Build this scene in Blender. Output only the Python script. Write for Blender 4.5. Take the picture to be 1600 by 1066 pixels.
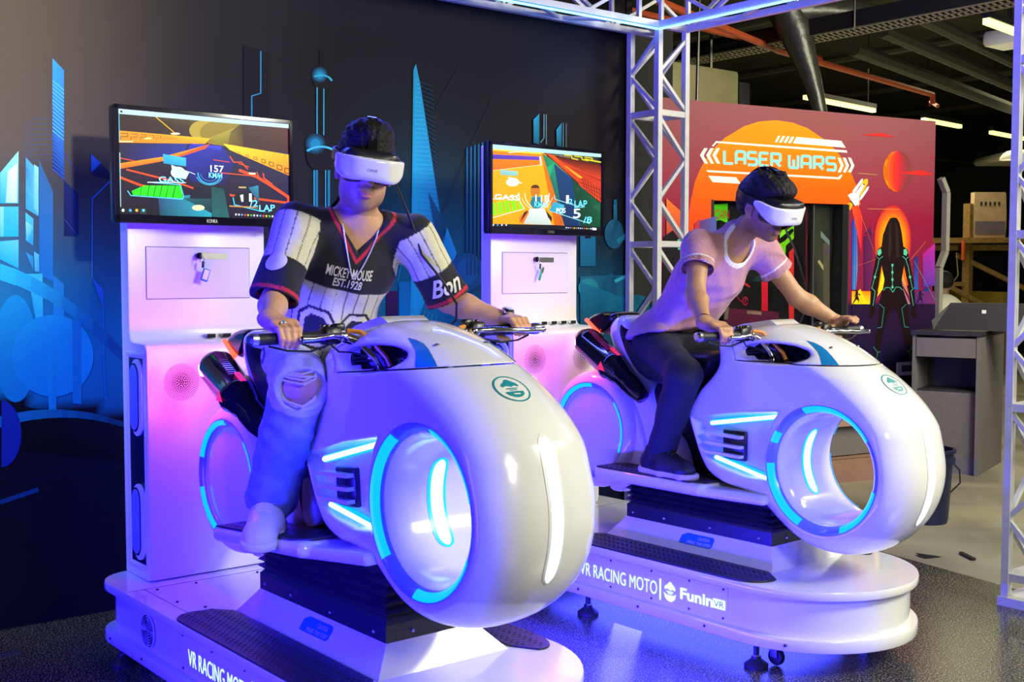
import bpy, math, random
import numpy as np
from mathutils import Vector, Matrix, Euler
from mathutils.bvhtree import BVHTree
from mathutils.geometry import delaunay_2d_cdt
random.seed(7); rng=np.random.default_rng(7)
scene=bpy.context.scene
for o in list(bpy.data.objects): bpy.data.objects.remove(o)
C=scene.collection
R=math.radians
# ------------------------------------------------------------ camera
cam=bpy.data.cameras.new('camera'); camo=bpy.data.objects.new('camera',cam); C.objects.link(camo)
cam.sensor_width=36; cam.lens=41.556; cam.clip_end=100
camo.location=(0,0,1.475); camo.rotation_euler=(math.pi/2-0.0573,0,-0.6818)
scene.camera=camo
# ------------------------------------------------------------ world, lights, exposure
scene.view_settings.view_transform='Standard'; scene.view_settings.look='None'
scene.view_settings.gamma=1; scene.view_settings.use_curve_mapping=False
scene.view_settings.exposure=0.0
w=bpy.data.worlds.new('hall_ambience'); scene.world=w; w.use_nodes=True
bg=w.node_tree.nodes['Background']; bg.inputs[0].default_value=(.6,.6,.8,1); bg.inputs[1].default_value=.035
def aim(o,to):
    o.rotation_euler=(Vector(to)-o.location).to_track_quat('-Z','Y').to_euler()
def area(name,loc,to,size,power,colr,sy=None,spread=None):
    l=bpy.data.lights.new(name,'AREA'); l.energy=power; l.color=colr; l.size=size; l.shape='DISK'
    if sy: l.shape='RECTANGLE'; l.size_y=sy
    if spread: l.spread=R(spread)
    l.specular_factor=.05 if 'hall' in name else .4 if colr[2]<3*colr[0] else .03 if 'edge' in name or 'rim' in name else .35
    o=bpy.data.objects.new(name,l); C.objects.link(o); o.location=loc; aim(o,to); return o
def spot(name,loc,to,power,colr,ang,blend=.5,rad=.05):
    l=bpy.data.lights.new(name,'SPOT'); l.energy=power; l.color=colr; l.spot_size=R(ang); l.spot_blend=blend; l.shadow_soft_size=rad
    o=bpy.data.objects.new(name,l); C.objects.link(o); o.location=loc; aim(o,to); return o
def point(name,loc,power,colr,rad=.05):
    l=bpy.data.lights.new(name,'POINT'); l.energy=power; l.color=colr; l.shadow_soft_size=rad
    o=bpy.data.objects.new(name,l); C.objects.link(o); o.location=loc; return o
WARM=(1,.97,.80); BLUE=(.022,.010,1)
area('ceiling_light_over_visitors',(4.9,-.6,3.3),(2.8,2.9,1.0),1.1,195,WARM)
area('ceiling_light_front',(6.4,.4,3.4),(3.4,3.2,1.0),1.0,75,WARM)
area('added_front_fill',(2.0,-1.9,2.9),(2.6,2.6,.9),1.0,75,WARM)  # added frontal fill to whiten the tyre and shirt fronts, no known fixture
area('blue_led_bank_left',(-.7,3.15,.75),(2.6,3.35,.7),.8,130,BLUE,1.8,90)
area('blue_rim_strip',(2.46,3.2,.20),(3.6,3.25,.42),1.1,70,BLUE,.03)
area('blue_edge_strip',(2.335,2.9,.082),(3.0,2.9,.0),1.3,70,BLUE,.03)
area('truss_strip_glow',(3.2,4.6,2.8),(3.0,2.2,.8),3.0,45,(.06,.08,1),.05)
spot('mural_spot',(1.1,1.0,2.25),(.95,5.06,2.4),1450,(1,.88,.72),40,1,.05)
spot('mural_fill',(.45,4.35,2.3),(1.5,5.06,1.05),85,(.72,.95,1),62,1,.1)
spot('mural_fill_centre',(3.35,3.9,3.6),(3.4,5.06,1.2),120,(.75,.95,1),50,1,.2)
spot('laser_wall_spot',(6.2,1.2,3.5),(7.3,5.5,1.6),320,(1,.9,.8),62,.8,.2)
spot('blue_beam_on_mural',(5.0,4.55,2.75),(3.6,5.06,2.75),14,(.05,.25,1),110,1,.05)
area('hall_ceiling_light',(7.3,2.2,3.5),(8.1,5.0,.7),1.2,120,(1,.95,.6))
area('hall_ceiling_light_far',(13.5,9,3.2),(12.5,8,0),4,130,(1,.93,.55))
area('hall_uplight',(11,7,2.4),(11,7,4.3),5,26,(1,.93,.5))
# ------------------------------------------------------------ helpers
def lin(h):
    v=[int(h[i:i+2],16)/255 for i in (0,2,4)]
    return tuple((c/12.92 if c<=.04045 else ((c+.055)/1.055)**2.4) for c in v)
def MAT(name,base,rough=.5,metal=0,emis=None,es=0,coat=0,vc=False,noise=0,nscale=8,bump=0,bscale=60,trans=0,alpha=1,spec=.5,dark=None,stretch=None,sheen=0,sss=0):
    m=bpy.data.materials.new(name); m.use_nodes=True; nt=m.node_tree; b=nt.nodes['Principled BSDF']
    if isinstance(base,str): base=lin(base)
    I=b.inputs; I['Base Color'].default_value=(*base,1); I['Roughness'].default_value=rough; I['Metallic'].default_value=metal
    I['Coat Weight'].default_value=coat; I['Coat Roughness'].default_value=.05; I['Transmission Weight'].default_value=trans; I['Alpha'].default_value=alpha
    I['Specular IOR Level'].default_value=spec
    if sheen: I['Sheen Weight'].default_value=sheen
    if sss: I['Subsurface Weight'].default_value=sss; I['Subsurface Radius'].default_value=(.012,.005,.003); I['Subsurface Scale'].default_value=1.0
    src=None
    if vc:
        a=nt.nodes.new('ShaderNodeAttribute'); a.attribute_name='Col'; src=a.outputs['Color']
        if not es: nt.links.new(src,I['Base Color'])
    tc=nt.nodes.new('ShaderNodeTexCoord')
    vec=tc.outputs['Object']
    if stretch:
        mp=nt.nodes.new('ShaderNodeMapping'); mp.inputs['Scale'].default_value=stretch; nt.links.new(vec,mp.inputs['Vector']); vec=mp.outputs['Vector']
    if noise:
        n=nt.nodes.new('ShaderNodeTexNoise'); n.inputs['Scale'].default_value=nscale; n.inputs['Detail'].default_value=5; nt.links.new(vec,n.inputs['Vector'])
        r=nt.nodes.new('ShaderNodeMapRange'); r.inputs[1].default_value=.3; r.inputs[2].default_value=.7; r.inputs[3].default_value=1-noise; r.inputs[4].default_value=1+noise
        nt.links.new(n.outputs['Fac'],r.inputs[0])
        mx=nt.nodes.new('ShaderNodeVectorMath'); mx.operation='MULTIPLY'
        if src: nt.links.new(src,mx.inputs[0])
        else: mx.inputs[0].default_value=base
        nt.links.new(r.outputs[0],mx.inputs[1]); src=mx.outputs[0]
        if not es or emis is None: nt.links.new(src,I['Base Color'])
    if bump:
        n=nt.nodes.new('ShaderNodeTexNoise'); n.inputs['Scale'].default_value=bscale; n.inputs['Detail'].default_value=4; nt.links.new(vec,n.inputs['Vector'])
        bp=nt.nodes.new('ShaderNodeBump'); bp.inputs['Strength'].default_value=bump; bp.inputs['Distance'].default_value=.01
        nt.links.new(n.outputs['Fac'],bp.inputs['Height']); nt.links.new(bp.outputs[0],I['Normal'])
    if es:
        if vc: nt.links.new(src,I['Emission Color']); I['Base Color'].default_value=(.01,.01,.01,1)
        else: I['Emission Color'].default_value=(*(lin(emis) if isinstance(emis,str) else emis),1)
        I['Emission Strength'].default_value=es
    return m
M={}
M['white']=MAT('white_gloss_paint',(.80,.80,.80),.16,coat=.6,noise=.03,nscale=3)
M['whitesat']=MAT('white_powder_coat',(.80,.80,.79),.3,noise=.03,nscale=4)
M['black']=MAT('black_plastic',(.012,.012,.014),.35,bump=.05)
M['blackgloss']=MAT('black_gloss_plastic',(.008,.008,.01),.08,coat=.5)
M['rubber']=MAT('black_rubber',(.016,.016,.02),.5,bump=.15,bscale=120)
M['bellows']=MAT('black_bellows_cloth',(.014,.014,.018),.42,bump=.12,bscale=90)
M['seat']=MAT('black_vinyl',(.014,.014,.017),.38,bump=.1,bscale=200)
M['chrome']=MAT('chrome',(.75,.75,.76),.12,1)
M['steel']=MAT('brushed_steel',(.5,.5,.5),.3,1,noise=.08,nscale=40)
M['blue']=MAT('blue_vinyl',lin('1478b8'),.3,coat=.3,noise=.03)
M['teal']=MAT('teal_ink',lin('1f8d96'),.35,noise=.03)
M['orange']=MAT('orange_cable',(.75,.28,.02),.4,noise=.05)
M['cyanled']=MAT('cyan_led',(.02,.3,.5),.3,emis=(.0,.36,1.0),es=1.6)
M['whiteled']=MAT('white_led_core',(.6,.8,.9),.3,emis=(.5,.8,1.0),es=1.9)
M['paleled']=MAT('pale_led',(.6,.8,.9),.3,emis=(.72,.88,1.0),es=1.5)
M['redled']=MAT('red_led',(.6,.05,.02),.3,emis=(1,.07,.03),es=3.2)
M['textled']=MAT('backlit_letter',(.5,.7,.9),.4,emis=(.50,.82,1.0),es=1.6)
M['ring']=MAT('blue_grey_translucent_plastic',lin('8098d8'),.15,coat=.5,noise=.03)
M['redlens']=MAT('red_reflector_glow',(.6,.04,.06),.25,emis=(1,.03,.08),es=.75)  # emission stands in for tail light caught by these red reflectors
M['redtint']=MAT('red_plastic',(.65,.04,.06),.25,coat=.4,noise=.03)
M['darkpanel']=MAT('dark_speaker_panel',(.01,.01,.02),.3,noise=.05)
M['grey']=MAT('grey_laminate',lin('6a6668'),.5,noise=.06,nscale=20)
M['greydark']=MAT('dark_grey_laminate',lin('2a292e'),.5,noise=.06,nscale=20)
M['alu']=MAT('painted_truss_metal',(.62,.62,.60),.35,.0,noise=.08,nscale=14)
M['hole']=MAT('black_hole',(.004,.004,.005),.9,noise=.02)
M['glass']=MAT('door_glass',(.9,.95,.95),.02,trans=1,spec=.5)
M['glass'].node_tree.nodes['Principled BSDF'].inputs['IOR'].default_value=1.1
M['print']=MAT('printed_vinyl',(.5,.5,.5),.6,spec=.12,vc=True,noise=.05,nscale=90)
M['screen']=MAT('lit_screen',(0,0,0),.3,vc=True,es=1.4,spec=.12)
M['cloth']=MAT('cotton_jersey',(.5,.5,.5),.85,vc=True,noise=.06,nscale=60,bump=.25,bscale=220,sheen=.15)
M['denim']=MAT('denim',(.5,.5,.5),.8,vc=True,noise=.15,nscale=35,bump=.3,bscale=160)
M['skin']=MAT('skin',(.5,.3,.2),.48,vc=True,noise=.05,nscale=50,bump=.06,bscale=260,sss=.12)
M['hair']=MAT('black_hair',(.010,.008,.008),.55,noise=.4,nscale=90,bump=1.0,bscale=110,stretch=(1,.25,1),spec=.3)
M['shoe']=MAT('shoe_leather',(.5,.5,.5),.5,vc=True,noise=.04,nscale=40,bump=.1,bscale=200)
M['visor']=MAT('headset_shell',(.5,.5,.5),.2,vc=True,coat=.3,noise=.02)
M['thread']=MAT('white_thread',(.75,.73,.68),.9,noise=.05)
M['cable']=MAT('black_cable',(.012,.012,.014),.45,noise=.05)

def obj(name,me,mat,parent=None):
    o=bpy.data.objects.new(name,me); C.objects.link(o)
    if mat is not None and len(me.materials)==0: me.materials.append(mat)
    if parent is not None: o.parent=parent
    return o
def npmesh(name,V,F,mat,parent=None,smooth=True,cols=None):
    V=np.asarray(V,np.float32); F=np.asarray(F,np.int32); me=bpy.data.meshes.new(name)
    n=F.shape[1]; me.vertices.add(len(V)); me.vertices.foreach_set('co',V.ravel())
    me.loops.add(F.size); me.loops.foreach_set('vertex_index',F.ravel())
    me.polygons.add(len(F)); me.polygons.foreach_set('loop_start',np.arange(0,F.size,n,dtype=np.int32))
    me.polygons.foreach_set('loop_total',np.full(len(F),n,np.int32))
    me.update(calc_edges=True)
    if smooth: me.polygons.foreach_set('use_smooth',np.ones(len(F),bool))
    if cols is not None:
        a=me.color_attributes.new('Col','FLOAT_COLOR','POINT'); c=np.ones((len(V),4),np.float32); c[:,:3]=cols; a.data.foreach_set('color',c.ravel())
    me.validate()
    return obj(name,me,mat,parent)
def smooth_by_angle(me,ang=40):
    import bmesh
    bm=bmesh.new(); bm.from_mesh(me); bm.normal_update()
    for f in bm.faces: f.smooth=True
    for e in bm.edges:
        if len(e.link_faces)==2 and e.calc_face_angle(0)>R(ang): e.smooth=False
    bm.to_mesh(me); bm.free()
def basis(d):
    d=Vector(d).normalized(); a=Vector((0,0,1)) if abs(d.z)<.9 else Vector((1,0,0))
    u=d.cross(a).normalized(); return u,d.cross(u).normalized()
class MB:
    def __init__(s): s.v=[]; s.f=[]
    def add(s,v,f):
        n=len(s.v); s.v+= [tuple(p) for p in v]; s.f+=[tuple(i+n for i in q) for q in f]; return s
    def box(s,c,d,rot=None,ch=0):
        x,y,z=[k/2 for k in d]
        if ch:
            P=[(x-ch,y-ch)] ; 
            def ringp(e,zz): return [(x-e,-y+ch,zz),(x-e,y-ch,zz),(x-ch,y-e,zz),(-x+ch,y-e,zz),(-x+e,y-ch,zz),(-x+e,-y+ch,zz),(-x+ch,-y+e,zz),(x-ch,-y+e,zz)]
            v=ringp(ch*.8,-z)+ringp(0,-z+ch)+ringp(0,z-ch)+ringp(ch*.8,z)
            f=[tuple(range(7,-1,-1)),tuple(range(24,32))]
            for k in range(3):
                for i in range(8): f.append((k*8+i,k*8+(i+1)%8,k*8+8+(i+1)%8,k*8+8+i))
        else:
            v=[(a,b,e) for e in (-z,z) for a,b in ((-x,-y),(x,-y),(x,y),(-x,y))]
            f=[(3,2,1,0),(4,5,6,7),(0,1,5,4),(1,2,6,5),(2,3,7,6),(3,0,4,7)]
        m=rot if rot is not None else Matrix.Identity(3)
        return s.add([m@Vector(p)+Vector(c) for p in v],f)
    def bar(s,a,b,wd,ht=None,up=(0,0,1)):
        a,b=Vector(a),Vector(b); d=(b-a); L=d.length; d.normalize(); up=Vector(up)
        if abs(d.dot(up))>.95: up=Vector((1,0,0))
        u=d.cross(up).normalized(); v=u.cross(d).normalized(); ht=ht or wd
        return s.box((a+b)/2,(wd,L,ht),Matrix((u,d,v)).transposed())
    def cyl(s,a,b,r,r2=None,n=16,cap=True):
        a,b=Vector(a),Vector(b); u,v=basis(b-a); r2=r if r2 is None else r2
        ring=lambda c,q:[c+(u*math.cos(2*math.pi*i/n)+v*math.sin(2*math.pi*i/n))*q for i in range(n)]
        f=[(i,(i+1)%n,n+(i+1)%n,n+i) for i in range(n)]
        if cap: f+= [tuple(range(n-1,-1,-1)),tuple(range(n,2*n))]
        return s.add(ring(a,r)+ring(b,r2),f)
    def tube(s,pts,r,n=8,rads=None):
        P=[Vector(p) for p in pts]; V=[];F=[]
        u,v=basis(P[1]-P[0])
        for i,p in enumerate(P):
            d=(P[min(i+1,len(P)-1)]-P[max(i-1,0)]).normalized()
            u=(u-d*u.dot(d)).normalized(); v=d.cross(u)
            q=rads[i] if rads else r
            V+=[p+(u*math.cos(2*math.pi*k/n)+v*math.sin(2*math.pi*k/n))*q for k in range(n)]
        for i in range(len(P)-1):
            F+=[(i*n+k,i*n+(k+1)%n,(i+1)*n+(k+1)%n,(i+1)*n+k) for k in range(n)]
        F+=[tuple(range(n-1,-1,-1)),tuple(range((len(P)-1)*n,len(P)*n))]
        return s.add(V,F)
    def lathe(s,prof,c=(0,0,0),axis=(0,0,1),n=24):
        ax=Vector(axis).normalized(); u,v=basis(ax); c=Vector(c); V=[];F=[]
        for r,h in prof:
            V+=[c+ax*h+(u*math.cos(2*math.pi*k/n)+v*math.sin(2*math.pi*k/n))*max(r,1e-5) for k in range(n)]
        for i in range(len(prof)-1):
            F+=[(i*n+k,i*n+(k+1)%n,(i+1)*n+(k+1)%n,(i+1)*n+k) for k in range(n)]
        return s.add(V,F)
    def prism(s,poly,z0,z1,fn=lambda p,q,h:(p,q,h),ch=0):
        # poly ccw in p,q ; extruded along h ; chamfer on both ends
        n=len(poly)
        def inset(d):
            out=[]
            for i in range(n):
                a,b,c2=Vector(poly[i-1]),Vector(poly[i]),Vector(poly[(i+1)%n])
                d1=(b-a).normalized(); d2=(c2-b).normalized(); n1=Vector((-d1.y,d1.x)); n2=Vector((-d2.y,d2.x)); m=(n1+n2)
                m=m/max(m.length_squared,1e-6)*2 if m.length>1e-4 else n1
                out.append(tuple(b+m*d*.5 *1.0))
            return out
        lay=[(inset(ch),z0),(poly,z0+ch),(poly,z1-ch),(inset(ch),z1)] if ch else [(poly,z0),(poly,z1)]
        V=[fn(p,q,h) for L,h in lay for p,q in L]; F=[tuple(range(n-1,-1,-1)),tuple(range((len(lay)-1)*n,len(lay)*n))]
        for k in range(len(lay)-1): F+=[(k*n+i,k*n+(i+1)%n,k*n+n+(i+1)%n,k*n+n+i) for i in range(n)]
        return s.add(V,F)
    def sphere(s,c,r,n=12,m=8):
        if not hasattr(r,'__len__'): r=(r,r,r)
        V=[];F=[]
        for j in range(m+1):
            t=math.pi*j/m
            for i in range(n):
                a=2*math.pi*i/n; V.append((c[0]+r[0]*max(math.sin(t),1e-4)*math.cos(a),c[1]+r[1]*max(math.sin(t),1e-4)*math.sin(a),c[2]+r[2]*math.cos(t)))
        for j in range(m):
            for i in range(n): F.append((j*n+i,(j+1)*n+i,(j+1)*n+(i+1)%n,j*n+(i+1)%n))
        return s.add(V,F)
    def build(s,name,mat,parent=None,smooth=True,ang=40):
        me=bpy.data.meshes.new(name); me.from_pydata(s.v,[],s.f); me.update()
        if smooth: smooth_by_angle(me,ang)
        return obj(name,me,mat,parent)
def tag(o,label,cat,group=None,kind=None):
    o['label']=label; o['category']=cat
    if group: o['group']=group
    if kind: o['kind']=kind
    return o
def thing(name,label,cat,mat=None,group=None):
    o=bpy.data.objects.new(name,None); C.objects.link(o); o.empty_display_size=.1
    if mat is not None: o.matrix_world=mat
    return tag(o,label,cat,group)
def struct(o): o['kind']='structure'; return o
def stuff(o): o['kind']='stuff'; return o
def dup(root,label,mat=None,group=None):
    def rec(o,par):
        c=o.copy(); C.objects.link(c)
        if par is not None: c.parent=par; c.matrix_parent_inverse=o.matrix_parent_inverse.copy()
        for ch in kids.get(o,[]): rec(ch,c)
        return c
    kids={}
    for o in bpy.data.objects:
        if o.parent: kids.setdefault(o.parent,[]).append(o)
    r=rec(root,None)
    if mat is not None: r.matrix_world=mat
    r['label']=label
    if group: r['group']=group
    return r
def art(name,data,fn,mat,parent=None,layer=6e-5,nrm=(0,-1,0)):
    V=[];F=[];Cc=[]; nrm=Vector(nrm)
    for k,ln in enumerate(data.strip().split('\n')):
        c,p=ln.split('|'); cs=[lin(h) for h in c.split()]; pts=[tuple(map(float,q.split(','))) for q in p.split()]
        n0=len(V)
        for i,q in enumerate(pts):
            V.append(tuple(Vector(fn(*q))+nrm*layer*(k+1))); Cc.append(cs[i%len(cs)] if len(cs)>1 else cs[0])
        F.append(tuple(range(n0,n0+len(pts))))
    me=bpy.data.meshes.new(name); me.from_pydata(V,[],F)
    a=me.color_attributes.new('Col','FLOAT_COLOR','POINT')
    a.data.foreach_set('color',np.array([(*c,1) for c in Cc],np.float32).ravel())
    return obj(name,me,mat,parent)
def text_mesh(s,size=1,sx=1,ext=0,bold=0,shear=0):
    cu=bpy.data.curves.new('lettering','FONT'); cu.body=s; cu.size=size; cu.extrude=ext; cu.offset=bold; cu.shear=shear; cu.align_x='LEFT'; cu.resolution_u=3
    o=bpy.data.objects.new('lettering',cu); C.objects.link(o); dg=bpy.context.evaluated_depsgraph_get(); dg.update()
    me=bpy.data.meshes.new_from_object(o.evaluated_get(dg)); bpy.data.objects.remove(o); bpy.data.curves.remove(cu)
    me.materials.clear()
    n=len(me.vertices); co=np.empty(n*3,np.float32); me.vertices.foreach_get('co',co); co=co.reshape(-1,3)
    co[:,0]*=sx; me.vertices.foreach_set('co',co.ravel()); me.update(); return me,co
def text(name,s,size,mat,parent,mtx,sx=1,ext=0,bold=0,width=None,center=False,shear=0):
    me,co=text_mesh(s,size,sx,ext,bold,shear)
    if width: co[:,0]*=width/max(co[:,0].max()-co[:,0].min(),1e-6)
    if center: co[:,0]-=(co[:,0].max()+co[:,0].min())/2; co[:,1]-=(co[:,1].max()+co[:,1].min())/2
    m=np.array(mtx); P=co@m[:3,:3].T+m[:3,3]; me.vertices.foreach_set('co',P.astype(np.float32).ravel()); me.update()
    return obj(name,me,mat,parent)
def frame(o,x,y):  # 4x4 with columns x,y,x*y,o
    x=Vector(x).normalized(); y=Vector(y).normalized(); z=x.cross(y)
    return Matrix(((x.x,y.x,z.x,o[0]),(x.y,y.y,z.y,o[1]),(x.z,y.z,z.z,o[2]),(0,0,0,1)))
def grid_poly(poly,res):
    P=[Vector((p[0],p[1])) for p in poly]; n=len(P); pts=[];edges=[]
    for i in range(n):
        a,b=P[i],P[(i+1)%n]; k=max(1,int((b-a).length/res))
        for j in range(k): pts.append(a.lerp(b,j/k))
    m=len(pts); edges=[(i,(i+1)%m) for i in range(m)]
    A=np.array([tuple(p) for p in pts]); lo=A.min(0); hi=A.max(0)
    gx,gy=np.meshgrid(np.arange(lo[0]+res/2,hi[0],res),np.arange(lo[1]+res/2,hi[1],res)); g=np.c_[gx.ravel(),gy.ravel()]
    ins=np.zeros(len(g),bool)
    for i in range(m):
        a,b=A[i],A[(i+1)%m]
        cnd=((a[1]>g[:,1])!=(b[1]>g[:,1])); xx=(b[0]-a[0])*(g[:,1]-a[1])/((b[1]-a[1]) if abs(b[1]-a[1])>1e-12 else 1e-12)+a[0]
        ins^=cnd&(g[:,0]<xx)
    g=g[ins]
    r=delaunay_2d_cdt(pts+[Vector(q) for q in g],edges,[],1,1e-6)
    return [tuple(v) for v in r[0]],[tuple(f) for f in r[2]]
def decal(name,poly,o,eu,ev,d,bvh,off,mat,parent,res=.008,tri=None,dist=.6):
    v,f=tri if tri else grid_poly(poly,res)
    o=Vector(o);eu=Vector(eu);ev=Vector(ev);d=Vector(d).normalized(); V=[];ok=[]
    for p,q in v:
        s=o+eu*p+ev*q; h,nn,_,_=bvh.ray_cast(s-d*dist,d,dist*2)
        ok.append(h is not None); V.append(tuple(h-d*off) if h else tuple(s))
    F=[q for q in f if all(ok[i] for i in q)]
    me=bpy.data.meshes.new(name); me.from_pydata(V,[],F); me.update(); me.polygons.foreach_set('use_smooth',[True]*len(F))
    ob=obj(name,me,mat,parent); return ob
def text_decal(name,s,width,o,eu,ev,d,bvh,off,mat,parent,bold=0,hgt=None,shear=0):
    me,co=text_mesh(s,1,1,0,bold,shear)
    import bmesh
    bm=bmesh.new(); bm.from_mesh(me); bmesh.ops.triangulate(bm,faces=bm.faces[:]); 
    bmesh.ops.subdivide_edges(bm,edges=[e for e in bm.edges if e.calc_length()>.25],cuts=2,use_grid_fill=False); bmesh.ops.triangulate(bm,faces=bm.faces[:]); bm.to_mesh(me); bm.free()
    n=len(me.vertices); co=np.empty(n*3,np.float32); me.vertices.foreach_get('co',co); co=co.reshape(-1,3)
    k=width/(co[:,0].max()-co[:,0].min()); ky=k if not hgt else hgt/(co[:,1].max()-co[:,1].min())
    cx=(co[:,0].max()+co[:,0].min())/2; cy=(co[:,1].max()+co[:,1].min())/2
    v=[((a-cx)*k,(b-cy)*ky) for a,b,_ in co]; f=[tuple(p.vertices) for p in me.polygons]; bpy.data.meshes.remove(me)
    return decal(name,None,o,eu,ev,d,bvh,off,mat,parent,tri=(v,f))
def circ(cx,cy,rx,ry=None,a0=0,a1=360,n=28):
    ry=ry or rx; full=(a1-a0)>=360
    return [(cx+rx*math.cos(R(a0+(a1-a0)*i/(n if full else n-1))),cy+ry*math.sin(R(a0+(a1-a0)*i/(n if full else n-1)))) for i in range(n)]
def chaikin(P,k=2):
    P=[np.array(p,float) for p in P]
    for _ in range(k):
        Q=[]
        for i in range(len(P)):
            a,b=P[i],P[(i+1)%len(P)]; Q+=[a*.75+b*.25,a*.25+b*.75]
        P=Q
    return [tuple(p) for p in P]
# ------------------------------------------------------------ distance-field modelling
def smin(a,b,k):
    if k<=0: return np.minimum(a,b)
    h=np.maximum(k-np.abs(a-b),0)/k; return np.minimum(a,b)-h*h*k*.25
def smax(a,b,k): return -smin(-a,-b,k)
def poly_sd(P,X,Y):
    P=np.asarray(P,float); d=np.full(np.broadcast(X,Y).shape,1e9); s=np.ones_like(d)
    n=len(P)
    for i in range(n):
        a=P[i]; b=P[i-1]; ex,ey=b[0]-a[0],b[1]-a[1]; wx,wy=X-a[0],Y-a[1]
        t=np.clip((wx*ex+wy*ey)/(ex*ex+ey*ey+1e-12),0,1); bx,by=wx-ex*t,wy-ey*t
        d=np.minimum(d,bx*bx+by*by)
        c1=(Y>=a[1]); c2=(Y<b[1]); c3=(ex*wy>ey*wx)
        fl=(c1&c2&c3)|(~c1&~c2&~c3); s=np.where(fl,-s,s)
    return s*np.sqrt(d)
class Vol:
    def __init__(s,lo,hi,h):
        s.lo=np.array(lo,float); s.h=h; s.n=np.ceil((np.array(hi)-s.lo)/h).astype(int)+1
        s.F=np.full(s.n,.5,np.float32)
        s.ax=[(s.lo[k]+h*np.arange(s.n[k])).astype(np.float32) for k in range(3)]
    def sub(s,lo,hi):
        i0=np.clip(np.floor((np.array(lo)-s.lo)/s.h).astype(int),0,s.n-1); i1=np.clip(np.ceil((np.array(hi)-s.lo)/s.h).astype(int)+1,1,s.n)
        sl=tuple(slice(a,max(b,a+1)) for a,b in zip(i0,i1))
        return sl,s.ax[0][sl[0]][:,None,None],s.ax[1][sl[1]][None,:,None],s.ax[2][sl[2]][None,None,:]
    def all(s): return s.ax[0][:,None,None],s.ax[1][None,:,None],s.ax[2][None,None,:]
    def app(s,fn,lo,hi,k,mode):
        sl,X,Y,Z=s.sub(lo,hi); d=fn(X,Y,Z).astype(np.float32)
        s.F[sl]=smin(s.F[sl],d,k) if mode=='+' else smax(s.F[sl],-d,k)
    def cap(s,a,b,ra,rb=None,k=.02,mode='+',sc=None):
        rb=ra if rb is None else rb; a=np.array(a,float); b=np.array(b,float); m=max(ra,rb)+max(k,.03)+.01
        e=b-a; L2=max((e*e).sum(),1e-9)
        def fn(X,Y,Z):
            t=np.clip(((X-a[0])*e[0]+(Y-a[1])*e[1]+(Z-a[2])*e[2])/L2,0,1)
            return np.sqrt((X-a[0]-t*e[0])**2+(Y-a[1]-t*e[1])**2+(Z-a[2]-t*e[2])**2)-(ra+(rb-ra)*t)
        s.app(fn,np.minimum(a,b)-m,np.maximum(a,b)+m,k,mode)
    def chain(s,P,rr,k=.02,mode='+'):
        for i in range(len(P)-1): s.cap(P[i],P[i+1],rr[i],rr[i+1],k,mode)
    def ell(s,c,r,B=None,k=.02,mode='+'):
        c=np.array(c,float); r=np.array(r,float); B=np.eye(3) if B is None else np.array(B,float)  # rows = axes
        m=r.max()+max(k,.03)+.01
        def fn(X,Y,Z):
            x,y,z=X-c[0],Y-c[1],Z-c[2]; u=[B[i,0]*x+B[i,1]*y+B[i,2]*z for i in range(3)]
            k0=np.sqrt(sum((u[i]/r[i])**2 for i in range(3))); k1=np.sqrt(sum((u[i]/r[i]**2)**2 for i in range(3)))+1e-9
            return k0*(k0-1)/k1
        s.app(fn,c-m,c+m,k,mode)
    def box(s,c,half,B=None,r=.01,k=.01,mode='+'):
        c=np.array(c,float); half=np.array(half,float); B=np.eye(3) if B is None else np.array(B,float)
        m=np.linalg.norm(half)+max(k,.03)+.01
        def fn(X,Y,Z):
            x,y,z=X-c[0],Y-c[1],Z-c[2]; q=[np.abs(B[i,0]*x+B[i,1]*y+B[i,2]*z)-half[i]+r for i in range(3)]
            return np.sqrt(sum(np.maximum(t,0)**2 for t in q))+np.minimum(np.maximum(np.maximum(q[0],q[1]),q[2]),0)-r
        s.app(fn,c-m,c+m,k,mode)
    def mesh(s,smooth_it=1):
        F=s.F.copy()
        for ax in range(3):
            i=[slice(None)]*3; i[ax]=0; F[tuple(i)]=np.maximum(F[tuple(i)],1e-3); i[ax]=-1; F[tuple(i)]=np.maximum(F[tuple(i)],1e-3)
        S=F<0; nx,ny,nz=F.shape
        c=np.zeros((nx-1,ny-1,nz-1),np.uint8)
        for dx in (0,1):
            for dy in (0,1):
                for dz in (0,1): c+=S[dx:nx-1+dx,dy:ny-1+dy,dz:nz-1+dz]
        I=np.argwhere((c>0)&(c<8)); idx=np.full(c.shape,-1,np.int32); idx[tuple(I.T)]=np.arange(len(I))
        acc=np.zeros((len(I),3)); cnt=np.zeros(len(I))
        cor=[(a,b,e) for a in (0,1) for b in (0,1) for e in (0,1)]
        val={q:F[I[:,0]+q[0],I[:,1]+q[1],I[:,2]+q[2]] for q in cor}
        for q in cor:
            for ax in range(3):
                if q[ax]==0:
                    q2=list(q); q2[ax]=1; q2=tuple(q2); a,b=val[q],val[q2]; m=(a<0)!=(b<0)
                    t=np.where(m,a/np.where(m,a-b,1),0); p=np.array(q,float)[None,:].repeat(len(I),0); p[:,ax]+=t
                    acc[m]+=p[m]; cnt[m]+=1
        V=s.lo+(I+acc/cnt[:,None])*s.h
        Q=[]
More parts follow.
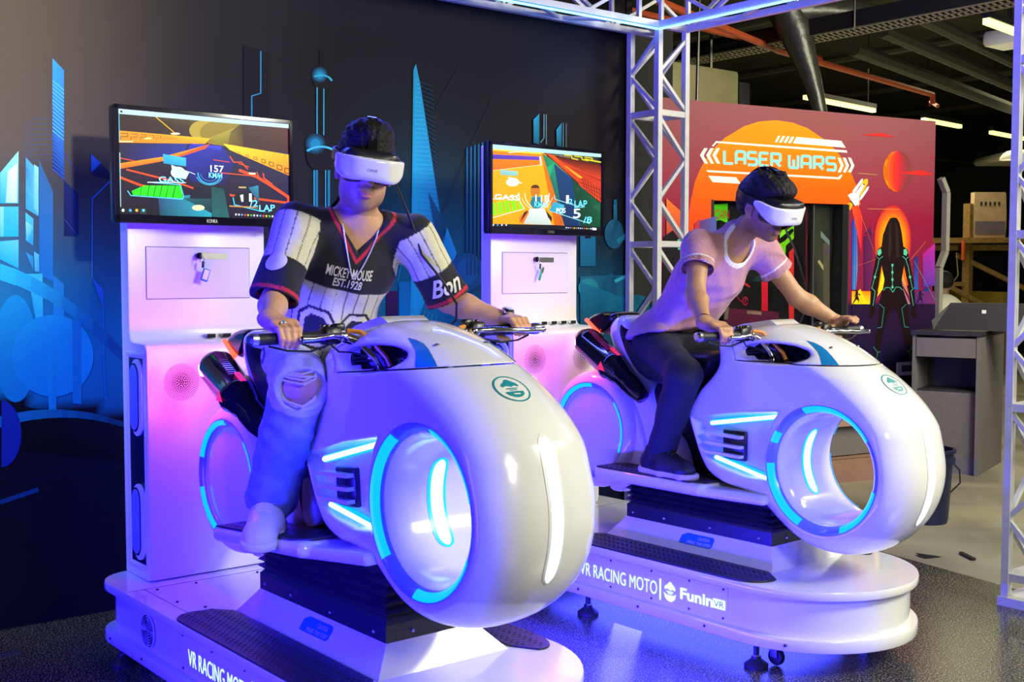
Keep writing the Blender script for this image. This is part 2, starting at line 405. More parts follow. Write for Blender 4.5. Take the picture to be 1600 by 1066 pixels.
        for ax in range(3):
            a1,a2=[(1,2),(2,0),(0,1)][ax]
            lo=[slice(None)]*3; hi=[slice(None)]*3; lo[ax]=slice(0,-1); hi[ax]=slice(1,None)
            A=S[tuple(lo)]; B=S[tuple(hi)]
            E=np.argwhere(A!=B); E=E[(E[:,a1]>0)&(E[:,a2]>0)&(E[:,a1]<F.shape[a1]-1)&(E[:,a2]<F.shape[a2]-1)]
            inside=A[tuple(E.T)]
            def g(o1,o2):
                G=E.copy(); G[:,a1]-=o1; G[:,a2]-=o2; return idx[tuple(G.T)]
            q=np.stack([g(1,1),g(0,1),g(0,0),g(1,0)],1)
            q[~inside]=q[~inside][:,::-1]; Q.append(q)
        Q=np.concatenate(Q); Q=Q[(Q>=0).all(1)]
        for _ in range(smooth_it):
            S2=np.zeros_like(V); n2=np.zeros(len(V))
            for i in range(4):
                a,b=Q[:,i],Q[:,(i+1)%4]; 
                for ax in range(3):
                    S2[:,ax]+=np.bincount(a,V[b,ax],len(V))
                n2+=np.bincount(a,minlength=len(V))
            V=V*.5+.5*S2/np.maximum(n2,1)[:,None]
        return V,Q
ART_MURAL="""2a86dc 2478c8 123a86 0a1c50|1.649,2.367 1.695,2.322 1.685,1.861 1.639,1.915
4aa8e8|1.646,2.273 1.692,2.238 1.694,2.241 1.648,2.276
4aa8e8|1.646,2.258 1.692,2.222 1.694,2.225 1.647,2.26
4aa8e8|1.645,2.242 1.692,2.207 1.694,2.209 1.647,2.244
4aa8e8|1.645,2.226 1.691,2.191 1.693,2.193 1.647,2.228
4aa8e8|1.645,2.21 1.691,2.175 1.693,2.177 1.646,2.212
4aa8e8|1.644,2.194 1.691,2.159 1.693,2.161 1.646,2.197
4aa8e8|1.644,2.178 1.69,2.143 1.692,2.145 1.646,2.181
4aa8e8|1.644,2.163 1.69,2.127 1.692,2.129 1.645,2.165
4aa8e8|1.643,2.147 1.69,2.111 1.692,2.113 1.645,2.149
4aa8e8|1.643,2.131 1.689,2.095 1.691,2.097 1.645,2.133
4aa8e8|1.642,2.115 1.689,2.079 1.691,2.081 1.644,2.117
4aa8e8|1.642,2.099 1.689,2.063 1.691,2.065 1.644,2.101
4aa8e8|1.642,2.083 1.688,2.047 1.69,2.049 1.644,2.086
4aa8e8|1.641,2.067 1.688,2.031 1.69,2.033 1.643,2.07
2a58d0|1.641,2.051 1.688,2.015 1.689,2.017 1.643,2.054
2a58d0|1.641,2.036 1.687,1.999 1.689,2.001 1.643,2.038
2a58d0|1.64,2.02 1.687,1.983 1.689,1.985 1.642,2.022
2a58d0|1.64,2.004 1.687,1.967 1.688,1.969 1.642,2.006
2a58d0|1.64,1.988 1.686,1.951 1.688,1.953 1.642,1.99
2a58d0|1.639,1.972 1.686,1.935 1.688,1.937 1.641,1.974
2a58d0|1.639,1.956 1.686,1.919 1.687,1.921 1.641,1.958
2a58d0|1.639,1.94 1.685,1.903 1.687,1.905 1.641,1.943
2a58d0|1.638,1.924 1.685,1.887 1.687,1.889 1.64,1.927
2a58d0|1.638,1.908 1.685,1.871 1.686,1.873 1.64,1.911
2038a0|1.687,1.975 1.744,1.899 1.746,1.9 1.689,1.977
34427c|1.527,2.07 1.566,2.109 1.565,2.111 1.526,2.071
34427c|1.566,2.109 1.643,2.115 1.643,2.117 1.566,2.111
34427c|1.527,2.049 1.566,2.088 1.565,2.09 1.526,2.05
34427c|1.565,2.088 1.643,2.094 1.643,2.096 1.565,2.09
34427c|1.526,2.028 1.566,2.067 1.564,2.069 1.525,2.029
34427c|1.565,2.067 1.642,2.073 1.643,2.075 1.565,2.069
34427c|1.526,2.007 1.565,2.046 1.564,2.048 1.525,2.008
34427c|1.564,2.046 1.642,2.052 1.642,2.054 1.564,2.048
34427c|1.525,1.986 1.565,2.025 1.563,2.027 1.524,1.987
34427c|1.564,2.025 1.642,2.03 1.642,2.033 1.564,2.027
34427c|1.525,1.965 1.564,2.004 1.563,2.006 1.524,1.967
34427c|1.563,2.004 1.641,2.009 1.641,2.011 1.563,2.006
34427c|1.525,1.944 1.564,1.983 1.562,1.985 1.523,1.946
34427c|1.563,1.983 1.641,1.988 1.641,1.99 1.563,1.985
34427c|1.524,1.923 1.563,1.962 1.562,1.964 1.523,1.925
34427c|1.562,1.962 1.64,1.967 1.64,1.969 1.563,1.964
34427c|1.524,1.902 1.563,1.941 1.561,1.943 1.522,1.904
34427c|1.562,1.941 1.64,1.946 1.64,1.948 1.562,1.943
58b4d8 7cc8e0 2aa0cc 0c90c4|1.43,1.882 1.504,1.975 1.499,1.761 1.427,1.758
a8d0e0 c0dce8 9cc8dc 88c0d8|1.46,1.889 1.498,1.925 1.494,1.763 1.449,1.762
2aa0cc 38a8d0 189cd0 0c98d0|1.426,1.745 1.499,1.748 1.496,1.625 1.424,1.623
70b8d4 70b8d4 40a8d0 40a8d0|1.426,1.745 1.441,1.746 1.438,1.624 1.424,1.623
38a8cc 50b4d4 18a0d0 0898d0|1.423,1.605 1.496,1.612 1.493,1.494 1.421,1.532
3890c0 50a8c8 40a0c4 2890c0|1.532,1.951 1.582,1.896 1.577,1.711 1.527,1.741
2878a8 60b4cc 48a8c8 3898c0|1.531,1.914 1.581,1.864 1.561,1.763 1.529,1.82
70c4d8 88ccdc 60bcd4 58b4d0|1.564,1.924 1.582,1.912 1.578,1.719 1.56,1.742
40b0d0 38a4c8 1888b8 1c94c4|1.526,1.725 1.557,1.7 1.554,1.589 1.524,1.61
7cc8dc 48b0d0 38a0c8|1.526,1.688 1.556,1.668 1.529,1.604
2890b8 2080b0 1878a8|1.523,1.562 1.553,1.544 1.552,1.483
50b0cc 48a8c8 3898c0 4098c4|1.556,1.565 1.576,1.552 1.575,1.481 1.557,1.483
2a5c90 2a6498 1070b4 0c68ac|1.585,1.943 1.639,1.814 1.631,1.44 1.575,1.467
1c60c8 1850b0 1858c0|1.8,1.983 1.843,1.945 1.799,1.902
0a1c50 061030 04082a 081848|1.843,1.945 1.898,1.888 1.897,1.874 1.799,1.897
2f78c8|1.896,1.89 1.8,1.793 1.804,1.79 1.899,1.887
2f78c8|1.8,1.791 1.793,1.453 1.797,1.453 1.804,1.791
2068c0 1c60b4 1858a8|1.795,1.453 1.844,1.404 1.842,1.318
1f70b8|1.837,1.318 1.835,1.109 1.84,1.109 1.842,1.318
1f70b8|1.835,1.109 1.84,0.928 1.845,0.928 1.84,1.109
0a1c58 0c2064 0a1c58 081448|1.685,1.864 1.743,1.81 1.739,1.632 1.68,1.631
2848a0|1.681,1.703 1.738,1.631 1.74,1.633 1.683,1.704
1c4090|1.895,1.67 1.926,1.638 1.928,1.64 1.897,1.672
1c4090|1.894,1.455 1.921,1.422 1.923,1.423 1.896,1.457
1878b0 1c80b4 1090d0 1090d0|1.632,1.467 1.676,1.427 1.669,1.116 1.624,1.118
28a8c8 30b0cc 18a8d8 18a8d8|1.528,1.473 1.588,1.473 1.587,1.187 1.571,1.188
58c0d8 58c0d8 30b4d8 30b4d8|1.574,1.446 1.582,1.441 1.58,1.374 1.575,1.382
1ca4c8|1.421,1.514 1.481,1.493 1.479,1.424 1.419,1.447
189cc4|1.481,1.493 1.541,1.464 1.54,1.398 1.479,1.427
1490bc|1.541,1.464 1.602,1.429 1.601,1.365 1.54,1.4
1488b4|1.602,1.429 1.664,1.386 1.663,1.324 1.601,1.367
107cac|1.664,1.386 1.728,1.336 1.726,1.276 1.663,1.327
0c6ca0|1.728,1.336 1.792,1.279 1.79,1.221 1.726,1.279
0a5c90|1.792,1.279 1.857,1.214 1.856,1.159 1.79,1.224
084c80|1.857,1.214 1.923,1.141 1.922,1.088 1.856,1.161
0a88bc|1.56,1.161 1.559,1.211 1.553,1.259 1.544,1.301 1.531,1.337 1.515,1.364 1.497,1.38 1.478,1.386 1.459,1.381 1.441,1.365 1.424,1.339 1.41,1.304 1.399,1.263 1.391,1.217 1.388,1.168 1.389,1.119 1.394,1.073 1.403,1.03 1.416,0.995 1.431,0.967 1.449,0.95 1.468,0.943 1.487,0.947 1.506,0.962 1.523,0.988 1.538,1.022 1.549,1.064 1.557,1.111
0e90c4|1.794,1.122 1.792,1.149 1.786,1.176 1.776,1.202 1.763,1.226 1.745,1.247 1.725,1.266 1.702,1.281 1.678,1.292 1.652,1.298 1.626,1.301 1.599,1.3 1.574,1.294 1.55,1.284 1.527,1.271 1.507,1.254 1.49,1.234 1.477,1.212 1.466,1.188 1.46,1.163 1.457,1.136 1.459,1.11 1.464,1.084 1.473,1.059 1.486,1.035 1.502,1.014 1.521,0.996 1.543,0.98 1.567,0.969 1.592,0.961 1.618,0.957 1.645,0.957 1.671,0.962 1.696,0.971 1.719,0.983 1.74,1 1.758,1.02 1.773,1.043 1.784,1.068 1.791,1.094
1298c8 1090c0 0e88b8 1298c8|1.604,1.141 1.639,1.172 1.633,0.902 1.601,0.904
0a74b0 0a74b0 0c7cb4 0c7cb4|1.707,1.278 1.745,1.277 1.738,0.916 1.7,0.924
040818 04081a 03050f 03050f|1.408,0.957 1.916,0.788 1.913,0.656 1.403,0.76
0f74a0|1.406,0.889 1.467,0.899 1.466,0.857 1.405,0.844
0f74a0|1.467,0.899 1.528,0.905 1.527,0.865 1.466,0.857
107498|1.528,0.905 1.591,0.905 1.59,0.868 1.527,0.865
0f6c94|1.591,0.905 1.654,0.9 1.653,0.866 1.59,0.868
0c6088|1.654,0.9 1.718,0.89 1.718,0.859 1.653,0.866
0a5478|1.718,0.89 1.783,0.875 1.783,0.846 1.718,0.859
084868|1.783,0.875 1.849,0.854 1.849,0.828 1.783,0.846
063c58|1.849,0.854 1.917,0.827 1.916,0.804 1.849,0.828
0c2a90|1.406,0.68 1.415,0.68 1.424,0.682 1.433,0.686 1.442,0.691 1.45,0.699 1.457,0.708 1.464,0.718 1.47,0.73 1.476,0.743 1.48,0.757 1.484,0.771 1.486,0.787 1.487,0.803 1.488,0.819 1.487,0.835 1.485,0.851 1.483,0.866 1.479,0.881 1.474,0.895 1.468,0.907 1.462,0.919 1.455,0.929 1.447,0.937 1.439,0.944 1.431,0.95 1.422,0.953 1.413,0.954
0c1438|1.501,0.61 1.913,0.632 1.913,0.635 1.501,0.613
0a3c70|1.4,0.526 1.555,0.561 1.549,0.58 1.395,0.545
3aa8c4|2.597,2.506 2.594,2.312 2.6,2.312 2.602,2.507
3aa8c4|2.596,2.314 2.55,2.298 2.552,2.294 2.598,2.31
3aa8c4|2.548,2.296 2.547,2.19 2.553,2.19 2.554,2.296
18161c 18161c 1c1820 1a1820|2.513,2.526 2.642,2.497 2.638,2.167 2.508,2.181
3aa8c4|2.597,2.506 2.594,2.312 2.6,2.312 2.603,2.507
3aa8c4|2.596,2.314 2.55,2.298 2.552,2.293 2.598,2.31
3aa8c4|2.548,2.296 2.547,2.19 2.553,2.19 2.554,2.296
0a0a12|2.912,2.555 2.94,2.559 2.942,2.449 2.907,2.445
0c0c14|2.889,2.388 2.949,2.394 2.946,2.102 2.886,2.098
3cb4cc|2.893,2.377 2.89,2.129 2.896,2.129 2.899,2.377
3cb4cc|2.93,2.368 2.927,2.122 2.933,2.123 2.936,2.369
14101a|2.981,2.422 2.98,2.434 2.976,2.444 2.969,2.454 2.96,2.461 2.949,2.466 2.938,2.468 2.925,2.468 2.912,2.466 2.901,2.461 2.89,2.453 2.881,2.444 2.874,2.434 2.87,2.422 2.868,2.411 2.87,2.399 2.874,2.389 2.88,2.38 2.889,2.372 2.9,2.367 2.911,2.364 2.924,2.364 2.936,2.367 2.948,2.372 2.959,2.379 2.968,2.388 2.975,2.399 2.98,2.41
134a5c|2.953,2.435 2.952,2.443 2.949,2.45 2.944,2.457 2.937,2.462 2.929,2.465 2.92,2.467 2.911,2.467 2.902,2.465 2.893,2.461 2.885,2.456 2.878,2.45 2.873,2.442 2.87,2.434 2.869,2.426 2.869,2.418 2.872,2.41 2.877,2.404 2.884,2.399 2.892,2.395 2.901,2.394 2.91,2.394 2.92,2.395 2.928,2.399 2.937,2.404 2.943,2.411 2.948,2.418 2.952,2.426
1a7890|2.942,2.433 2.941,2.439 2.939,2.445 2.935,2.45 2.93,2.453 2.924,2.456 2.918,2.457 2.911,2.457 2.904,2.456 2.897,2.453 2.891,2.449 2.887,2.444 2.883,2.439 2.881,2.433 2.88,2.427 2.88,2.421 2.883,2.416 2.886,2.411 2.891,2.407 2.897,2.405 2.903,2.403 2.91,2.403 2.917,2.405 2.924,2.407 2.93,2.411 2.935,2.416 2.938,2.421 2.941,2.427
2098b4|2.93,2.432 2.93,2.436 2.928,2.44 2.926,2.443 2.923,2.445 2.919,2.447 2.915,2.447 2.911,2.447 2.906,2.446 2.902,2.445 2.898,2.442 2.895,2.439 2.893,2.436 2.891,2.432 2.891,2.428 2.891,2.424 2.893,2.421 2.895,2.418 2.898,2.416 2.902,2.414 2.906,2.413 2.91,2.413 2.915,2.414 2.919,2.416 2.923,2.418 2.926,2.421 2.928,2.425 2.93,2.428
3cc0d4|2.956,2.429 2.953,2.43 2.947,2.423 2.949,2.423
3cc0d4|2.953,2.43 2.95,2.431 2.944,2.424 2.947,2.423
3cc0d4|2.95,2.431 2.946,2.432 2.941,2.425 2.944,2.424
3cc0d4|2.946,2.432 2.943,2.432 2.939,2.425 2.941,2.425
3cc0d4|2.943,2.432 2.939,2.433 2.936,2.426 2.939,2.425
3cc0d4|2.939,2.433 2.936,2.433 2.933,2.426 2.936,2.426
3cc0d4|2.936,2.433 2.932,2.433 2.93,2.426 2.933,2.426
3cc0d4|2.932,2.433 2.929,2.433 2.927,2.426 2.93,2.426
3cc0d4|2.929,2.433 2.925,2.433 2.924,2.426 2.927,2.426
3cc0d4|2.925,2.433 2.921,2.433 2.921,2.426 2.924,2.426
3cc0d4|2.921,2.433 2.918,2.433 2.918,2.426 2.921,2.426
3cc0d4|2.918,2.433 2.914,2.432 2.914,2.425 2.918,2.426
3cc0d4|2.914,2.432 2.91,2.432 2.911,2.425 2.914,2.425
3cc0d4|2.91,2.432 2.907,2.431 2.908,2.424 2.911,2.425
3cc0d4|2.907,2.431 2.903,2.43 2.905,2.423 2.908,2.424
3cc0d4|2.903,2.43 2.899,2.429 2.902,2.423 2.905,2.423
3cc0d4|2.899,2.429 2.896,2.428 2.899,2.422 2.902,2.423
3cc0d4|2.896,2.428 2.892,2.427 2.897,2.421 2.899,2.422
3cc0d4|2.892,2.427 2.889,2.426 2.894,2.42 2.897,2.421
3cc0d4|2.889,2.426 2.886,2.424 2.891,2.419 2.894,2.42
3cc0d4|2.886,2.424 2.883,2.423 2.888,2.417 2.891,2.419
3cc0d4|2.883,2.423 2.879,2.421 2.886,2.416 2.888,2.417
3cc0d4|2.879,2.421 2.876,2.42 2.883,2.415 2.886,2.416
3cc0d4|2.982,2.409 2.982,2.41 2.971,2.407 2.972,2.406
3cc0d4|2.982,2.41 2.981,2.411 2.971,2.408 2.971,2.407
3cc0d4|2.981,2.411 2.98,2.412 2.97,2.409 2.971,2.408
3cc0d4|2.98,2.412 2.98,2.413 2.97,2.41 2.97,2.409
3cc0d4|2.98,2.413 2.979,2.414 2.969,2.41 2.97,2.41
3cc0d4|2.979,2.414 2.978,2.415 2.968,2.411 2.969,2.41
3cc0d4|2.978,2.415 2.977,2.416 2.968,2.412 2.968,2.411
3cc0d4|2.977,2.416 2.976,2.417 2.967,2.413 2.968,2.412
3cc0d4|2.976,2.417 2.975,2.418 2.966,2.414 2.967,2.413
3cc0d4|2.975,2.418 2.974,2.419 2.965,2.415 2.966,2.414
3cc0d4|2.974,2.419 2.973,2.42 2.964,2.416 2.965,2.415
3cc0d4|2.973,2.42 2.972,2.421 2.963,2.416 2.964,2.416
3cc0d4|2.972,2.421 2.971,2.422 2.962,2.417 2.963,2.416
3cc0d4|2.971,2.422 2.969,2.423 2.961,2.418 2.962,2.417
3cc0d4|2.969,2.423 2.968,2.424 2.96,2.418 2.961,2.418
3cc0d4|2.968,2.424 2.967,2.424 2.959,2.419 2.96,2.418
3cc0d4|2.967,2.424 2.965,2.425 2.958,2.42 2.959,2.419
3cc0d4|2.965,2.425 2.964,2.426 2.956,2.42 2.958,2.42
3cc0d4|2.964,2.426 2.962,2.427 2.955,2.421 2.956,2.42
3cc0d4|2.962,2.427 2.961,2.427 2.954,2.422 2.955,2.421
3cc0d4|2.961,2.427 2.959,2.428 2.953,2.422 2.954,2.422
3cc0d4|2.959,2.428 2.958,2.428 2.951,2.423 2.953,2.422
3cc0d4|2.958,2.428 2.956,2.429 2.95,2.423 2.951,2.423
14101a|3.013,2.06 3.011,2.08 3.005,2.099 2.994,2.115 2.979,2.128 2.961,2.137 2.942,2.143 2.922,2.143 2.901,2.14 2.882,2.132 2.864,2.12 2.85,2.105 2.839,2.087 2.832,2.068 2.83,2.048 2.832,2.029 2.838,2.011 2.849,1.994 2.863,1.981 2.88,1.971 2.899,1.966 2.92,1.965 2.94,1.968 2.96,1.976 2.978,1.987 2.992,2.003 3.004,2.02 3.011,2.04
123c50|2.939,2.102 2.937,2.112 2.933,2.123 2.927,2.131 2.918,2.139 2.907,2.144 2.895,2.146 2.883,2.147 2.87,2.145 2.859,2.14 2.848,2.133 2.839,2.125 2.832,2.115 2.828,2.105 2.827,2.094 2.828,2.083 2.832,2.073 2.838,2.064 2.847,2.057 2.858,2.052 2.869,2.049 2.882,2.049 2.894,2.051 2.906,2.055 2.917,2.062 2.926,2.07 2.933,2.08 2.937,2.09
18687c|2.925,2.101 2.924,2.109 2.921,2.116 2.916,2.123 2.909,2.128 2.901,2.132 2.892,2.134 2.883,2.134 2.873,2.133 2.865,2.13 2.857,2.125 2.85,2.118 2.845,2.111 2.842,2.103 2.841,2.095 2.841,2.087 2.844,2.079 2.849,2.073 2.856,2.067 2.864,2.063 2.873,2.061 2.882,2.061 2.891,2.062 2.9,2.066 2.908,2.071 2.915,2.077 2.92,2.084 2.923,2.092
2090a8|2.911,2.1 2.91,2.105 2.908,2.11 2.905,2.115 2.9,2.118 2.895,2.121 2.889,2.122 2.883,2.122 2.876,2.121 2.87,2.119 2.865,2.116 2.861,2.111 2.857,2.107 2.855,2.101 2.854,2.096 2.855,2.09 2.857,2.085 2.86,2.081 2.865,2.077 2.87,2.075 2.876,2.073 2.882,2.073 2.888,2.074 2.894,2.076 2.9,2.08 2.904,2.084 2.908,2.089 2.91,2.094
48c8d8|3.017,2.055 3.014,2.06 2.999,2.055 3.002,2.05
48c8d8|3.014,2.06 3.009,2.065 2.995,2.059 2.999,2.055
48c8d8|3.009,2.065 3.003,2.069 2.99,2.063 2.995,2.059
48c8d8|3.003,2.069 2.997,2.074 2.985,2.067 2.99,2.063
48c8d8|2.997,2.074 2.99,2.078 2.979,2.07 2.985,2.067
48c8d8|2.99,2.078 2.983,2.081 2.973,2.073 2.979,2.07
48c8d8|2.983,2.081 2.975,2.084 2.966,2.075 2.973,2.073
48c8d8|2.975,2.084 2.966,2.086 2.958,2.078 2.966,2.075
48c8d8|2.966,2.086 2.957,2.088 2.951,2.079 2.958,2.078
48c8d8|2.957,2.088 2.948,2.09 2.943,2.081 2.951,2.079
48c8d8|2.948,2.09 2.938,2.091 2.934,2.081 2.943,2.081
48c8d8|2.938,2.091 2.928,2.091 2.926,2.082 2.934,2.081
48c8d8|2.928,2.091 2.918,2.091 2.917,2.081 2.926,2.082
48c8d8|2.918,2.091 2.908,2.09 2.909,2.081 2.917,2.081
48c8d8|2.908,2.09 2.898,2.089 2.9,2.08 2.909,2.081
48c8d8|2.898,2.089 2.888,2.087 2.892,2.078 2.9,2.08
48c8d8|2.888,2.087 2.879,2.085 2.884,2.076 2.892,2.078
48c8d8|2.879,2.085 2.87,2.082 2.876,2.074 2.884,2.076
48c8d8|2.87,2.082 2.861,2.079 2.868,2.071 2.876,2.074
48c8d8|2.861,2.079 2.852,2.075 2.861,2.068 2.868,2.071
48c8d8|2.852,2.075 2.845,2.071 2.855,2.065 2.861,2.068
48c8d8|2.845,2.071 2.837,2.067 2.848,2.061 2.855,2.065
48c8d8|2.837,2.067 2.831,2.062 2.843,2.057 2.848,2.061
3cb4cc|2.871,1.971 2.867,1.59 2.873,1.59 2.877,1.972
1c7890|2.881,1.972 2.877,1.59 2.891,1.59 2.895,1.973
3cb4cc|2.935,1.975 2.933,1.777 2.938,1.777 2.94,1.975
1c7890|2.948,1.976 2.946,1.777 2.96,1.778 2.962,1.976
2898bc 1c8cb8 10809c 18a0b8 1888a4|3.47,2.544 3.497,2.44 3.66,1.566 3.427,1.169 3.454,2.51
2c9cc0 20a0bc 1890ac|3.47,2.544 3.458,1.168 3.442,1.168
38a8c4|3.461,2.464 3.485,2.462 3.486,2.465 3.462,2.467
163c58|3.492,2.454 3.572,2.436 3.574,2.439 3.494,2.457
38a8c4|3.461,2.441 3.489,2.44 3.49,2.443 3.462,2.444
163c58|3.497,2.432 3.577,2.413 3.578,2.416 3.498,2.435
38a8c4|3.461,2.418 3.494,2.418 3.494,2.421 3.462,2.421
163c58|3.501,2.409 3.579,2.39 3.581,2.394 3.503,2.412
38a8c4|3.461,2.396 3.498,2.395 3.499,2.398 3.462,2.399
163c58|3.505,2.387 3.581,2.368 3.582,2.371 3.507,2.39
38a8c4|3.461,2.373 3.503,2.373 3.503,2.376 3.462,2.376
163c58|3.51,2.364 3.582,2.345 3.584,2.348 3.511,2.368
38a8c4|3.461,2.35 3.507,2.35 3.507,2.353 3.461,2.353
163c58|3.514,2.342 3.583,2.322 3.585,2.325 3.516,2.345
38a8c4|3.461,2.328 3.511,2.328 3.512,2.331 3.461,2.33
163c58|3.519,2.32 3.585,2.299 3.586,2.302 3.52,2.323
38a8c4|3.461,2.305 3.516,2.306 3.516,2.309 3.461,2.308
163c58|3.523,2.297 3.586,2.276 3.588,2.279 3.525,2.3
38a8c4|3.461,2.282 3.52,2.283 3.521,2.286 3.461,2.285
163c58|3.527,2.275 3.587,2.253 3.589,2.256 3.529,2.278
38a8c4|3.461,2.259 3.525,2.261 3.525,2.264 3.461,2.262
163c58|3.532,2.252 3.588,2.23 3.59,2.233 3.534,2.255
38a8c4|3.46,2.237 3.529,2.238 3.529,2.241 3.461,2.24
163c58|3.536,2.229 3.59,2.207 3.592,2.21 3.538,2.232
38a8c4|3.46,2.214 3.534,2.215 3.534,2.218 3.461,2.217
163c58|3.541,2.207 3.591,2.184 3.593,2.187 3.543,2.21
38a8c4|3.46,2.191 3.538,2.193 3.538,2.196 3.46,2.194
163c58|3.545,2.184 3.592,2.161 3.595,2.164 3.547,2.187
38a8c4|3.46,2.168 3.542,2.17 3.543,2.173 3.46,2.171
163c58|3.549,2.162 3.594,2.138 3.596,2.141 3.552,2.164
38a8c4|3.46,2.145 3.547,2.148 3.547,2.15 3.46,2.148
163c58|3.554,2.139 3.595,2.115 3.597,2.118 3.556,2.142
38a8c4|3.46,2.123 3.551,2.125 3.552,2.128 3.46,2.126
163c58|3.558,2.116 3.596,2.092 3.599,2.095 3.561,2.119
38a8c4|3.46,2.1 3.556,2.102 3.556,2.105 3.46,2.103
163c58|3.563,2.094 3.597,2.069 3.6,2.072 3.565,2.096
38a8c4|3.46,2.077 3.56,2.079 3.561,2.082 3.46,2.08
163c58|3.567,2.071 3.599,2.046 3.602,2.049 3.57,2.073
38a8c4|3.459,2.054 3.565,2.057 3.565,2.059 3.46,2.057
163c58|3.571,2.048 3.6,2.023 3.603,2.026 3.575,2.05
38a8c4|3.459,2.031 3.569,2.034 3.569,2.037 3.459,2.034
163c58|3.576,2.025 3.601,2 3.604,2.002 3.579,2.028
38a8c4|3.459,2.008 3.574,2.011 3.574,2.014 3.459,2.011
163c58|3.58,2.002 3.602,1.977 3.606,1.979 3.584,2.005
38a8c4|3.459,1.986 3.578,1.988 3.578,1.991 3.459,1.989
163c58|3.585,1.98 3.604,1.954 3.607,1.956 3.588,1.982
38a8c4|3.459,1.963 3.583,1.965 3.583,1.968 3.459,1.966
163c58|3.589,1.957 3.605,1.931 3.609,1.933 3.593,1.958
38a8c4|3.459,1.94 3.587,1.942 3.587,1.945 3.459,1.943
163c58|3.594,1.934 3.606,1.908 3.61,1.909 3.597,1.935
38a8c4|3.459,1.917 3.592,1.919 3.592,1.922 3.459,1.92
163c58|3.598,1.911 3.607,1.885 3.611,1.886 3.602,1.912
38a8c4|3.459,1.894 3.596,1.896 3.597,1.899 3.459,1.897
163c58|3.603,1.888 3.609,1.862 3.613,1.863 3.607,1.889
38a8c4|3.458,1.871 3.601,1.873 3.601,1.876 3.459,1.874
163c58|3.607,1.865 3.61,1.839 3.614,1.839 3.611,1.866
38a8c4|3.458,1.848 3.605,1.85 3.606,1.853 3.458,1.851
163c58|3.612,1.842 3.611,1.816 3.615,1.816 3.616,1.843
38a8c4|3.458,1.825 3.61,1.827 3.61,1.83 3.458,1.828
163c58|3.616,1.819 3.613,1.793 3.617,1.792 3.62,1.819
38a8c4|3.458,1.802 3.615,1.804 3.615,1.807 3.458,1.805
163c58|3.621,1.796 3.614,1.77 3.618,1.769 3.625,1.796
38a8c4|3.458,1.779 3.619,1.781 3.619,1.784 3.458,1.782
163c58|3.625,1.773 3.615,1.746 3.619,1.746 3.629,1.773
38a8c4|3.458,1.757 3.624,1.757 3.624,1.76 3.458,1.759
163c58|3.63,1.75 3.617,1.723 3.621,1.722 3.634,1.749
38a8c4|3.458,1.734 3.628,1.734 3.628,1.737 3.458,1.737
38a8c4|3.457,1.711 3.633,1.711 3.633,1.714 3.458,1.714
38a8c4|3.457,1.688 3.637,1.688 3.638,1.691 3.457,1.691
38a8c4|3.457,1.665 3.642,1.664 3.642,1.667 3.457,1.668
38a8c4|3.457,1.642 3.647,1.641 3.647,1.644 3.457,1.645
38a8c4|3.457,1.619 3.651,1.617 3.651,1.621 3.457,1.622
38a8c4|3.457,1.596 3.656,1.594 3.656,1.597 3.457,1.599
38a8c4|3.457,1.573 3.66,1.571 3.66,1.574 3.457,1.576
38a8c4|3.457,1.55 3.665,1.547 3.665,1.55 3.457,1.553
38a8c4|3.456,1.527 3.67,1.524 3.67,1.527 3.457,1.529
188cb0 1c94b4 107898 0c6c90|3.661,1.717 3.723,1.584 3.63,1.331 3.556,1.332
14506c 10485f 0c3c58|3.543,1.896 3.64,1.75 3.631,1.465
281c38|3.741,2.561 3.596,2.338 3.599,2.337 3.744,2.56
2a2038|3.972,2.429 3.63,1.8 3.634,1.799 3.975,2.428
20a0b8|3.428,1.728 3.348,1.433 3.351,1.433 3.432,1.727
28a0b8|3.357,1.17 3.449,1.3 3.446,1.301 3.354,1.172
28a0b8|3.393,1.169 3.473,1.293 3.47,1.294 3.389,1.171
28a0b8|3.428,1.168 3.497,1.286 3.494,1.287 3.425,1.17
28a0b8|3.464,1.167 3.521,1.279 3.518,1.28 3.461,1.168
28a0b8|3.5,1.166 3.545,1.272 3.542,1.273 3.497,1.167
28a0b8|3.537,1.165 3.57,1.264 3.566,1.265 3.533,1.166
28a0b8|3.573,1.164 3.594,1.257 3.591,1.258 3.57,1.165
104c70|3.906,1.482 3.904,1.505 3.895,1.527 3.881,1.546 3.863,1.563 3.84,1.575 3.816,1.582 3.79,1.584 3.765,1.581 3.741,1.574 3.719,1.561 3.701,1.545 3.688,1.526 3.679,1.505 3.676,1.482 3.679,1.46 3.687,1.438 3.701,1.419 3.719,1.403 3.74,1.39 3.764,1.383 3.79,1.38 3.815,1.382 3.84,1.389 3.862,1.402 3.881,1.418 3.895,1.437 3.903,1.459
145880|3.859,1.482 3.857,1.497 3.852,1.512 3.844,1.525 3.833,1.536 3.82,1.544 3.805,1.549 3.79,1.55 3.775,1.548 3.761,1.543 3.748,1.535 3.737,1.524 3.729,1.511 3.724,1.497 3.722,1.482 3.724,1.467 3.729,1.453 3.737,1.44 3.748,1.429 3.76,1.421 3.775,1.416 3.79,1.414 3.805,1.416 3.82,1.42 3.833,1.429 3.844,1.439 3.852,1.452 3.857,1.467
12587c 185c88 0c4068 0a3458|3.788,2.136 3.8,2.144 3.799,1.465 3.786,1.465
12587c 185c88 0c4068 0a3458|3.813,2.144 3.826,2.152 3.824,1.465 3.811,1.465
12587c 185c88 0c4068 0a3458|3.839,2.153 3.852,2.161 3.85,1.465 3.837,1.465
12587c 185c88 0c4068 0a3458|3.865,2.161 3.877,2.169 3.876,1.465 3.863,1.465
12587c 185c88 0c4068 0a3458|3.89,2.17 3.903,2.178 3.902,1.465 3.889,1.465
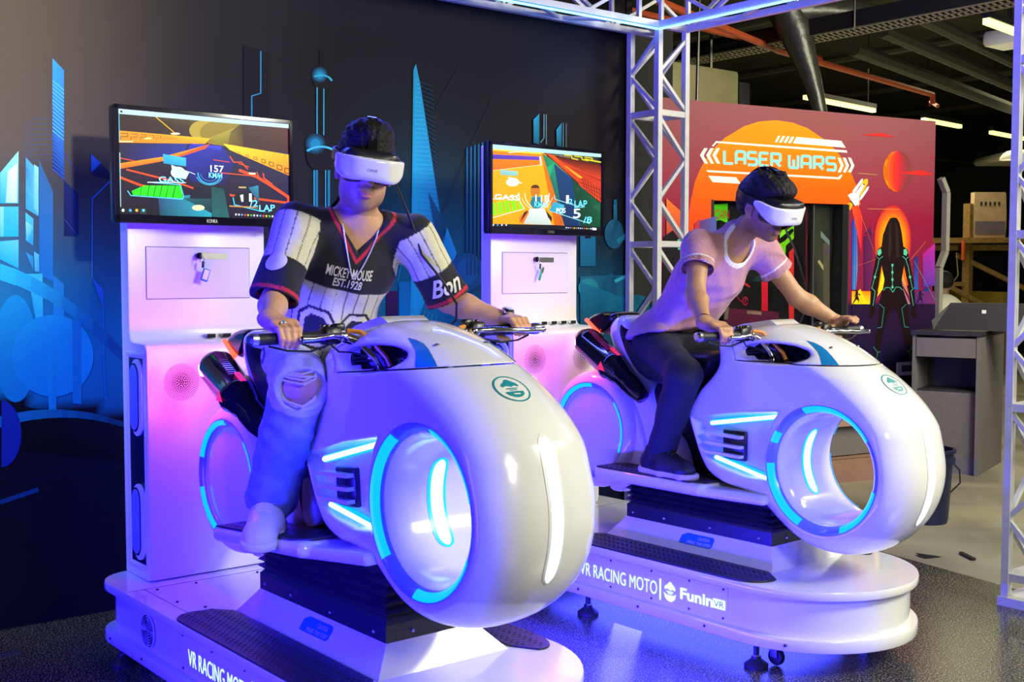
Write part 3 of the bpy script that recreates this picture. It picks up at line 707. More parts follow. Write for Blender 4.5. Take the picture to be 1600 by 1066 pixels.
12587c 185c88 0c4068 0a3458|3.916,2.179 3.929,2.186 3.928,1.465 3.915,1.465
2e1040 3a1448 2a1040 241038|3.283,1.385 3.349,1.384 3.348,1.171 3.282,1.173
0f6c94 0f6c94 0c84a8 0c84a8|3.357,1.433 3.428,1.433 3.427,1.169 3.356,1.171
2294b8 1c90b4 105c78 10587c|4.253,2.325 4.295,2.36 4.295,2.191 4.253,2.195
508c98|4.326,2.359 4.326,2.228 4.334,2.229 4.334,2.36
508c98|4.327,2.23 4.301,2.203 4.307,2.2 4.333,2.227
608890|4.343,2.361 4.344,2.194 4.35,2.194 4.349,2.361
2490b0 1c84a4 0c4c64 0c4c64|4.422,2.282 4.461,2.324 4.461,2.188 4.423,2.192
508c98|4.471,2.325 4.471,2.188 4.476,2.189 4.476,2.325
607880|4.493,2.323 4.493,2.19 4.499,2.19 4.498,2.323
0c6484 0c6c8c 0a5c7c 0a5878|4.605,1.692 4.726,1.695 4.727,1.516 4.606,1.516
145c78 145c78 105470 10587c|4.606,1.457 4.967,1.464 4.969,1.197 4.607,1.206
1c7c88|4.753,1.389 4.751,1.402 4.745,1.414 4.735,1.424 4.722,1.433 4.707,1.44 4.689,1.444 4.671,1.446 4.653,1.444 4.637,1.44 4.621,1.434 4.609,1.425 4.599,1.415 4.593,1.403 4.592,1.391 4.594,1.378 4.599,1.366 4.609,1.356 4.622,1.347 4.637,1.34 4.654,1.336 4.672,1.334 4.69,1.335 4.707,1.339 4.723,1.346 4.735,1.354 4.745,1.365 4.751,1.377
0c5070|4.909,1.388 4.907,1.407 4.903,1.424 4.895,1.44 4.885,1.453 4.873,1.463 4.86,1.469 4.846,1.472 4.832,1.469 4.819,1.463 4.807,1.454 4.797,1.44 4.79,1.425 4.785,1.407 4.784,1.389 4.786,1.371 4.79,1.353 4.798,1.337 4.808,1.324 4.82,1.314 4.833,1.308 4.847,1.305 4.861,1.307 4.874,1.313 4.886,1.323 4.896,1.336 4.903,1.352 4.908,1.37
34b0c0|4.888,1.418 4.999,1.455 4.988,1.472 4.877,1.435
0f6080|5.321,1.188 5.319,1.206 5.312,1.224 5.302,1.242 5.288,1.259 5.27,1.275 5.249,1.29 5.225,1.304 5.198,1.316 5.169,1.326 5.138,1.335 5.105,1.341 5.072,1.346 5.038,1.348 5.004,1.349 4.971,1.347 4.939,1.343 4.907,1.338 4.878,1.33 4.851,1.321 4.826,1.31 4.803,1.298 4.784,1.284 4.768,1.269 4.755,1.253 4.746,1.237 4.741,1.22 4.739,1.202
0c6888 0c6888 083c58 083048|4.606,1.427 5.022,1.31 5.024,1.041 4.608,1.057
125c74 166c80 0c4c64|4.869,1.908 4.895,1.909 4.907,1.653
12546c|4.954,1.707 4.952,1.726 4.946,1.745 4.937,1.761 4.924,1.774 4.909,1.784 4.892,1.79 4.875,1.792 4.857,1.789 4.841,1.782 4.826,1.772 4.814,1.758 4.805,1.741 4.799,1.723 4.798,1.704 4.8,1.685 4.805,1.667 4.815,1.65 4.827,1.637 4.842,1.627 4.859,1.621 4.876,1.619 4.893,1.621 4.91,1.628 4.925,1.638 4.937,1.652 4.947,1.669 4.952,1.688
1c7088 1c7088 104c64 104c64|4.869,1.878 4.895,1.879 4.896,1.766 4.87,1.765
1c7488|4.913,1.65 5.002,1.697 4.981,1.718 4.891,1.671"""
ART_LASER="""ff9018 ff9018 ff9018 ff9018|-1.643,2.587 -1.643,2.587 -1.484,2.579 -1.801,2.567
ff9018 ff9018 ff8c16 ff8c16|-1.801,2.567 -1.484,2.579 -1.339,2.547 -1.938,2.525
ff8c16 ff8c16 ff8814 ff8814|-1.938,2.525 -1.339,2.547 -1.15,2.463 -2.109,2.434
ff8814 ff8814 ff8010 ff8010|-2.109,2.434 -1.15,2.463 -1.056,2.399 -2.191,2.369
ff8010 ff8010 ff760c ff760c|-2.191,2.369 -1.056,2.399 -0.972,2.325 -2.261,2.295
ff760c ff760c ff6c0a ff6c0a|-2.261,2.295 -0.972,2.325 -0.9,2.24 -2.319,2.214
ff6c0a ff6c0a ff600a ff600a|-2.319,2.214 -0.9,2.24 -0.835,2.134 -2.37,2.115
ff600a ff600a ff560c ff560c|-2.37,2.115 -0.835,2.134 -0.791,1.998 -2.401,1.99
ff560c ff560c fc4a10 fc4a10|-2.401,2.003 -2.22,2.009 -2.218,1.891 -2.42,1.887
fc4a10 fc4a10 f44018 f44018|-2.42,1.887 -2.218,1.891 -2.217,1.756 -2.417,1.753
f44018 f44018 e83820 e83820|-2.417,1.753 -2.217,1.756 -2.215,1.598 -2.379,1.597
fbf3e4|-1.65,2.428 -1.619,2.477 -1.598,2.478 -1.626,2.43
fbf3e4|-1.61,2.427 -1.577,2.477 -1.552,2.478 -1.586,2.428
fbf3e4|-1.567,2.428 -1.534,2.477 -1.509,2.477 -1.542,2.428
fbf3e4|-1.525,2.429 -1.491,2.477 -1.466,2.477 -1.498,2.428
fbf3e4|-1.479,2.429 -1.445,2.477 -1.002,2.471 -0.956,2.423
fbf3e4|-2.254,2.162 -2.004,2.16 -1.962,2.116 -2.214,2.118
fbf3e4|-1.651,2.139 -1.614,2.159 -1.593,2.16 -1.618,2.12
fbf3e4|-1.597,2.121 -1.574,2.16 -1.55,2.16 -1.574,2.12
fbf3e4|-2.225,2.369 -2.188,2.407 -2.173,2.403 -2.209,2.37
fbf3e4|-2.188,2.407 -0.947,2.403 -0.94,2.386 -2.18,2.395
fbf3e4|-2.271,2.2 -1.028,2.198 -1.011,2.183 -2.259,2.187
fbf3e4|-1.028,2.198 -1,2.219 -0.983,2.218 -1.011,2.183
fbf3e4|-2.328,2.302 -2.291,2.353 -2.261,2.353 -2.296,2.301
fbf3e4|-2.328,2.302 -2.296,2.301 -2.256,2.245 -2.286,2.245
fbf3e4|-2.274,2.304 -2.237,2.355 -2.207,2.356 -2.242,2.303
fbf3e4|-2.274,2.304 -2.242,2.303 -2.202,2.247 -2.231,2.247
fbf3e4|-2.219,2.307 -2.182,2.358 -2.152,2.359 -2.187,2.306
fbf3e4|-2.219,2.307 -2.187,2.306 -2.147,2.25 -2.177,2.25
fbf3e4|-1.039,2.346 -1.007,2.343 -0.972,2.288 -1.004,2.286
fbf3e4|-1.004,2.286 -0.972,2.288 -1.005,2.234 -1.034,2.236
fbf3e4|-0.986,2.348 -0.954,2.346 -0.918,2.29 -0.95,2.289
fbf3e4|-0.95,2.289 -0.918,2.29 -0.952,2.236 -0.981,2.238
fbf3e4|-0.932,2.351 -0.9,2.348 -0.865,2.292 -0.897,2.291
fbf3e4|-0.897,2.291 -0.865,2.292 -0.898,2.238 -0.928,2.241
86d0d8|-2.126,2.343 -2.124,2.254 -2.099,2.256 -2.1,2.344
86d0d8|-2.113,2.245 -2.034,2.245 -2.033,2.265 -2.111,2.265
86d0d8|-2.1,2.256 -2.103,2.262 -2.112,2.265 -2.12,2.261 -2.124,2.255 -2.12,2.248 -2.112,2.246 -2.103,2.249
86d0d8|-1.993,2.255 -1.994,2.334 -2.02,2.332 -2.019,2.254
86d0d8|-1.997,2.328 -1.987,2.338 -2.008,2.349 -2.017,2.338
86d0d8|-1.998,2.334 -1.938,2.334 -1.936,2.354 -1.997,2.354
86d0d8|-1.948,2.338 -1.938,2.327 -1.917,2.339 -1.927,2.35
86d0d8|-1.94,2.332 -1.939,2.254 -1.913,2.255 -1.915,2.334
86d0d8|-1.995,2.334 -1.998,2.34 -2.007,2.342 -2.016,2.339 -2.019,2.332 -2.015,2.326 -2.007,2.323 -1.998,2.327
86d0d8|-1.985,2.344 -1.989,2.351 -1.998,2.353 -2.006,2.35 -2.01,2.343 -2.006,2.336 -1.997,2.334 -1.989,2.337
86d0d8|-1.925,2.344 -1.929,2.351 -1.937,2.353 -1.946,2.35 -1.949,2.343 -1.946,2.337 -1.937,2.334 -1.928,2.337
86d0d8|-1.915,2.334 -1.919,2.34 -1.927,2.343 -1.936,2.339 -1.94,2.332 -1.936,2.326 -1.927,2.323 -1.919,2.327
86d0d8|-2.007,2.28 -1.927,2.28 -1.926,2.3 -2.006,2.3
86d0d8|-1.819,2.354 -1.891,2.354 -1.892,2.334 -1.82,2.334
86d0d8|-1.902,2.349 -1.91,2.34 -1.889,2.329 -1.881,2.338
86d0d8|-1.913,2.334 -1.912,2.307 -1.886,2.309 -1.887,2.335
86d0d8|-1.91,2.302 -1.902,2.293 -1.881,2.305 -1.889,2.314
86d0d8|-1.892,2.289 -1.827,2.289 -1.826,2.309 -1.891,2.309
86d0d8|-1.837,2.293 -1.829,2.284 -1.808,2.296 -1.816,2.305
86d0d8|-1.831,2.289 -1.831,2.262 -1.805,2.264 -1.806,2.291
86d0d8|-1.829,2.268 -1.837,2.26 -1.815,2.249 -1.807,2.258
86d0d8|-1.825,2.264 -1.898,2.264 -1.899,2.244 -1.827,2.244
86d0d8|-1.879,2.344 -1.883,2.351 -1.892,2.353 -1.901,2.35 -1.904,2.343 -1.9,2.337 -1.892,2.334 -1.883,2.337
86d0d8|-1.887,2.335 -1.891,2.342 -1.9,2.344 -1.908,2.341 -1.912,2.334 -1.908,2.328 -1.9,2.325 -1.891,2.328
86d0d8|-1.887,2.309 -1.891,2.315 -1.899,2.318 -1.908,2.314 -1.912,2.307 -1.908,2.301 -1.899,2.298 -1.89,2.302
86d0d8|-1.879,2.3 -1.883,2.306 -1.891,2.309 -1.9,2.305 -1.903,2.298 -1.9,2.292 -1.891,2.289 -1.882,2.293
86d0d8|-1.814,2.3 -1.818,2.306 -1.827,2.309 -1.836,2.305 -1.839,2.298 -1.835,2.292 -1.827,2.289 -1.818,2.293
86d0d8|-1.806,2.291 -1.81,2.297 -1.819,2.3 -1.827,2.296 -1.831,2.289 -1.827,2.283 -1.818,2.28 -1.81,2.284
86d0d8|-1.806,2.264 -1.809,2.27 -1.818,2.273 -1.827,2.269 -1.831,2.263 -1.827,2.256 -1.818,2.253 -1.809,2.257
86d0d8|-1.814,2.255 -1.817,2.261 -1.826,2.264 -1.835,2.261 -1.838,2.254 -1.835,2.247 -1.826,2.244 -1.817,2.248
86d0d8|-1.709,2.354 -1.783,2.354 -1.784,2.334 -1.71,2.334
86d0d8|-1.794,2.349 -1.802,2.34 -1.781,2.33 -1.773,2.339
86d0d8|-1.804,2.334 -1.803,2.262 -1.777,2.264 -1.778,2.336
86d0d8|-1.801,2.257 -1.792,2.248 -1.771,2.26 -1.779,2.269
86d0d8|-1.782,2.244 -1.709,2.244 -1.708,2.264 -1.781,2.264
86d0d8|-1.771,2.345 -1.774,2.351 -1.783,2.354 -1.792,2.35 -1.796,2.343 -1.792,2.337 -1.783,2.334 -1.774,2.338
86d0d8|-1.779,2.336 -1.782,2.342 -1.791,2.345 -1.8,2.341 -1.804,2.334 -1.8,2.328 -1.791,2.325 -1.782,2.329
86d0d8|-1.778,2.264 -1.781,2.27 -1.79,2.273 -1.799,2.269 -1.802,2.262 -1.799,2.256 -1.79,2.253 -1.781,2.257
86d0d8|-1.769,2.254 -1.773,2.261 -1.782,2.264 -1.791,2.26 -1.794,2.253 -1.79,2.247 -1.782,2.244 -1.773,2.247
86d0d8|-1.791,2.289 -1.722,2.289 -1.721,2.309 -1.79,2.309
86d0d8|-1.667,2.254 -1.668,2.345 -1.695,2.344 -1.693,2.253
86d0d8|-1.682,2.334 -1.608,2.334 -1.607,2.354 -1.681,2.354
86d0d8|-1.618,2.338 -1.61,2.329 -1.588,2.341 -1.596,2.35
86d0d8|-1.612,2.335 -1.611,2.298 -1.585,2.299 -1.585,2.336
86d0d8|-1.608,2.305 -1.616,2.298 -1.596,2.285 -1.588,2.292
86d0d8|-1.606,2.302 -1.68,2.302 -1.681,2.282 -1.607,2.281
86d0d8|-1.669,2.345 -1.673,2.351 -1.682,2.354 -1.69,2.351 -1.694,2.344 -1.69,2.337 -1.681,2.334 -1.672,2.338
86d0d8|-1.594,2.345 -1.598,2.352 -1.607,2.354 -1.616,2.351 -1.62,2.344 -1.616,2.337 -1.607,2.335 -1.598,2.338
86d0d8|-1.586,2.336 -1.59,2.343 -1.599,2.345 -1.608,2.342 -1.611,2.335 -1.608,2.328 -1.599,2.325 -1.59,2.329
86d0d8|-1.585,2.299 -1.589,2.306 -1.598,2.309 -1.607,2.305 -1.611,2.298 -1.607,2.292 -1.598,2.289 -1.589,2.292
86d0d8|-1.594,2.292 -1.597,2.299 -1.606,2.301 -1.615,2.298 -1.619,2.291 -1.615,2.284 -1.606,2.282 -1.597,2.285
86d0d8|-1.653,2.285 -1.607,2.246 -1.587,2.26 -1.634,2.299
86d0d8|-1.527,2.34 -1.525,2.261 -1.499,2.262 -1.5,2.341
86d0d8|-1.524,2.256 -1.515,2.245 -1.492,2.256 -1.5,2.267
86d0d8|-1.504,2.24 -1.437,2.24 -1.435,2.26 -1.503,2.261
86d0d8|-1.424,2.245 -1.416,2.256 -1.439,2.266 -1.448,2.255
86d0d8|-1.414,2.261 -1.416,2.341 -1.443,2.34 -1.441,2.26
86d0d8|-1.499,2.262 -1.503,2.269 -1.512,2.271 -1.521,2.268 -1.525,2.261 -1.521,2.254 -1.512,2.251 -1.503,2.255
86d0d8|-1.491,2.251 -1.494,2.258 -1.504,2.26 -1.513,2.257 -1.516,2.25 -1.512,2.243 -1.503,2.241 -1.494,2.244
86d0d8|-1.423,2.251 -1.427,2.257 -1.436,2.26 -1.445,2.257 -1.449,2.25 -1.445,2.243 -1.436,2.24 -1.427,2.244
86d0d8|-1.415,2.261 -1.419,2.268 -1.428,2.271 -1.437,2.267 -1.441,2.26 -1.437,2.254 -1.428,2.251 -1.419,2.254
86d0d8|-1.484,2.308 -1.483,2.25 -1.456,2.251 -1.457,2.309
86d0d8|-1.378,2.25 -1.38,2.33 -1.407,2.329 -1.405,2.249
86d0d8|-1.382,2.324 -1.372,2.335 -1.394,2.346 -1.404,2.335
86d0d8|-1.384,2.33 -1.319,2.33 -1.318,2.351 -1.383,2.351
86d0d8|-1.33,2.334 -1.319,2.323 -1.297,2.336 -1.307,2.347
86d0d8|-1.322,2.329 -1.32,2.249 -1.293,2.25 -1.294,2.33
86d0d8|-1.38,2.33 -1.384,2.337 -1.393,2.339 -1.403,2.336 -1.406,2.329 -1.402,2.322 -1.393,2.32 -1.384,2.323
86d0d8|-1.37,2.341 -1.374,2.348 -1.384,2.35 -1.393,2.347 -1.396,2.34 -1.392,2.333 -1.383,2.33 -1.374,2.334
86d0d8|-1.305,2.341 -1.309,2.348 -1.319,2.35 -1.328,2.347 -1.332,2.34 -1.328,2.333 -1.318,2.33 -1.309,2.334
86d0d8|-1.295,2.33 -1.299,2.337 -1.308,2.339 -1.318,2.336 -1.321,2.329 -1.317,2.322 -1.308,2.319 -1.299,2.323
86d0d8|-1.393,2.276 -1.308,2.275 -1.307,2.296 -1.392,2.296
86d0d8|-1.257,2.25 -1.258,2.341 -1.286,2.34 -1.284,2.249
86d0d8|-1.273,2.33 -1.195,2.33 -1.194,2.351 -1.271,2.351
86d0d8|-1.206,2.334 -1.197,2.325 -1.174,2.337 -1.183,2.347
86d0d8|-1.199,2.33 -1.199,2.294 -1.171,2.295 -1.172,2.332
86d0d8|-1.195,2.301 -1.204,2.294 -1.183,2.281 -1.175,2.288
86d0d8|-1.193,2.298 -1.27,2.298 -1.272,2.277 -1.194,2.277
86d0d8|-1.259,2.341 -1.263,2.348 -1.272,2.35 -1.282,2.347 -1.285,2.34 -1.281,2.333 -1.272,2.33 -1.263,2.334
86d0d8|-1.181,2.341 -1.185,2.348 -1.195,2.35 -1.204,2.347 -1.208,2.34 -1.204,2.333 -1.194,2.33 -1.185,2.334
86d0d8|-1.172,2.332 -1.176,2.339 -1.186,2.341 -1.195,2.338 -1.199,2.331 -1.195,2.324 -1.185,2.321 -1.176,2.325
86d0d8|-1.171,2.295 -1.176,2.302 -1.185,2.305 -1.194,2.301 -1.198,2.294 -1.194,2.287 -1.185,2.285 -1.175,2.288
86d0d8|-1.18,2.288 -1.184,2.295 -1.194,2.297 -1.203,2.294 -1.207,2.287 -1.203,2.28 -1.193,2.277 -1.184,2.281
86d0d8|-1.243,2.28 -1.194,2.242 -1.174,2.256 -1.222,2.295
86d0d8|-1.061,2.351 -1.14,2.351 -1.141,2.33 -1.062,2.33
86d0d8|-1.152,2.346 -1.16,2.337 -1.137,2.325 -1.129,2.335
86d0d8|-1.163,2.33 -1.162,2.303 -1.134,2.304 -1.135,2.332
86d0d8|-1.16,2.297 -1.151,2.288 -1.128,2.301 -1.137,2.31
86d0d8|-1.14,2.284 -1.07,2.284 -1.069,2.305 -1.139,2.305
86d0d8|-1.081,2.288 -1.072,2.279 -1.049,2.291 -1.058,2.301
86d0d8|-1.074,2.284 -1.074,2.257 -1.046,2.258 -1.046,2.286
86d0d8|-1.071,2.263 -1.08,2.254 -1.057,2.243 -1.048,2.252
86d0d8|-1.068,2.259 -1.146,2.259 -1.148,2.238 -1.069,2.238
86d0d8|-1.127,2.341 -1.131,2.348 -1.14,2.35 -1.15,2.347 -1.154,2.34 -1.15,2.333 -1.14,2.33 -1.131,2.334
86d0d8|-1.135,2.332 -1.139,2.339 -1.149,2.341 -1.158,2.338 -1.162,2.331 -1.158,2.324 -1.149,2.321 -1.139,2.324
86d0d8|-1.135,2.304 -1.139,2.311 -1.148,2.314 -1.158,2.31 -1.162,2.303 -1.158,2.296 -1.148,2.294 -1.139,2.297
86d0d8|-1.126,2.295 -1.13,2.302 -1.14,2.304 -1.149,2.301 -1.153,2.294 -1.149,2.287 -1.139,2.284 -1.13,2.288
86d0d8|-1.056,2.295 -1.06,2.302 -1.07,2.304 -1.079,2.301 -1.083,2.294 -1.079,2.287 -1.069,2.284 -1.06,2.288
86d0d8|-1.047,2.286 -1.051,2.293 -1.061,2.295 -1.07,2.292 -1.074,2.285 -1.07,2.278 -1.06,2.275 -1.051,2.278
86d0d8|-1.046,2.258 -1.05,2.265 -1.06,2.268 -1.069,2.264 -1.073,2.257 -1.069,2.25 -1.06,2.247 -1.05,2.251
86d0d8|-1.055,2.249 -1.059,2.256 -1.069,2.258 -1.078,2.255 -1.082,2.248 -1.078,2.241 -1.068,2.238 -1.059,2.242
ff8a14|-0.418,2.425 -0.455,2.418 -0.489,2.403 -0.519,2.38 -0.543,2.351 -0.559,2.317 -0.567,2.279 -0.566,2.242 -0.556,2.205 -0.538,2.172 -0.513,2.145 -0.482,2.124 -0.447,2.112 -0.41,2.108 -0.421,2.108 -0.462,2.116 -0.5,2.134 -0.531,2.163 -0.553,2.198 -0.566,2.239 -0.567,2.282 -0.556,2.323 -0.536,2.361 -0.506,2.392 -0.47,2.413 -0.429,2.424
fa5a20|-0.418,2.425 -0.446,2.419 -0.473,2.404 -0.496,2.381 -0.515,2.352 -0.527,2.318 -0.533,2.281 -0.532,2.243 -0.524,2.206 -0.51,2.173 -0.49,2.145 -0.466,2.125 -0.439,2.112 -0.41,2.108 -0.41,2.108 -0.43,2.112 -0.45,2.125 -0.468,2.146 -0.482,2.174 -0.492,2.208 -0.498,2.244 -0.499,2.282 -0.495,2.319 -0.487,2.353 -0.474,2.382 -0.457,2.405 -0.438,2.419 -0.418,2.425
f04428|-0.418,2.425 -0.438,2.419 -0.457,2.405 -0.474,2.382 -0.487,2.353 -0.495,2.319 -0.499,2.282 -0.498,2.244 -0.492,2.208 -0.482,2.174 -0.468,2.146 -0.45,2.125 -0.43,2.112 -0.41,2.108 -0.41,2.108 -0.422,2.112 -0.434,2.126 -0.445,2.147 -0.454,2.175 -0.46,2.209 -0.464,2.246 -0.465,2.284 -0.463,2.321 -0.458,2.355 -0.451,2.383 -0.441,2.406 -0.43,2.42 -0.418,2.425
e03428|-0.418,2.425 -0.43,2.42 -0.441,2.406 -0.451,2.383 -0.458,2.355 -0.463,2.321 -0.465,2.284 -0.464,2.246 -0.46,2.209 -0.454,2.175 -0.445,2.147 -0.434,2.126 -0.422,2.112 -0.41,2.108 -0.41,2.108 -0.414,2.113 -0.418,2.126 -0.422,2.148 -0.426,2.176 -0.428,2.21 -0.43,2.247 -0.431,2.285 -0.431,2.322 -0.43,2.356 -0.428,2.385 -0.425,2.406 -0.422,2.42 -0.418,2.425
d02c30|-0.418,2.425 -0.422,2.42 -0.425,2.406 -0.428,2.385 -0.43,2.356 -0.431,2.322 -0.431,2.285 -0.43,2.247 -0.428,2.21 -0.426,2.176 -0.422,2.148 -0.418,2.126 -0.414,2.113 -0.41,2.108 -0.41,2.108 -0.406,2.113 -0.402,2.127 -0.399,2.149 -0.397,2.177 -0.396,2.211 -0.396,2.248 -0.397,2.287 -0.399,2.324 -0.402,2.357 -0.405,2.386 -0.409,2.407 -0.414,2.42 -0.418,2.425
b82c38|-0.418,2.425 -0.414,2.42 -0.409,2.407 -0.405,2.386 -0.402,2.357 -0.399,2.324 -0.397,2.287 -0.396,2.248 -0.396,2.211 -0.397,2.177 -0.399,2.149 -0.402,2.127 -0.406,2.113 -0.41,2.108 -0.41,2.108 -0.397,2.113 -0.386,2.127 -0.376,2.149 -0.369,2.178 -0.364,2.212 -0.362,2.25 -0.363,2.288 -0.367,2.325 -0.373,2.358 -0.382,2.387 -0.393,2.408 -0.405,2.421 -0.418,2.425
a03040|-0.418,2.425 -0.405,2.421 -0.393,2.408 -0.382,2.387 -0.373,2.358 -0.367,2.325 -0.363,2.288 -0.362,2.25 -0.364,2.212 -0.369,2.178 -0.376,2.149 -0.386,2.127 -0.397,2.113 -0.41,2.108 -0.41,2.108 -0.389,2.114 -0.37,2.128 -0.353,2.15 -0.34,2.179 -0.331,2.214 -0.327,2.251 -0.328,2.289 -0.334,2.326 -0.345,2.36 -0.359,2.388 -0.377,2.409 -0.397,2.421 -0.418,2.425
8c343c|-0.418,2.425 -0.397,2.421 -0.377,2.409 -0.359,2.388 -0.345,2.36 -0.334,2.326 -0.328,2.289 -0.327,2.251 -0.331,2.214 -0.34,2.179 -0.353,2.15 -0.37,2.128 -0.389,2.114 -0.41,2.108 -0.409,2.108 -0.381,2.114 -0.354,2.128 -0.33,2.151 -0.312,2.18 -0.299,2.215 -0.293,2.252 -0.294,2.291 -0.302,2.328 -0.316,2.361 -0.337,2.389 -0.361,2.409 -0.389,2.422 -0.418,2.425
7c3a3c|-0.418,2.425 -0.389,2.422 -0.361,2.409 -0.337,2.389 -0.316,2.361 -0.302,2.328 -0.294,2.291 -0.293,2.252 -0.299,2.215 -0.312,2.18 -0.33,2.151 -0.354,2.128 -0.381,2.114 -0.409,2.108 -0.409,2.108 -0.372,2.114 -0.338,2.129 -0.307,2.152 -0.283,2.181 -0.266,2.216 -0.258,2.254 -0.259,2.292 -0.269,2.329 -0.288,2.362 -0.313,2.39 -0.345,2.41 -0.38,2.422 -0.418,2.425
d02c2c|-0.808,2.527 -0.581,2.554 -0.444,2.527
d02c2c|-0.41,2.257 -0.145,2.288 -0.016,2.258 -0.144,2.243
c02c38|-0.077,2.396 -0.02,2.409 -0.02,2.394
c09060|-0.828,2.233 -0.628,2.229 -0.627,2.233 -0.828,2.238
f8a818|-0.934,2.001 -0.886,2.021 -0.875,1.995 -0.904,1.951 -0.919,1.972
f4b020|-0.795,2.162 -0.761,2.193 -0.726,2.198 -0.725,2.161 -0.797,2.063 -0.828,2.077
e4dcec|-0.883,2.101 -0.795,2.191 -0.776,2.199 -0.78,2.177 -0.848,2.095 -0.877,2.083
dcd0ec|-0.807,2.052 -0.734,2.135 -0.711,2.143 -0.719,2.117 -0.777,2.049 -0.807,2.027
f0ecf4|-0.931,2.067 -0.887,2.086 -0.848,2.087 -0.775,2.163 -0.755,2.153 -0.808,2.078 -0.812,2.041 -0.815,1.979 -0.855,1.989 -0.896,2.028
302838|-0.78,2.155 -0.77,2.161 -0.755,2.154 -0.764,2.145
302838|-0.91,2.024 -0.896,2.028 -0.865,1.999 -0.875,1.995
f85020 f83c20 e02830 c82038|-0.888,1.974 -0.822,1.998 -0.775,1.9 -0.783,1.625
3038a8 2838a0 3078d8 4090e0 2850b0|-0.886,1.865 -0.86,1.898 -0.847,1.822 -0.837,1.349 -0.874,1.349
2858c0 2858c0 3890e0 50a0e8|-0.843,1.811 -0.831,1.811 -0.818,1.514 -0.829,1.349
501848 5c1c50 682058 501848|-0.758,1.757 -0.674,1.775 -0.654,1.347 -0.748,1.348
48184c 581c58 501c58|-0.746,1.779 -0.69,1.836 -0.674,1.775
a82090 c028a0 6030a8 4830a0|-0.124,1.624 0.014,1.717 0.024,1.378 -0.109,1.361
7838b0|-0.115,1.596 0.015,1.665 0.016,1.656 -0.115,1.589
7838b0|-0.115,1.573 0.016,1.638 0.016,1.629 -0.114,1.566
7838b0|-0.114,1.55 0.017,1.61 0.017,1.601 -0.114,1.543
7838b0|-0.113,1.527 0.018,1.583 0.018,1.573 -0.113,1.52
7838b0|-0.113,1.504 0.019,1.555 0.019,1.546 -0.112,1.497
7838b0|-0.112,1.481 0.019,1.527 0.02,1.518 -0.112,1.474
7838b0|-0.111,1.458 0.02,1.5 0.02,1.49 -0.111,1.451
7838b0|-0.111,1.435 0.021,1.472 0.021,1.463 -0.111,1.429
7838b0|-0.11,1.413 0.022,1.444 0.022,1.435 -0.11,1.406
7838b0|-0.109,1.39 0.023,1.417 0.023,1.408 -0.109,1.383
402080 302878 2858b8 3060c0|-0.216,1.601 -0.172,1.612 -0.161,1.344 -0.209,1.345
203080 203080 4050a8 4050a8|-0.105,1.35 -0.036,1.372 -0.024,1.228 -0.097,1.229
f89018 f87818 f8d020 f8e020|-0.874,1.338 -0.663,1.336 -0.661,1.236 -0.872,1.239
602878 702868 782c70 402878|-0.212,1.333 0.025,1.331 0.028,1.227 -0.209,1.23
f8b010 f8c818 f8e020|-0.844,1.316 -0.785,1.354 -0.707,1.237
a81834 a81834 e85c20 e85c20|-0.346,1.485 -0.312,1.52 -0.34,1.567 -0.367,1.54
a81834 a81834 e85c20 e85c20|-0.312,1.52 -0.285,1.564 -0.317,1.601 -0.34,1.567
a81834 a81834 e85c20 e85c20|-0.285,1.564 -0.264,1.615 -0.301,1.641 -0.317,1.601
a81834 a81834 e85c20 e85c20|-0.264,1.615 -0.253,1.672 -0.292,1.685 -0.301,1.641
a81834 a81834 e85c20 e85c20|-0.253,1.672 -0.25,1.731 -0.289,1.73 -0.292,1.685
a81834 a81834 e85c20 e85c20|-0.25,1.731 -0.256,1.789 -0.294,1.776 -0.289,1.73
a81834 a81834 e85c20 e85c20|-0.256,1.789 -0.271,1.845 -0.306,1.819 -0.294,1.776
a81834 a81834 e85c20 e85c20|-0.271,1.845 -0.293,1.896 -0.324,1.858 -0.306,1.819
a81834 a81834 e85c20 e85c20|-0.293,1.896 -0.323,1.939 -0.348,1.891 -0.324,1.858
a81834 a81834 e85c20 e85c20|-0.323,1.939 -0.358,1.973 -0.377,1.918 -0.348,1.891
a81834 a81834 e85c20 e85c20|-0.358,1.973 -0.398,1.996 -0.408,1.935 -0.377,1.918
a81834 a81834 e85c20 e85c20|-0.398,1.996 -0.439,2.007 -0.442,1.944 -0.408,1.935
a81834 a81834 e85c20 e85c20|-0.439,2.007 -0.481,2.005 -0.476,1.943 -0.442,1.944
a81834 a81834 e85c20 e85c20|-0.481,2.005 -0.522,1.992 -0.509,1.933 -0.476,1.943
a81834 a81834 e85c20 e85c20|-0.522,1.992 -0.56,1.968 -0.539,1.914 -0.509,1.933
a81834 a81834 e85c20 e85c20|-0.56,1.968 -0.592,1.933 -0.566,1.887 -0.539,1.914
a81834 a81834 e85c20 e85c20|-0.592,1.933 -0.619,1.889 -0.587,1.853 -0.566,1.887
a81834 a81834 e85c20 e85c20|-0.619,1.889 -0.638,1.838 -0.603,1.814 -0.587,1.853
a81834 a81834 e85c20 e85c20|-0.638,1.838 -0.65,1.783 -0.612,1.771 -0.603,1.814
a81834 a81834 e85c20 e85c20|-0.65,1.783 -0.653,1.725 -0.615,1.726 -0.612,1.771
a81834 a81834 e85c20 e85c20|-0.653,1.725 -0.647,1.668 -0.61,1.681 -0.615,1.726
a81834 a81834 e85c20 e85c20|-0.647,1.668 -0.633,1.613 -0.599,1.638 -0.61,1.681
a81834 a81834 e85c20 e85c20|-0.633,1.613 -0.611,1.562 -0.581,1.599 -0.599,1.638
a81834 a81834 e85c20 e85c20|-0.611,1.562 -0.582,1.519 -0.558,1.566 -0.581,1.599
a81834 a81834 e85c20 e85c20|-0.582,1.519 -0.548,1.485 -0.53,1.54 -0.558,1.566
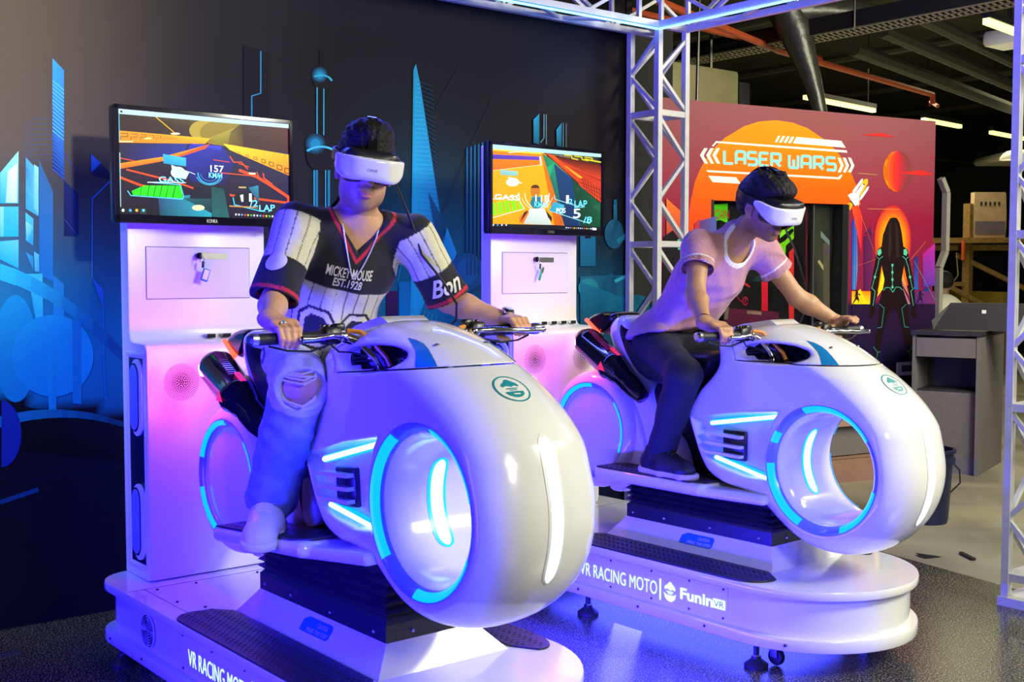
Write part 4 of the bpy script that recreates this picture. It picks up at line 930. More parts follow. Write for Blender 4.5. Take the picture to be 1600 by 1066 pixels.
e85c20 e85c20 fc9808 fc9808|-0.367,1.54 -0.34,1.567 -0.373,1.623 -0.392,1.606
e85c20 e85c20 fc9808 fc9808|-0.34,1.567 -0.317,1.601 -0.357,1.646 -0.373,1.623
e85c20 e85c20 fc9808 fc9808|-0.317,1.601 -0.301,1.641 -0.345,1.672 -0.357,1.646
e85c20 e85c20 fc9808 fc9808|-0.301,1.641 -0.292,1.685 -0.338,1.7 -0.345,1.672
e85c20 e85c20 fc9808 fc9808|-0.292,1.685 -0.289,1.73 -0.336,1.73 -0.338,1.7
e85c20 e85c20 fc9808 fc9808|-0.289,1.73 -0.294,1.776 -0.34,1.759 -0.336,1.73
e85c20 e85c20 fc9808 fc9808|-0.294,1.776 -0.306,1.819 -0.348,1.787 -0.34,1.759
e85c20 e85c20 fc9808 fc9808|-0.306,1.819 -0.324,1.858 -0.361,1.813 -0.348,1.787
e85c20 e85c20 fc9808 fc9808|-0.324,1.858 -0.348,1.891 -0.378,1.834 -0.361,1.813
e85c20 e85c20 fc9808 fc9808|-0.348,1.891 -0.377,1.918 -0.398,1.852 -0.378,1.834
e85c20 e85c20 fc9808 fc9808|-0.377,1.918 -0.408,1.935 -0.421,1.863 -0.398,1.852
e85c20 e85c20 fc9808 fc9808|-0.408,1.935 -0.442,1.944 -0.445,1.869 -0.421,1.863
e85c20 e85c20 fc9808 fc9808|-0.442,1.944 -0.476,1.943 -0.469,1.868 -0.445,1.869
e85c20 e85c20 fc9808 fc9808|-0.476,1.943 -0.509,1.933 -0.493,1.862 -0.469,1.868
e85c20 e85c20 fc9808 fc9808|-0.509,1.933 -0.539,1.914 -0.514,1.849 -0.493,1.862
e85c20 e85c20 fc9808 fc9808|-0.539,1.914 -0.566,1.887 -0.533,1.832 -0.514,1.849
e85c20 e85c20 fc9808 fc9808|-0.566,1.887 -0.587,1.853 -0.549,1.809 -0.533,1.832
e85c20 e85c20 fc9808 fc9808|-0.587,1.853 -0.603,1.814 -0.56,1.784 -0.549,1.809
e85c20 e85c20 fc9808 fc9808|-0.603,1.814 -0.612,1.771 -0.567,1.756 -0.56,1.784
e85c20 e85c20 fc9808 fc9808|-0.612,1.771 -0.615,1.726 -0.569,1.727 -0.567,1.756
e85c20 e85c20 fc9808 fc9808|-0.615,1.726 -0.61,1.681 -0.566,1.697 -0.569,1.727
e85c20 e85c20 fc9808 fc9808|-0.61,1.681 -0.599,1.638 -0.558,1.669 -0.566,1.697
e85c20 e85c20 fc9808 fc9808|-0.599,1.638 -0.581,1.599 -0.545,1.644 -0.558,1.669
e85c20 e85c20 fc9808 fc9808|-0.581,1.599 -0.558,1.566 -0.528,1.622 -0.545,1.644
e85c20 e85c20 fc9808 fc9808|-0.558,1.566 -0.53,1.54 -0.508,1.605 -0.528,1.622
fc9808 fc9808 ffb008 ffb008|-0.392,1.606 -0.373,1.623 -0.422,1.708 -0.429,1.704
fc9808 fc9808 ffb008 ffb008|-0.373,1.623 -0.357,1.646 -0.415,1.712 -0.422,1.708
fc9808 fc9808 ffb008 ffb008|-0.357,1.646 -0.345,1.672 -0.411,1.717 -0.415,1.712
fc9808 fc9808 ffb008 ffb008|-0.345,1.672 -0.338,1.7 -0.408,1.723 -0.411,1.717
fc9808 fc9808 ffb008 ffb008|-0.338,1.7 -0.336,1.73 -0.407,1.729 -0.408,1.723
fc9808 fc9808 ffb008 ffb008|-0.336,1.73 -0.34,1.759 -0.408,1.734 -0.407,1.729
fc9808 fc9808 ffb008 ffb008|-0.34,1.759 -0.348,1.787 -0.411,1.74 -0.408,1.734
fc9808 fc9808 ffb008 ffb008|-0.348,1.787 -0.361,1.813 -0.416,1.745 -0.411,1.74
fc9808 fc9808 ffb008 ffb008|-0.361,1.813 -0.378,1.834 -0.423,1.749 -0.416,1.745
fc9808 fc9808 ffb008 ffb008|-0.378,1.834 -0.398,1.852 -0.431,1.753 -0.423,1.749
fc9808 fc9808 ffb008 ffb008|-0.398,1.852 -0.421,1.863 -0.44,1.755 -0.431,1.753
fc9808 fc9808 ffb008 ffb008|-0.421,1.863 -0.445,1.869 -0.449,1.756 -0.44,1.755
fc9808 fc9808 ffb008 ffb008|-0.445,1.869 -0.469,1.868 -0.459,1.756 -0.449,1.756
fc9808 fc9808 ffb008 ffb008|-0.469,1.868 -0.493,1.862 -0.468,1.754 -0.459,1.756
fc9808 fc9808 ffb008 ffb008|-0.493,1.862 -0.514,1.849 -0.477,1.752 -0.468,1.754
fc9808 fc9808 ffb008 ffb008|-0.514,1.849 -0.533,1.832 -0.485,1.748 -0.477,1.752
fc9808 fc9808 ffb008 ffb008|-0.533,1.832 -0.549,1.809 -0.491,1.744 -0.485,1.748
fc9808 fc9808 ffb008 ffb008|-0.549,1.809 -0.56,1.784 -0.496,1.739 -0.491,1.744
fc9808 fc9808 ffb008 ffb008|-0.56,1.784 -0.567,1.756 -0.499,1.733 -0.496,1.739
fc9808 fc9808 ffb008 ffb008|-0.567,1.756 -0.569,1.727 -0.5,1.727 -0.499,1.733
fc9808 fc9808 ffb008 ffb008|-0.569,1.727 -0.566,1.697 -0.499,1.722 -0.5,1.727
fc9808 fc9808 ffb008 ffb008|-0.566,1.697 -0.558,1.669 -0.495,1.716 -0.499,1.722
fc9808 fc9808 ffb008 ffb008|-0.558,1.669 -0.545,1.644 -0.491,1.711 -0.495,1.716
fc9808 fc9808 ffb008 ffb008|-0.545,1.644 -0.528,1.622 -0.484,1.707 -0.491,1.711
fc9808 fc9808 ffb008 ffb008|-0.528,1.622 -0.508,1.605 -0.476,1.704 -0.484,1.707
ffb008|-0.404,1.729 -0.405,1.735 -0.409,1.742 -0.415,1.747 -0.423,1.752 -0.433,1.756 -0.443,1.758 -0.454,1.758 -0.465,1.757 -0.476,1.755 -0.485,1.751 -0.493,1.746 -0.498,1.741 -0.502,1.734 -0.503,1.727 -0.501,1.721 -0.498,1.714 -0.492,1.709 -0.484,1.704 -0.474,1.701 -0.464,1.698 -0.453,1.698 -0.442,1.699 -0.431,1.701 -0.422,1.705 -0.414,1.71 -0.408,1.715 -0.405,1.722
f8a010 f89010 f85020 f87018|-0.595,1.671 -0.3,1.674 -0.277,1.379 -0.61,1.336
f8d018 f8e020 f8d020|-0.609,1.291 -0.553,1.515 -0.527,1.38
f8d018 c06060 a06080|-0.359,1.515 -0.258,1.288 -0.34,1.379
a08088 a88890 906080|-0.348,1.379 -0.249,1.231 -0.304,1.232
241438|-0.872,1.236 0.028,1.23 0.033,1.065 -0.868,1.084
241438 241438 14123c 14123c|-0.868,1.084 0.033,1.065 0.042,0.752 -0.862,0.785
e09840|-0.724,1.966 -0.387,1.972 -0.387,1.975 -0.724,1.969
c87838|-0.799,1.921 -0.633,1.614 -0.631,1.615 -0.796,1.922
b06040|-0.877,1.513 -0.63,1.582 -0.632,1.585 -0.878,1.515
d08030|-0.096,1.728 -0.267,1.573 -0.265,1.571 -0.093,1.726
7090a0|-0.22,1.571 0.025,1.256 0.029,1.257 -0.217,1.573
1c1014|-0.515,1.861 -0.486,1.901 -0.455,1.909 -0.416,1.906 -0.384,1.869 -0.359,1.797 -0.337,1.684 -0.292,1.662 -0.325,1.538 -0.349,1.425 -0.331,1.345 -0.281,1.243 -0.252,1.048 -0.2,0.875 -0.197,0.8 -0.261,0.802 -0.279,0.878 -0.347,1.051 -0.397,1.176 -0.437,1.199 -0.467,1.177 -0.526,1.054 -0.568,0.887 -0.574,0.813 -0.636,0.815 -0.637,0.889 -0.603,1.056 -0.585,1.235 -0.549,1.358 -0.535,1.425 -0.569,1.537 -0.613,1.659 -0.572,1.682 -0.559,1.771
1c1014|-0.61,1.659 -0.571,1.637 -0.569,1.526 -0.596,1.381 -0.638,1.225 -0.629,1.157 -0.658,1.119 -0.692,1.136 -0.683,1.214 -0.675,1.381 -0.638,1.537
1c1014|-0.292,1.662 -0.328,1.639 -0.325,1.526 -0.277,1.379 -0.233,1.219 -0.247,1.151 -0.214,1.111 -0.178,1.127 -0.193,1.207 -0.21,1.379 -0.257,1.538
2c2020|-0.499,1.839 -0.477,1.884 -0.464,1.672 -0.482,1.582 -0.501,1.604
2a1e20|-0.431,1.885 -0.398,1.807 -0.377,1.605 -0.416,1.594
52c8a0|-0.61,1.654 -0.58,1.665 -0.57,1.632 -0.594,1.609 -0.615,1.62
52c8a0|-0.335,1.66 -0.306,1.667 -0.29,1.634 -0.305,1.611 -0.334,1.622
3fa894|-0.457,1.537 -0.452,1.363 -0.445,1.363 -0.45,1.537
3fa894|-0.623,1.6 -0.598,1.582 -0.594,1.585 -0.619,1.603
3fa894|-0.594,1.582 -0.553,1.604 -0.557,1.608 -0.598,1.586
3fa894|-0.348,1.606 -0.313,1.583 -0.308,1.587 -0.343,1.61
3fa894|-0.308,1.583 -0.28,1.602 -0.285,1.605 -0.313,1.587
3fa894|-0.599,1.584 -0.613,1.526 -0.607,1.525 -0.593,1.583
3fa894|-0.613,1.526 -0.642,1.448 -0.635,1.447 -0.607,1.525
3fa894|-0.642,1.448 -0.67,1.359 -0.664,1.358 -0.635,1.447
3fa894|-0.314,1.584 -0.284,1.526 -0.277,1.527 -0.307,1.586
3fa894|-0.284,1.526 -0.263,1.447 -0.256,1.448 -0.277,1.527
3fa894|-0.263,1.447 -0.235,1.356 -0.228,1.357 -0.256,1.448
3fa894|-0.541,1.34 -0.52,1.362 -0.526,1.365 -0.547,1.343
3fa894|-0.523,1.361 -0.477,1.361 -0.477,1.366 -0.523,1.366
3fa894|-0.48,1.362 -0.446,1.324 -0.44,1.327 -0.474,1.365
3fa894|-0.44,1.324 -0.407,1.365 -0.413,1.368 -0.446,1.327
3fa894|-0.41,1.364 -0.371,1.363 -0.371,1.368 -0.41,1.369
3fa894|-0.373,1.364 -0.341,1.341 -0.336,1.345 -0.368,1.368
3fa894|-0.677,1.362 -0.635,1.334 -0.631,1.338 -0.672,1.366
3fa894|-0.636,1.337 -0.656,1.225 -0.65,1.224 -0.629,1.336
3fa894|-0.212,1.363 -0.25,1.335 -0.244,1.332 -0.207,1.36
3fa894|-0.25,1.333 -0.22,1.219 -0.213,1.219 -0.243,1.334
2f7c90|-0.587,1.236 -0.537,1.201 -0.532,1.205 -0.582,1.239
2f7c90|-0.538,1.203 -0.561,1.056 -0.554,1.055 -0.531,1.203
2f7c90|-0.558,1.058 -0.604,1.053 -0.602,1.048 -0.556,1.053
2f7c90|-0.299,1.233 -0.345,1.2 -0.34,1.196 -0.294,1.23
2f7c90|-0.346,1.198 -0.311,1.052 -0.304,1.052 -0.339,1.198
2f7c90|-0.308,1.049 -0.26,1.046 -0.26,1.051 -0.307,1.055
2f7c90|-0.644,0.904 -0.597,0.858 -0.591,0.861 -0.638,0.907
2f7c90|-0.597,0.86 -0.611,0.814 -0.605,0.813 -0.59,0.859
2f7c90|-0.593,0.857 -0.565,0.862 -0.567,0.867 -0.595,0.862
2f7c90|-0.211,0.906 -0.258,0.856 -0.252,0.853 -0.205,0.903
2f7c90|-0.258,0.854 -0.233,0.8 -0.226,0.801 -0.251,0.855
2f7c90|-0.28,0.858 -0.256,0.852 -0.254,0.857 -0.278,0.863
52c8a0|-0.441,1.537 -0.443,1.544 -0.45,1.548 -0.457,1.548 -0.463,1.544 -0.466,1.537 -0.463,1.531 -0.457,1.527 -0.449,1.527 -0.443,1.531
52c8a0|-0.439,1.481 -0.442,1.488 -0.448,1.492 -0.456,1.492 -0.462,1.488 -0.464,1.481 -0.462,1.475 -0.455,1.47 -0.448,1.47 -0.442,1.475
52c8a0|-0.438,1.425 -0.44,1.431 -0.447,1.436 -0.454,1.436 -0.461,1.432 -0.463,1.425 -0.46,1.418 -0.454,1.414 -0.446,1.414 -0.44,1.418
52c8a0|-0.436,1.366 -0.439,1.373 -0.445,1.377 -0.453,1.377 -0.459,1.373 -0.461,1.366 -0.459,1.36 -0.452,1.356 -0.445,1.356 -0.439,1.36
52c8a0|-0.626,1.445 -0.629,1.452 -0.635,1.456 -0.643,1.456 -0.649,1.452 -0.651,1.445 -0.648,1.439 -0.642,1.435 -0.635,1.435 -0.629,1.439
52c8a0|-0.247,1.445 -0.249,1.452 -0.256,1.456 -0.264,1.456 -0.27,1.452 -0.272,1.445 -0.27,1.438 -0.263,1.434 -0.255,1.434 -0.249,1.438
1c1014|-0.837,1.338 -0.817,1.349 -0.811,1.326 -0.813,1.293 -0.831,1.293
1c1014|-0.831,1.298 -0.81,1.298 -0.798,1.265 -0.812,1.238 -0.805,1.266 -0.828,1.277 -0.86,1.239 -0.867,1.241
1c1014|-0.814,1.321 -0.784,1.313 -0.795,1.304
1c1014|-0.832,1.324 -0.849,1.294 -0.84,1.291
241838|-0.156,1.333 -0.135,1.344 -0.128,1.321 -0.131,1.287 -0.15,1.287
241838|-0.15,1.292 -0.128,1.291 -0.114,1.258 -0.129,1.229 -0.122,1.258 -0.146,1.27 -0.18,1.23 -0.188,1.232
241838|-0.131,1.315 -0.099,1.307 -0.112,1.298
241838|-0.151,1.319 -0.169,1.287 -0.16,1.285
e87028 e06028 a83038 a02c40|-2.619,1.992 -2.498,1.907 -2.396,1.686 -2.616,1.683
5c3478 4858a8 4050a0 502c70|-2.331,1.844 -2.184,1.879 -2.179,1.507 -2.327,1.507
a83048|-2.375,1.821 -2.331,1.857 -2.327,1.507 -2.372,1.507
141018|-2.638,1.727 -2.562,1.773 -2.395,1.597 -2.225,1.462 -2.217,0.87 -2.663,0.885
40b890|-2.523,1.707 -2.474,1.721 -2.407,1.65 -2.44,1.623 -2.517,1.64"""
ART_DOOR="""141018|-2.214,1.986 -0.928,2.004 -0.894,0.43 -2.196,0.502
58d818|-2.208,1.959 -2.001,1.979 -1.999,1.837 -2.069,1.859 -2.172,1.838 -2.206,1.815
d8e8c8|-2.208,1.959 -2.168,1.965 -2.168,1.958 -2.208,1.953
101010|-2.188,1.951 -2.178,1.951 -2.175,1.779 -2.186,1.779
c01830|-1.557,1.813 -1.526,1.814 -1.521,1.508 -1.552,1.508
d81830|-1.678,1.415 -1.648,1.443 -1.618,1.443 -1.612,1.109 -1.673,1.11
7cd810|-1.508,1.791 -1.372,1.831 -1.37,1.736 -1.45,1.679 -1.446,1.452 -1.502,1.461
141418|-1.507,1.735 -1.384,1.812 -1.371,1.793 -1.457,1.716 -1.506,1.697
d02828|-1.418,1.632 -1.369,1.67 -1.358,1.099 -1.409,1.128
d02828|-1.935,1.434 -1.9,1.452 -1.78,1.378 -1.792,1.368
7cd810|-1.499,1.988 -1.388,2.01 -1.387,1.973 -1.436,1.952
881830|-1.256,1.995 -1.243,1.995 -1.228,1.221 -1.241,1.221
3c3c34 2c2c28 48443c 3c3830|-1.199,1.997 -1.019,1.992 -1,1.121 -1.182,1.172
d8cc98|-1.132,1.562 -1.114,1.577 -1.008,1.461 -1.007,1.422
60584c|-1.077,1.702 -1.013,1.732 -1,1.121 -1.065,1.122
d0c888|-1.033,1.107 -1.001,1.145 -1,1.086
8898a0|-1.105,1.798 -1.013,1.722 -1.012,1.684 -1.104,1.75
684878|-1.076,1.644 -1.012,1.674 -1.011,1.626
c81838|-1.802,1.271 -1.804,1.283 -1.81,1.281 -1.808,1.271
c81838|-1.804,1.283 -1.81,1.294 -1.814,1.289 -1.81,1.281
c81838|-1.81,1.294 -1.819,1.301 -1.821,1.294 -1.814,1.289
c81838|-1.819,1.301 -1.829,1.304 -1.829,1.296 -1.821,1.294
c81838|-1.829,1.304 -1.84,1.301 -1.837,1.295 -1.829,1.296
c81838|-1.84,1.301 -1.848,1.294 -1.844,1.289 -1.837,1.295
c81838|-1.848,1.294 -1.854,1.284 -1.848,1.281 -1.844,1.289
c81838|-1.854,1.284 -1.856,1.271 -1.85,1.271 -1.848,1.281
c81838|-1.856,1.271 -1.854,1.259 -1.848,1.262 -1.85,1.271
c81838|-1.854,1.259 -1.848,1.248 -1.843,1.253 -1.848,1.262
c81838|-1.848,1.248 -1.839,1.241 -1.837,1.248 -1.843,1.253
c81838|-1.839,1.241 -1.828,1.239 -1.829,1.246 -1.837,1.248
c81838|-1.828,1.239 -1.818,1.241 -1.821,1.248 -1.829,1.246
c81838|-1.818,1.241 -1.81,1.248 -1.814,1.253 -1.821,1.248
c81838|-1.81,1.248 -1.804,1.258 -1.81,1.261 -1.814,1.253
c81838|-1.919,1.369 -1.906,1.299 -1.901,1.3 -1.913,1.369
c81838|-1.906,1.298 -1.876,1.27 -1.871,1.273 -1.901,1.301
c81838|-1.874,1.269 -1.856,1.269 -1.856,1.274 -1.874,1.274
c81838|-1.833,1.29 -1.833,1.257 -1.825,1.257 -1.825,1.29
203848 284858 182c38|-1.78,1.415 -1.667,1.485 -1.575,1.414
5a1838|-1.991,1.222 -1.509,1.187 -1.507,1.035 -2.047,1.048
a08878|-1.813,1.201 -1.674,1.19 -1.674,1.166 -1.813,1.178
807868|-2.014,1.213 -1.979,1.231 -1.989,1.139 -2.025,1.14
58c018|-1.496,1.139 -1.446,1.096 -1.495,1.092"""
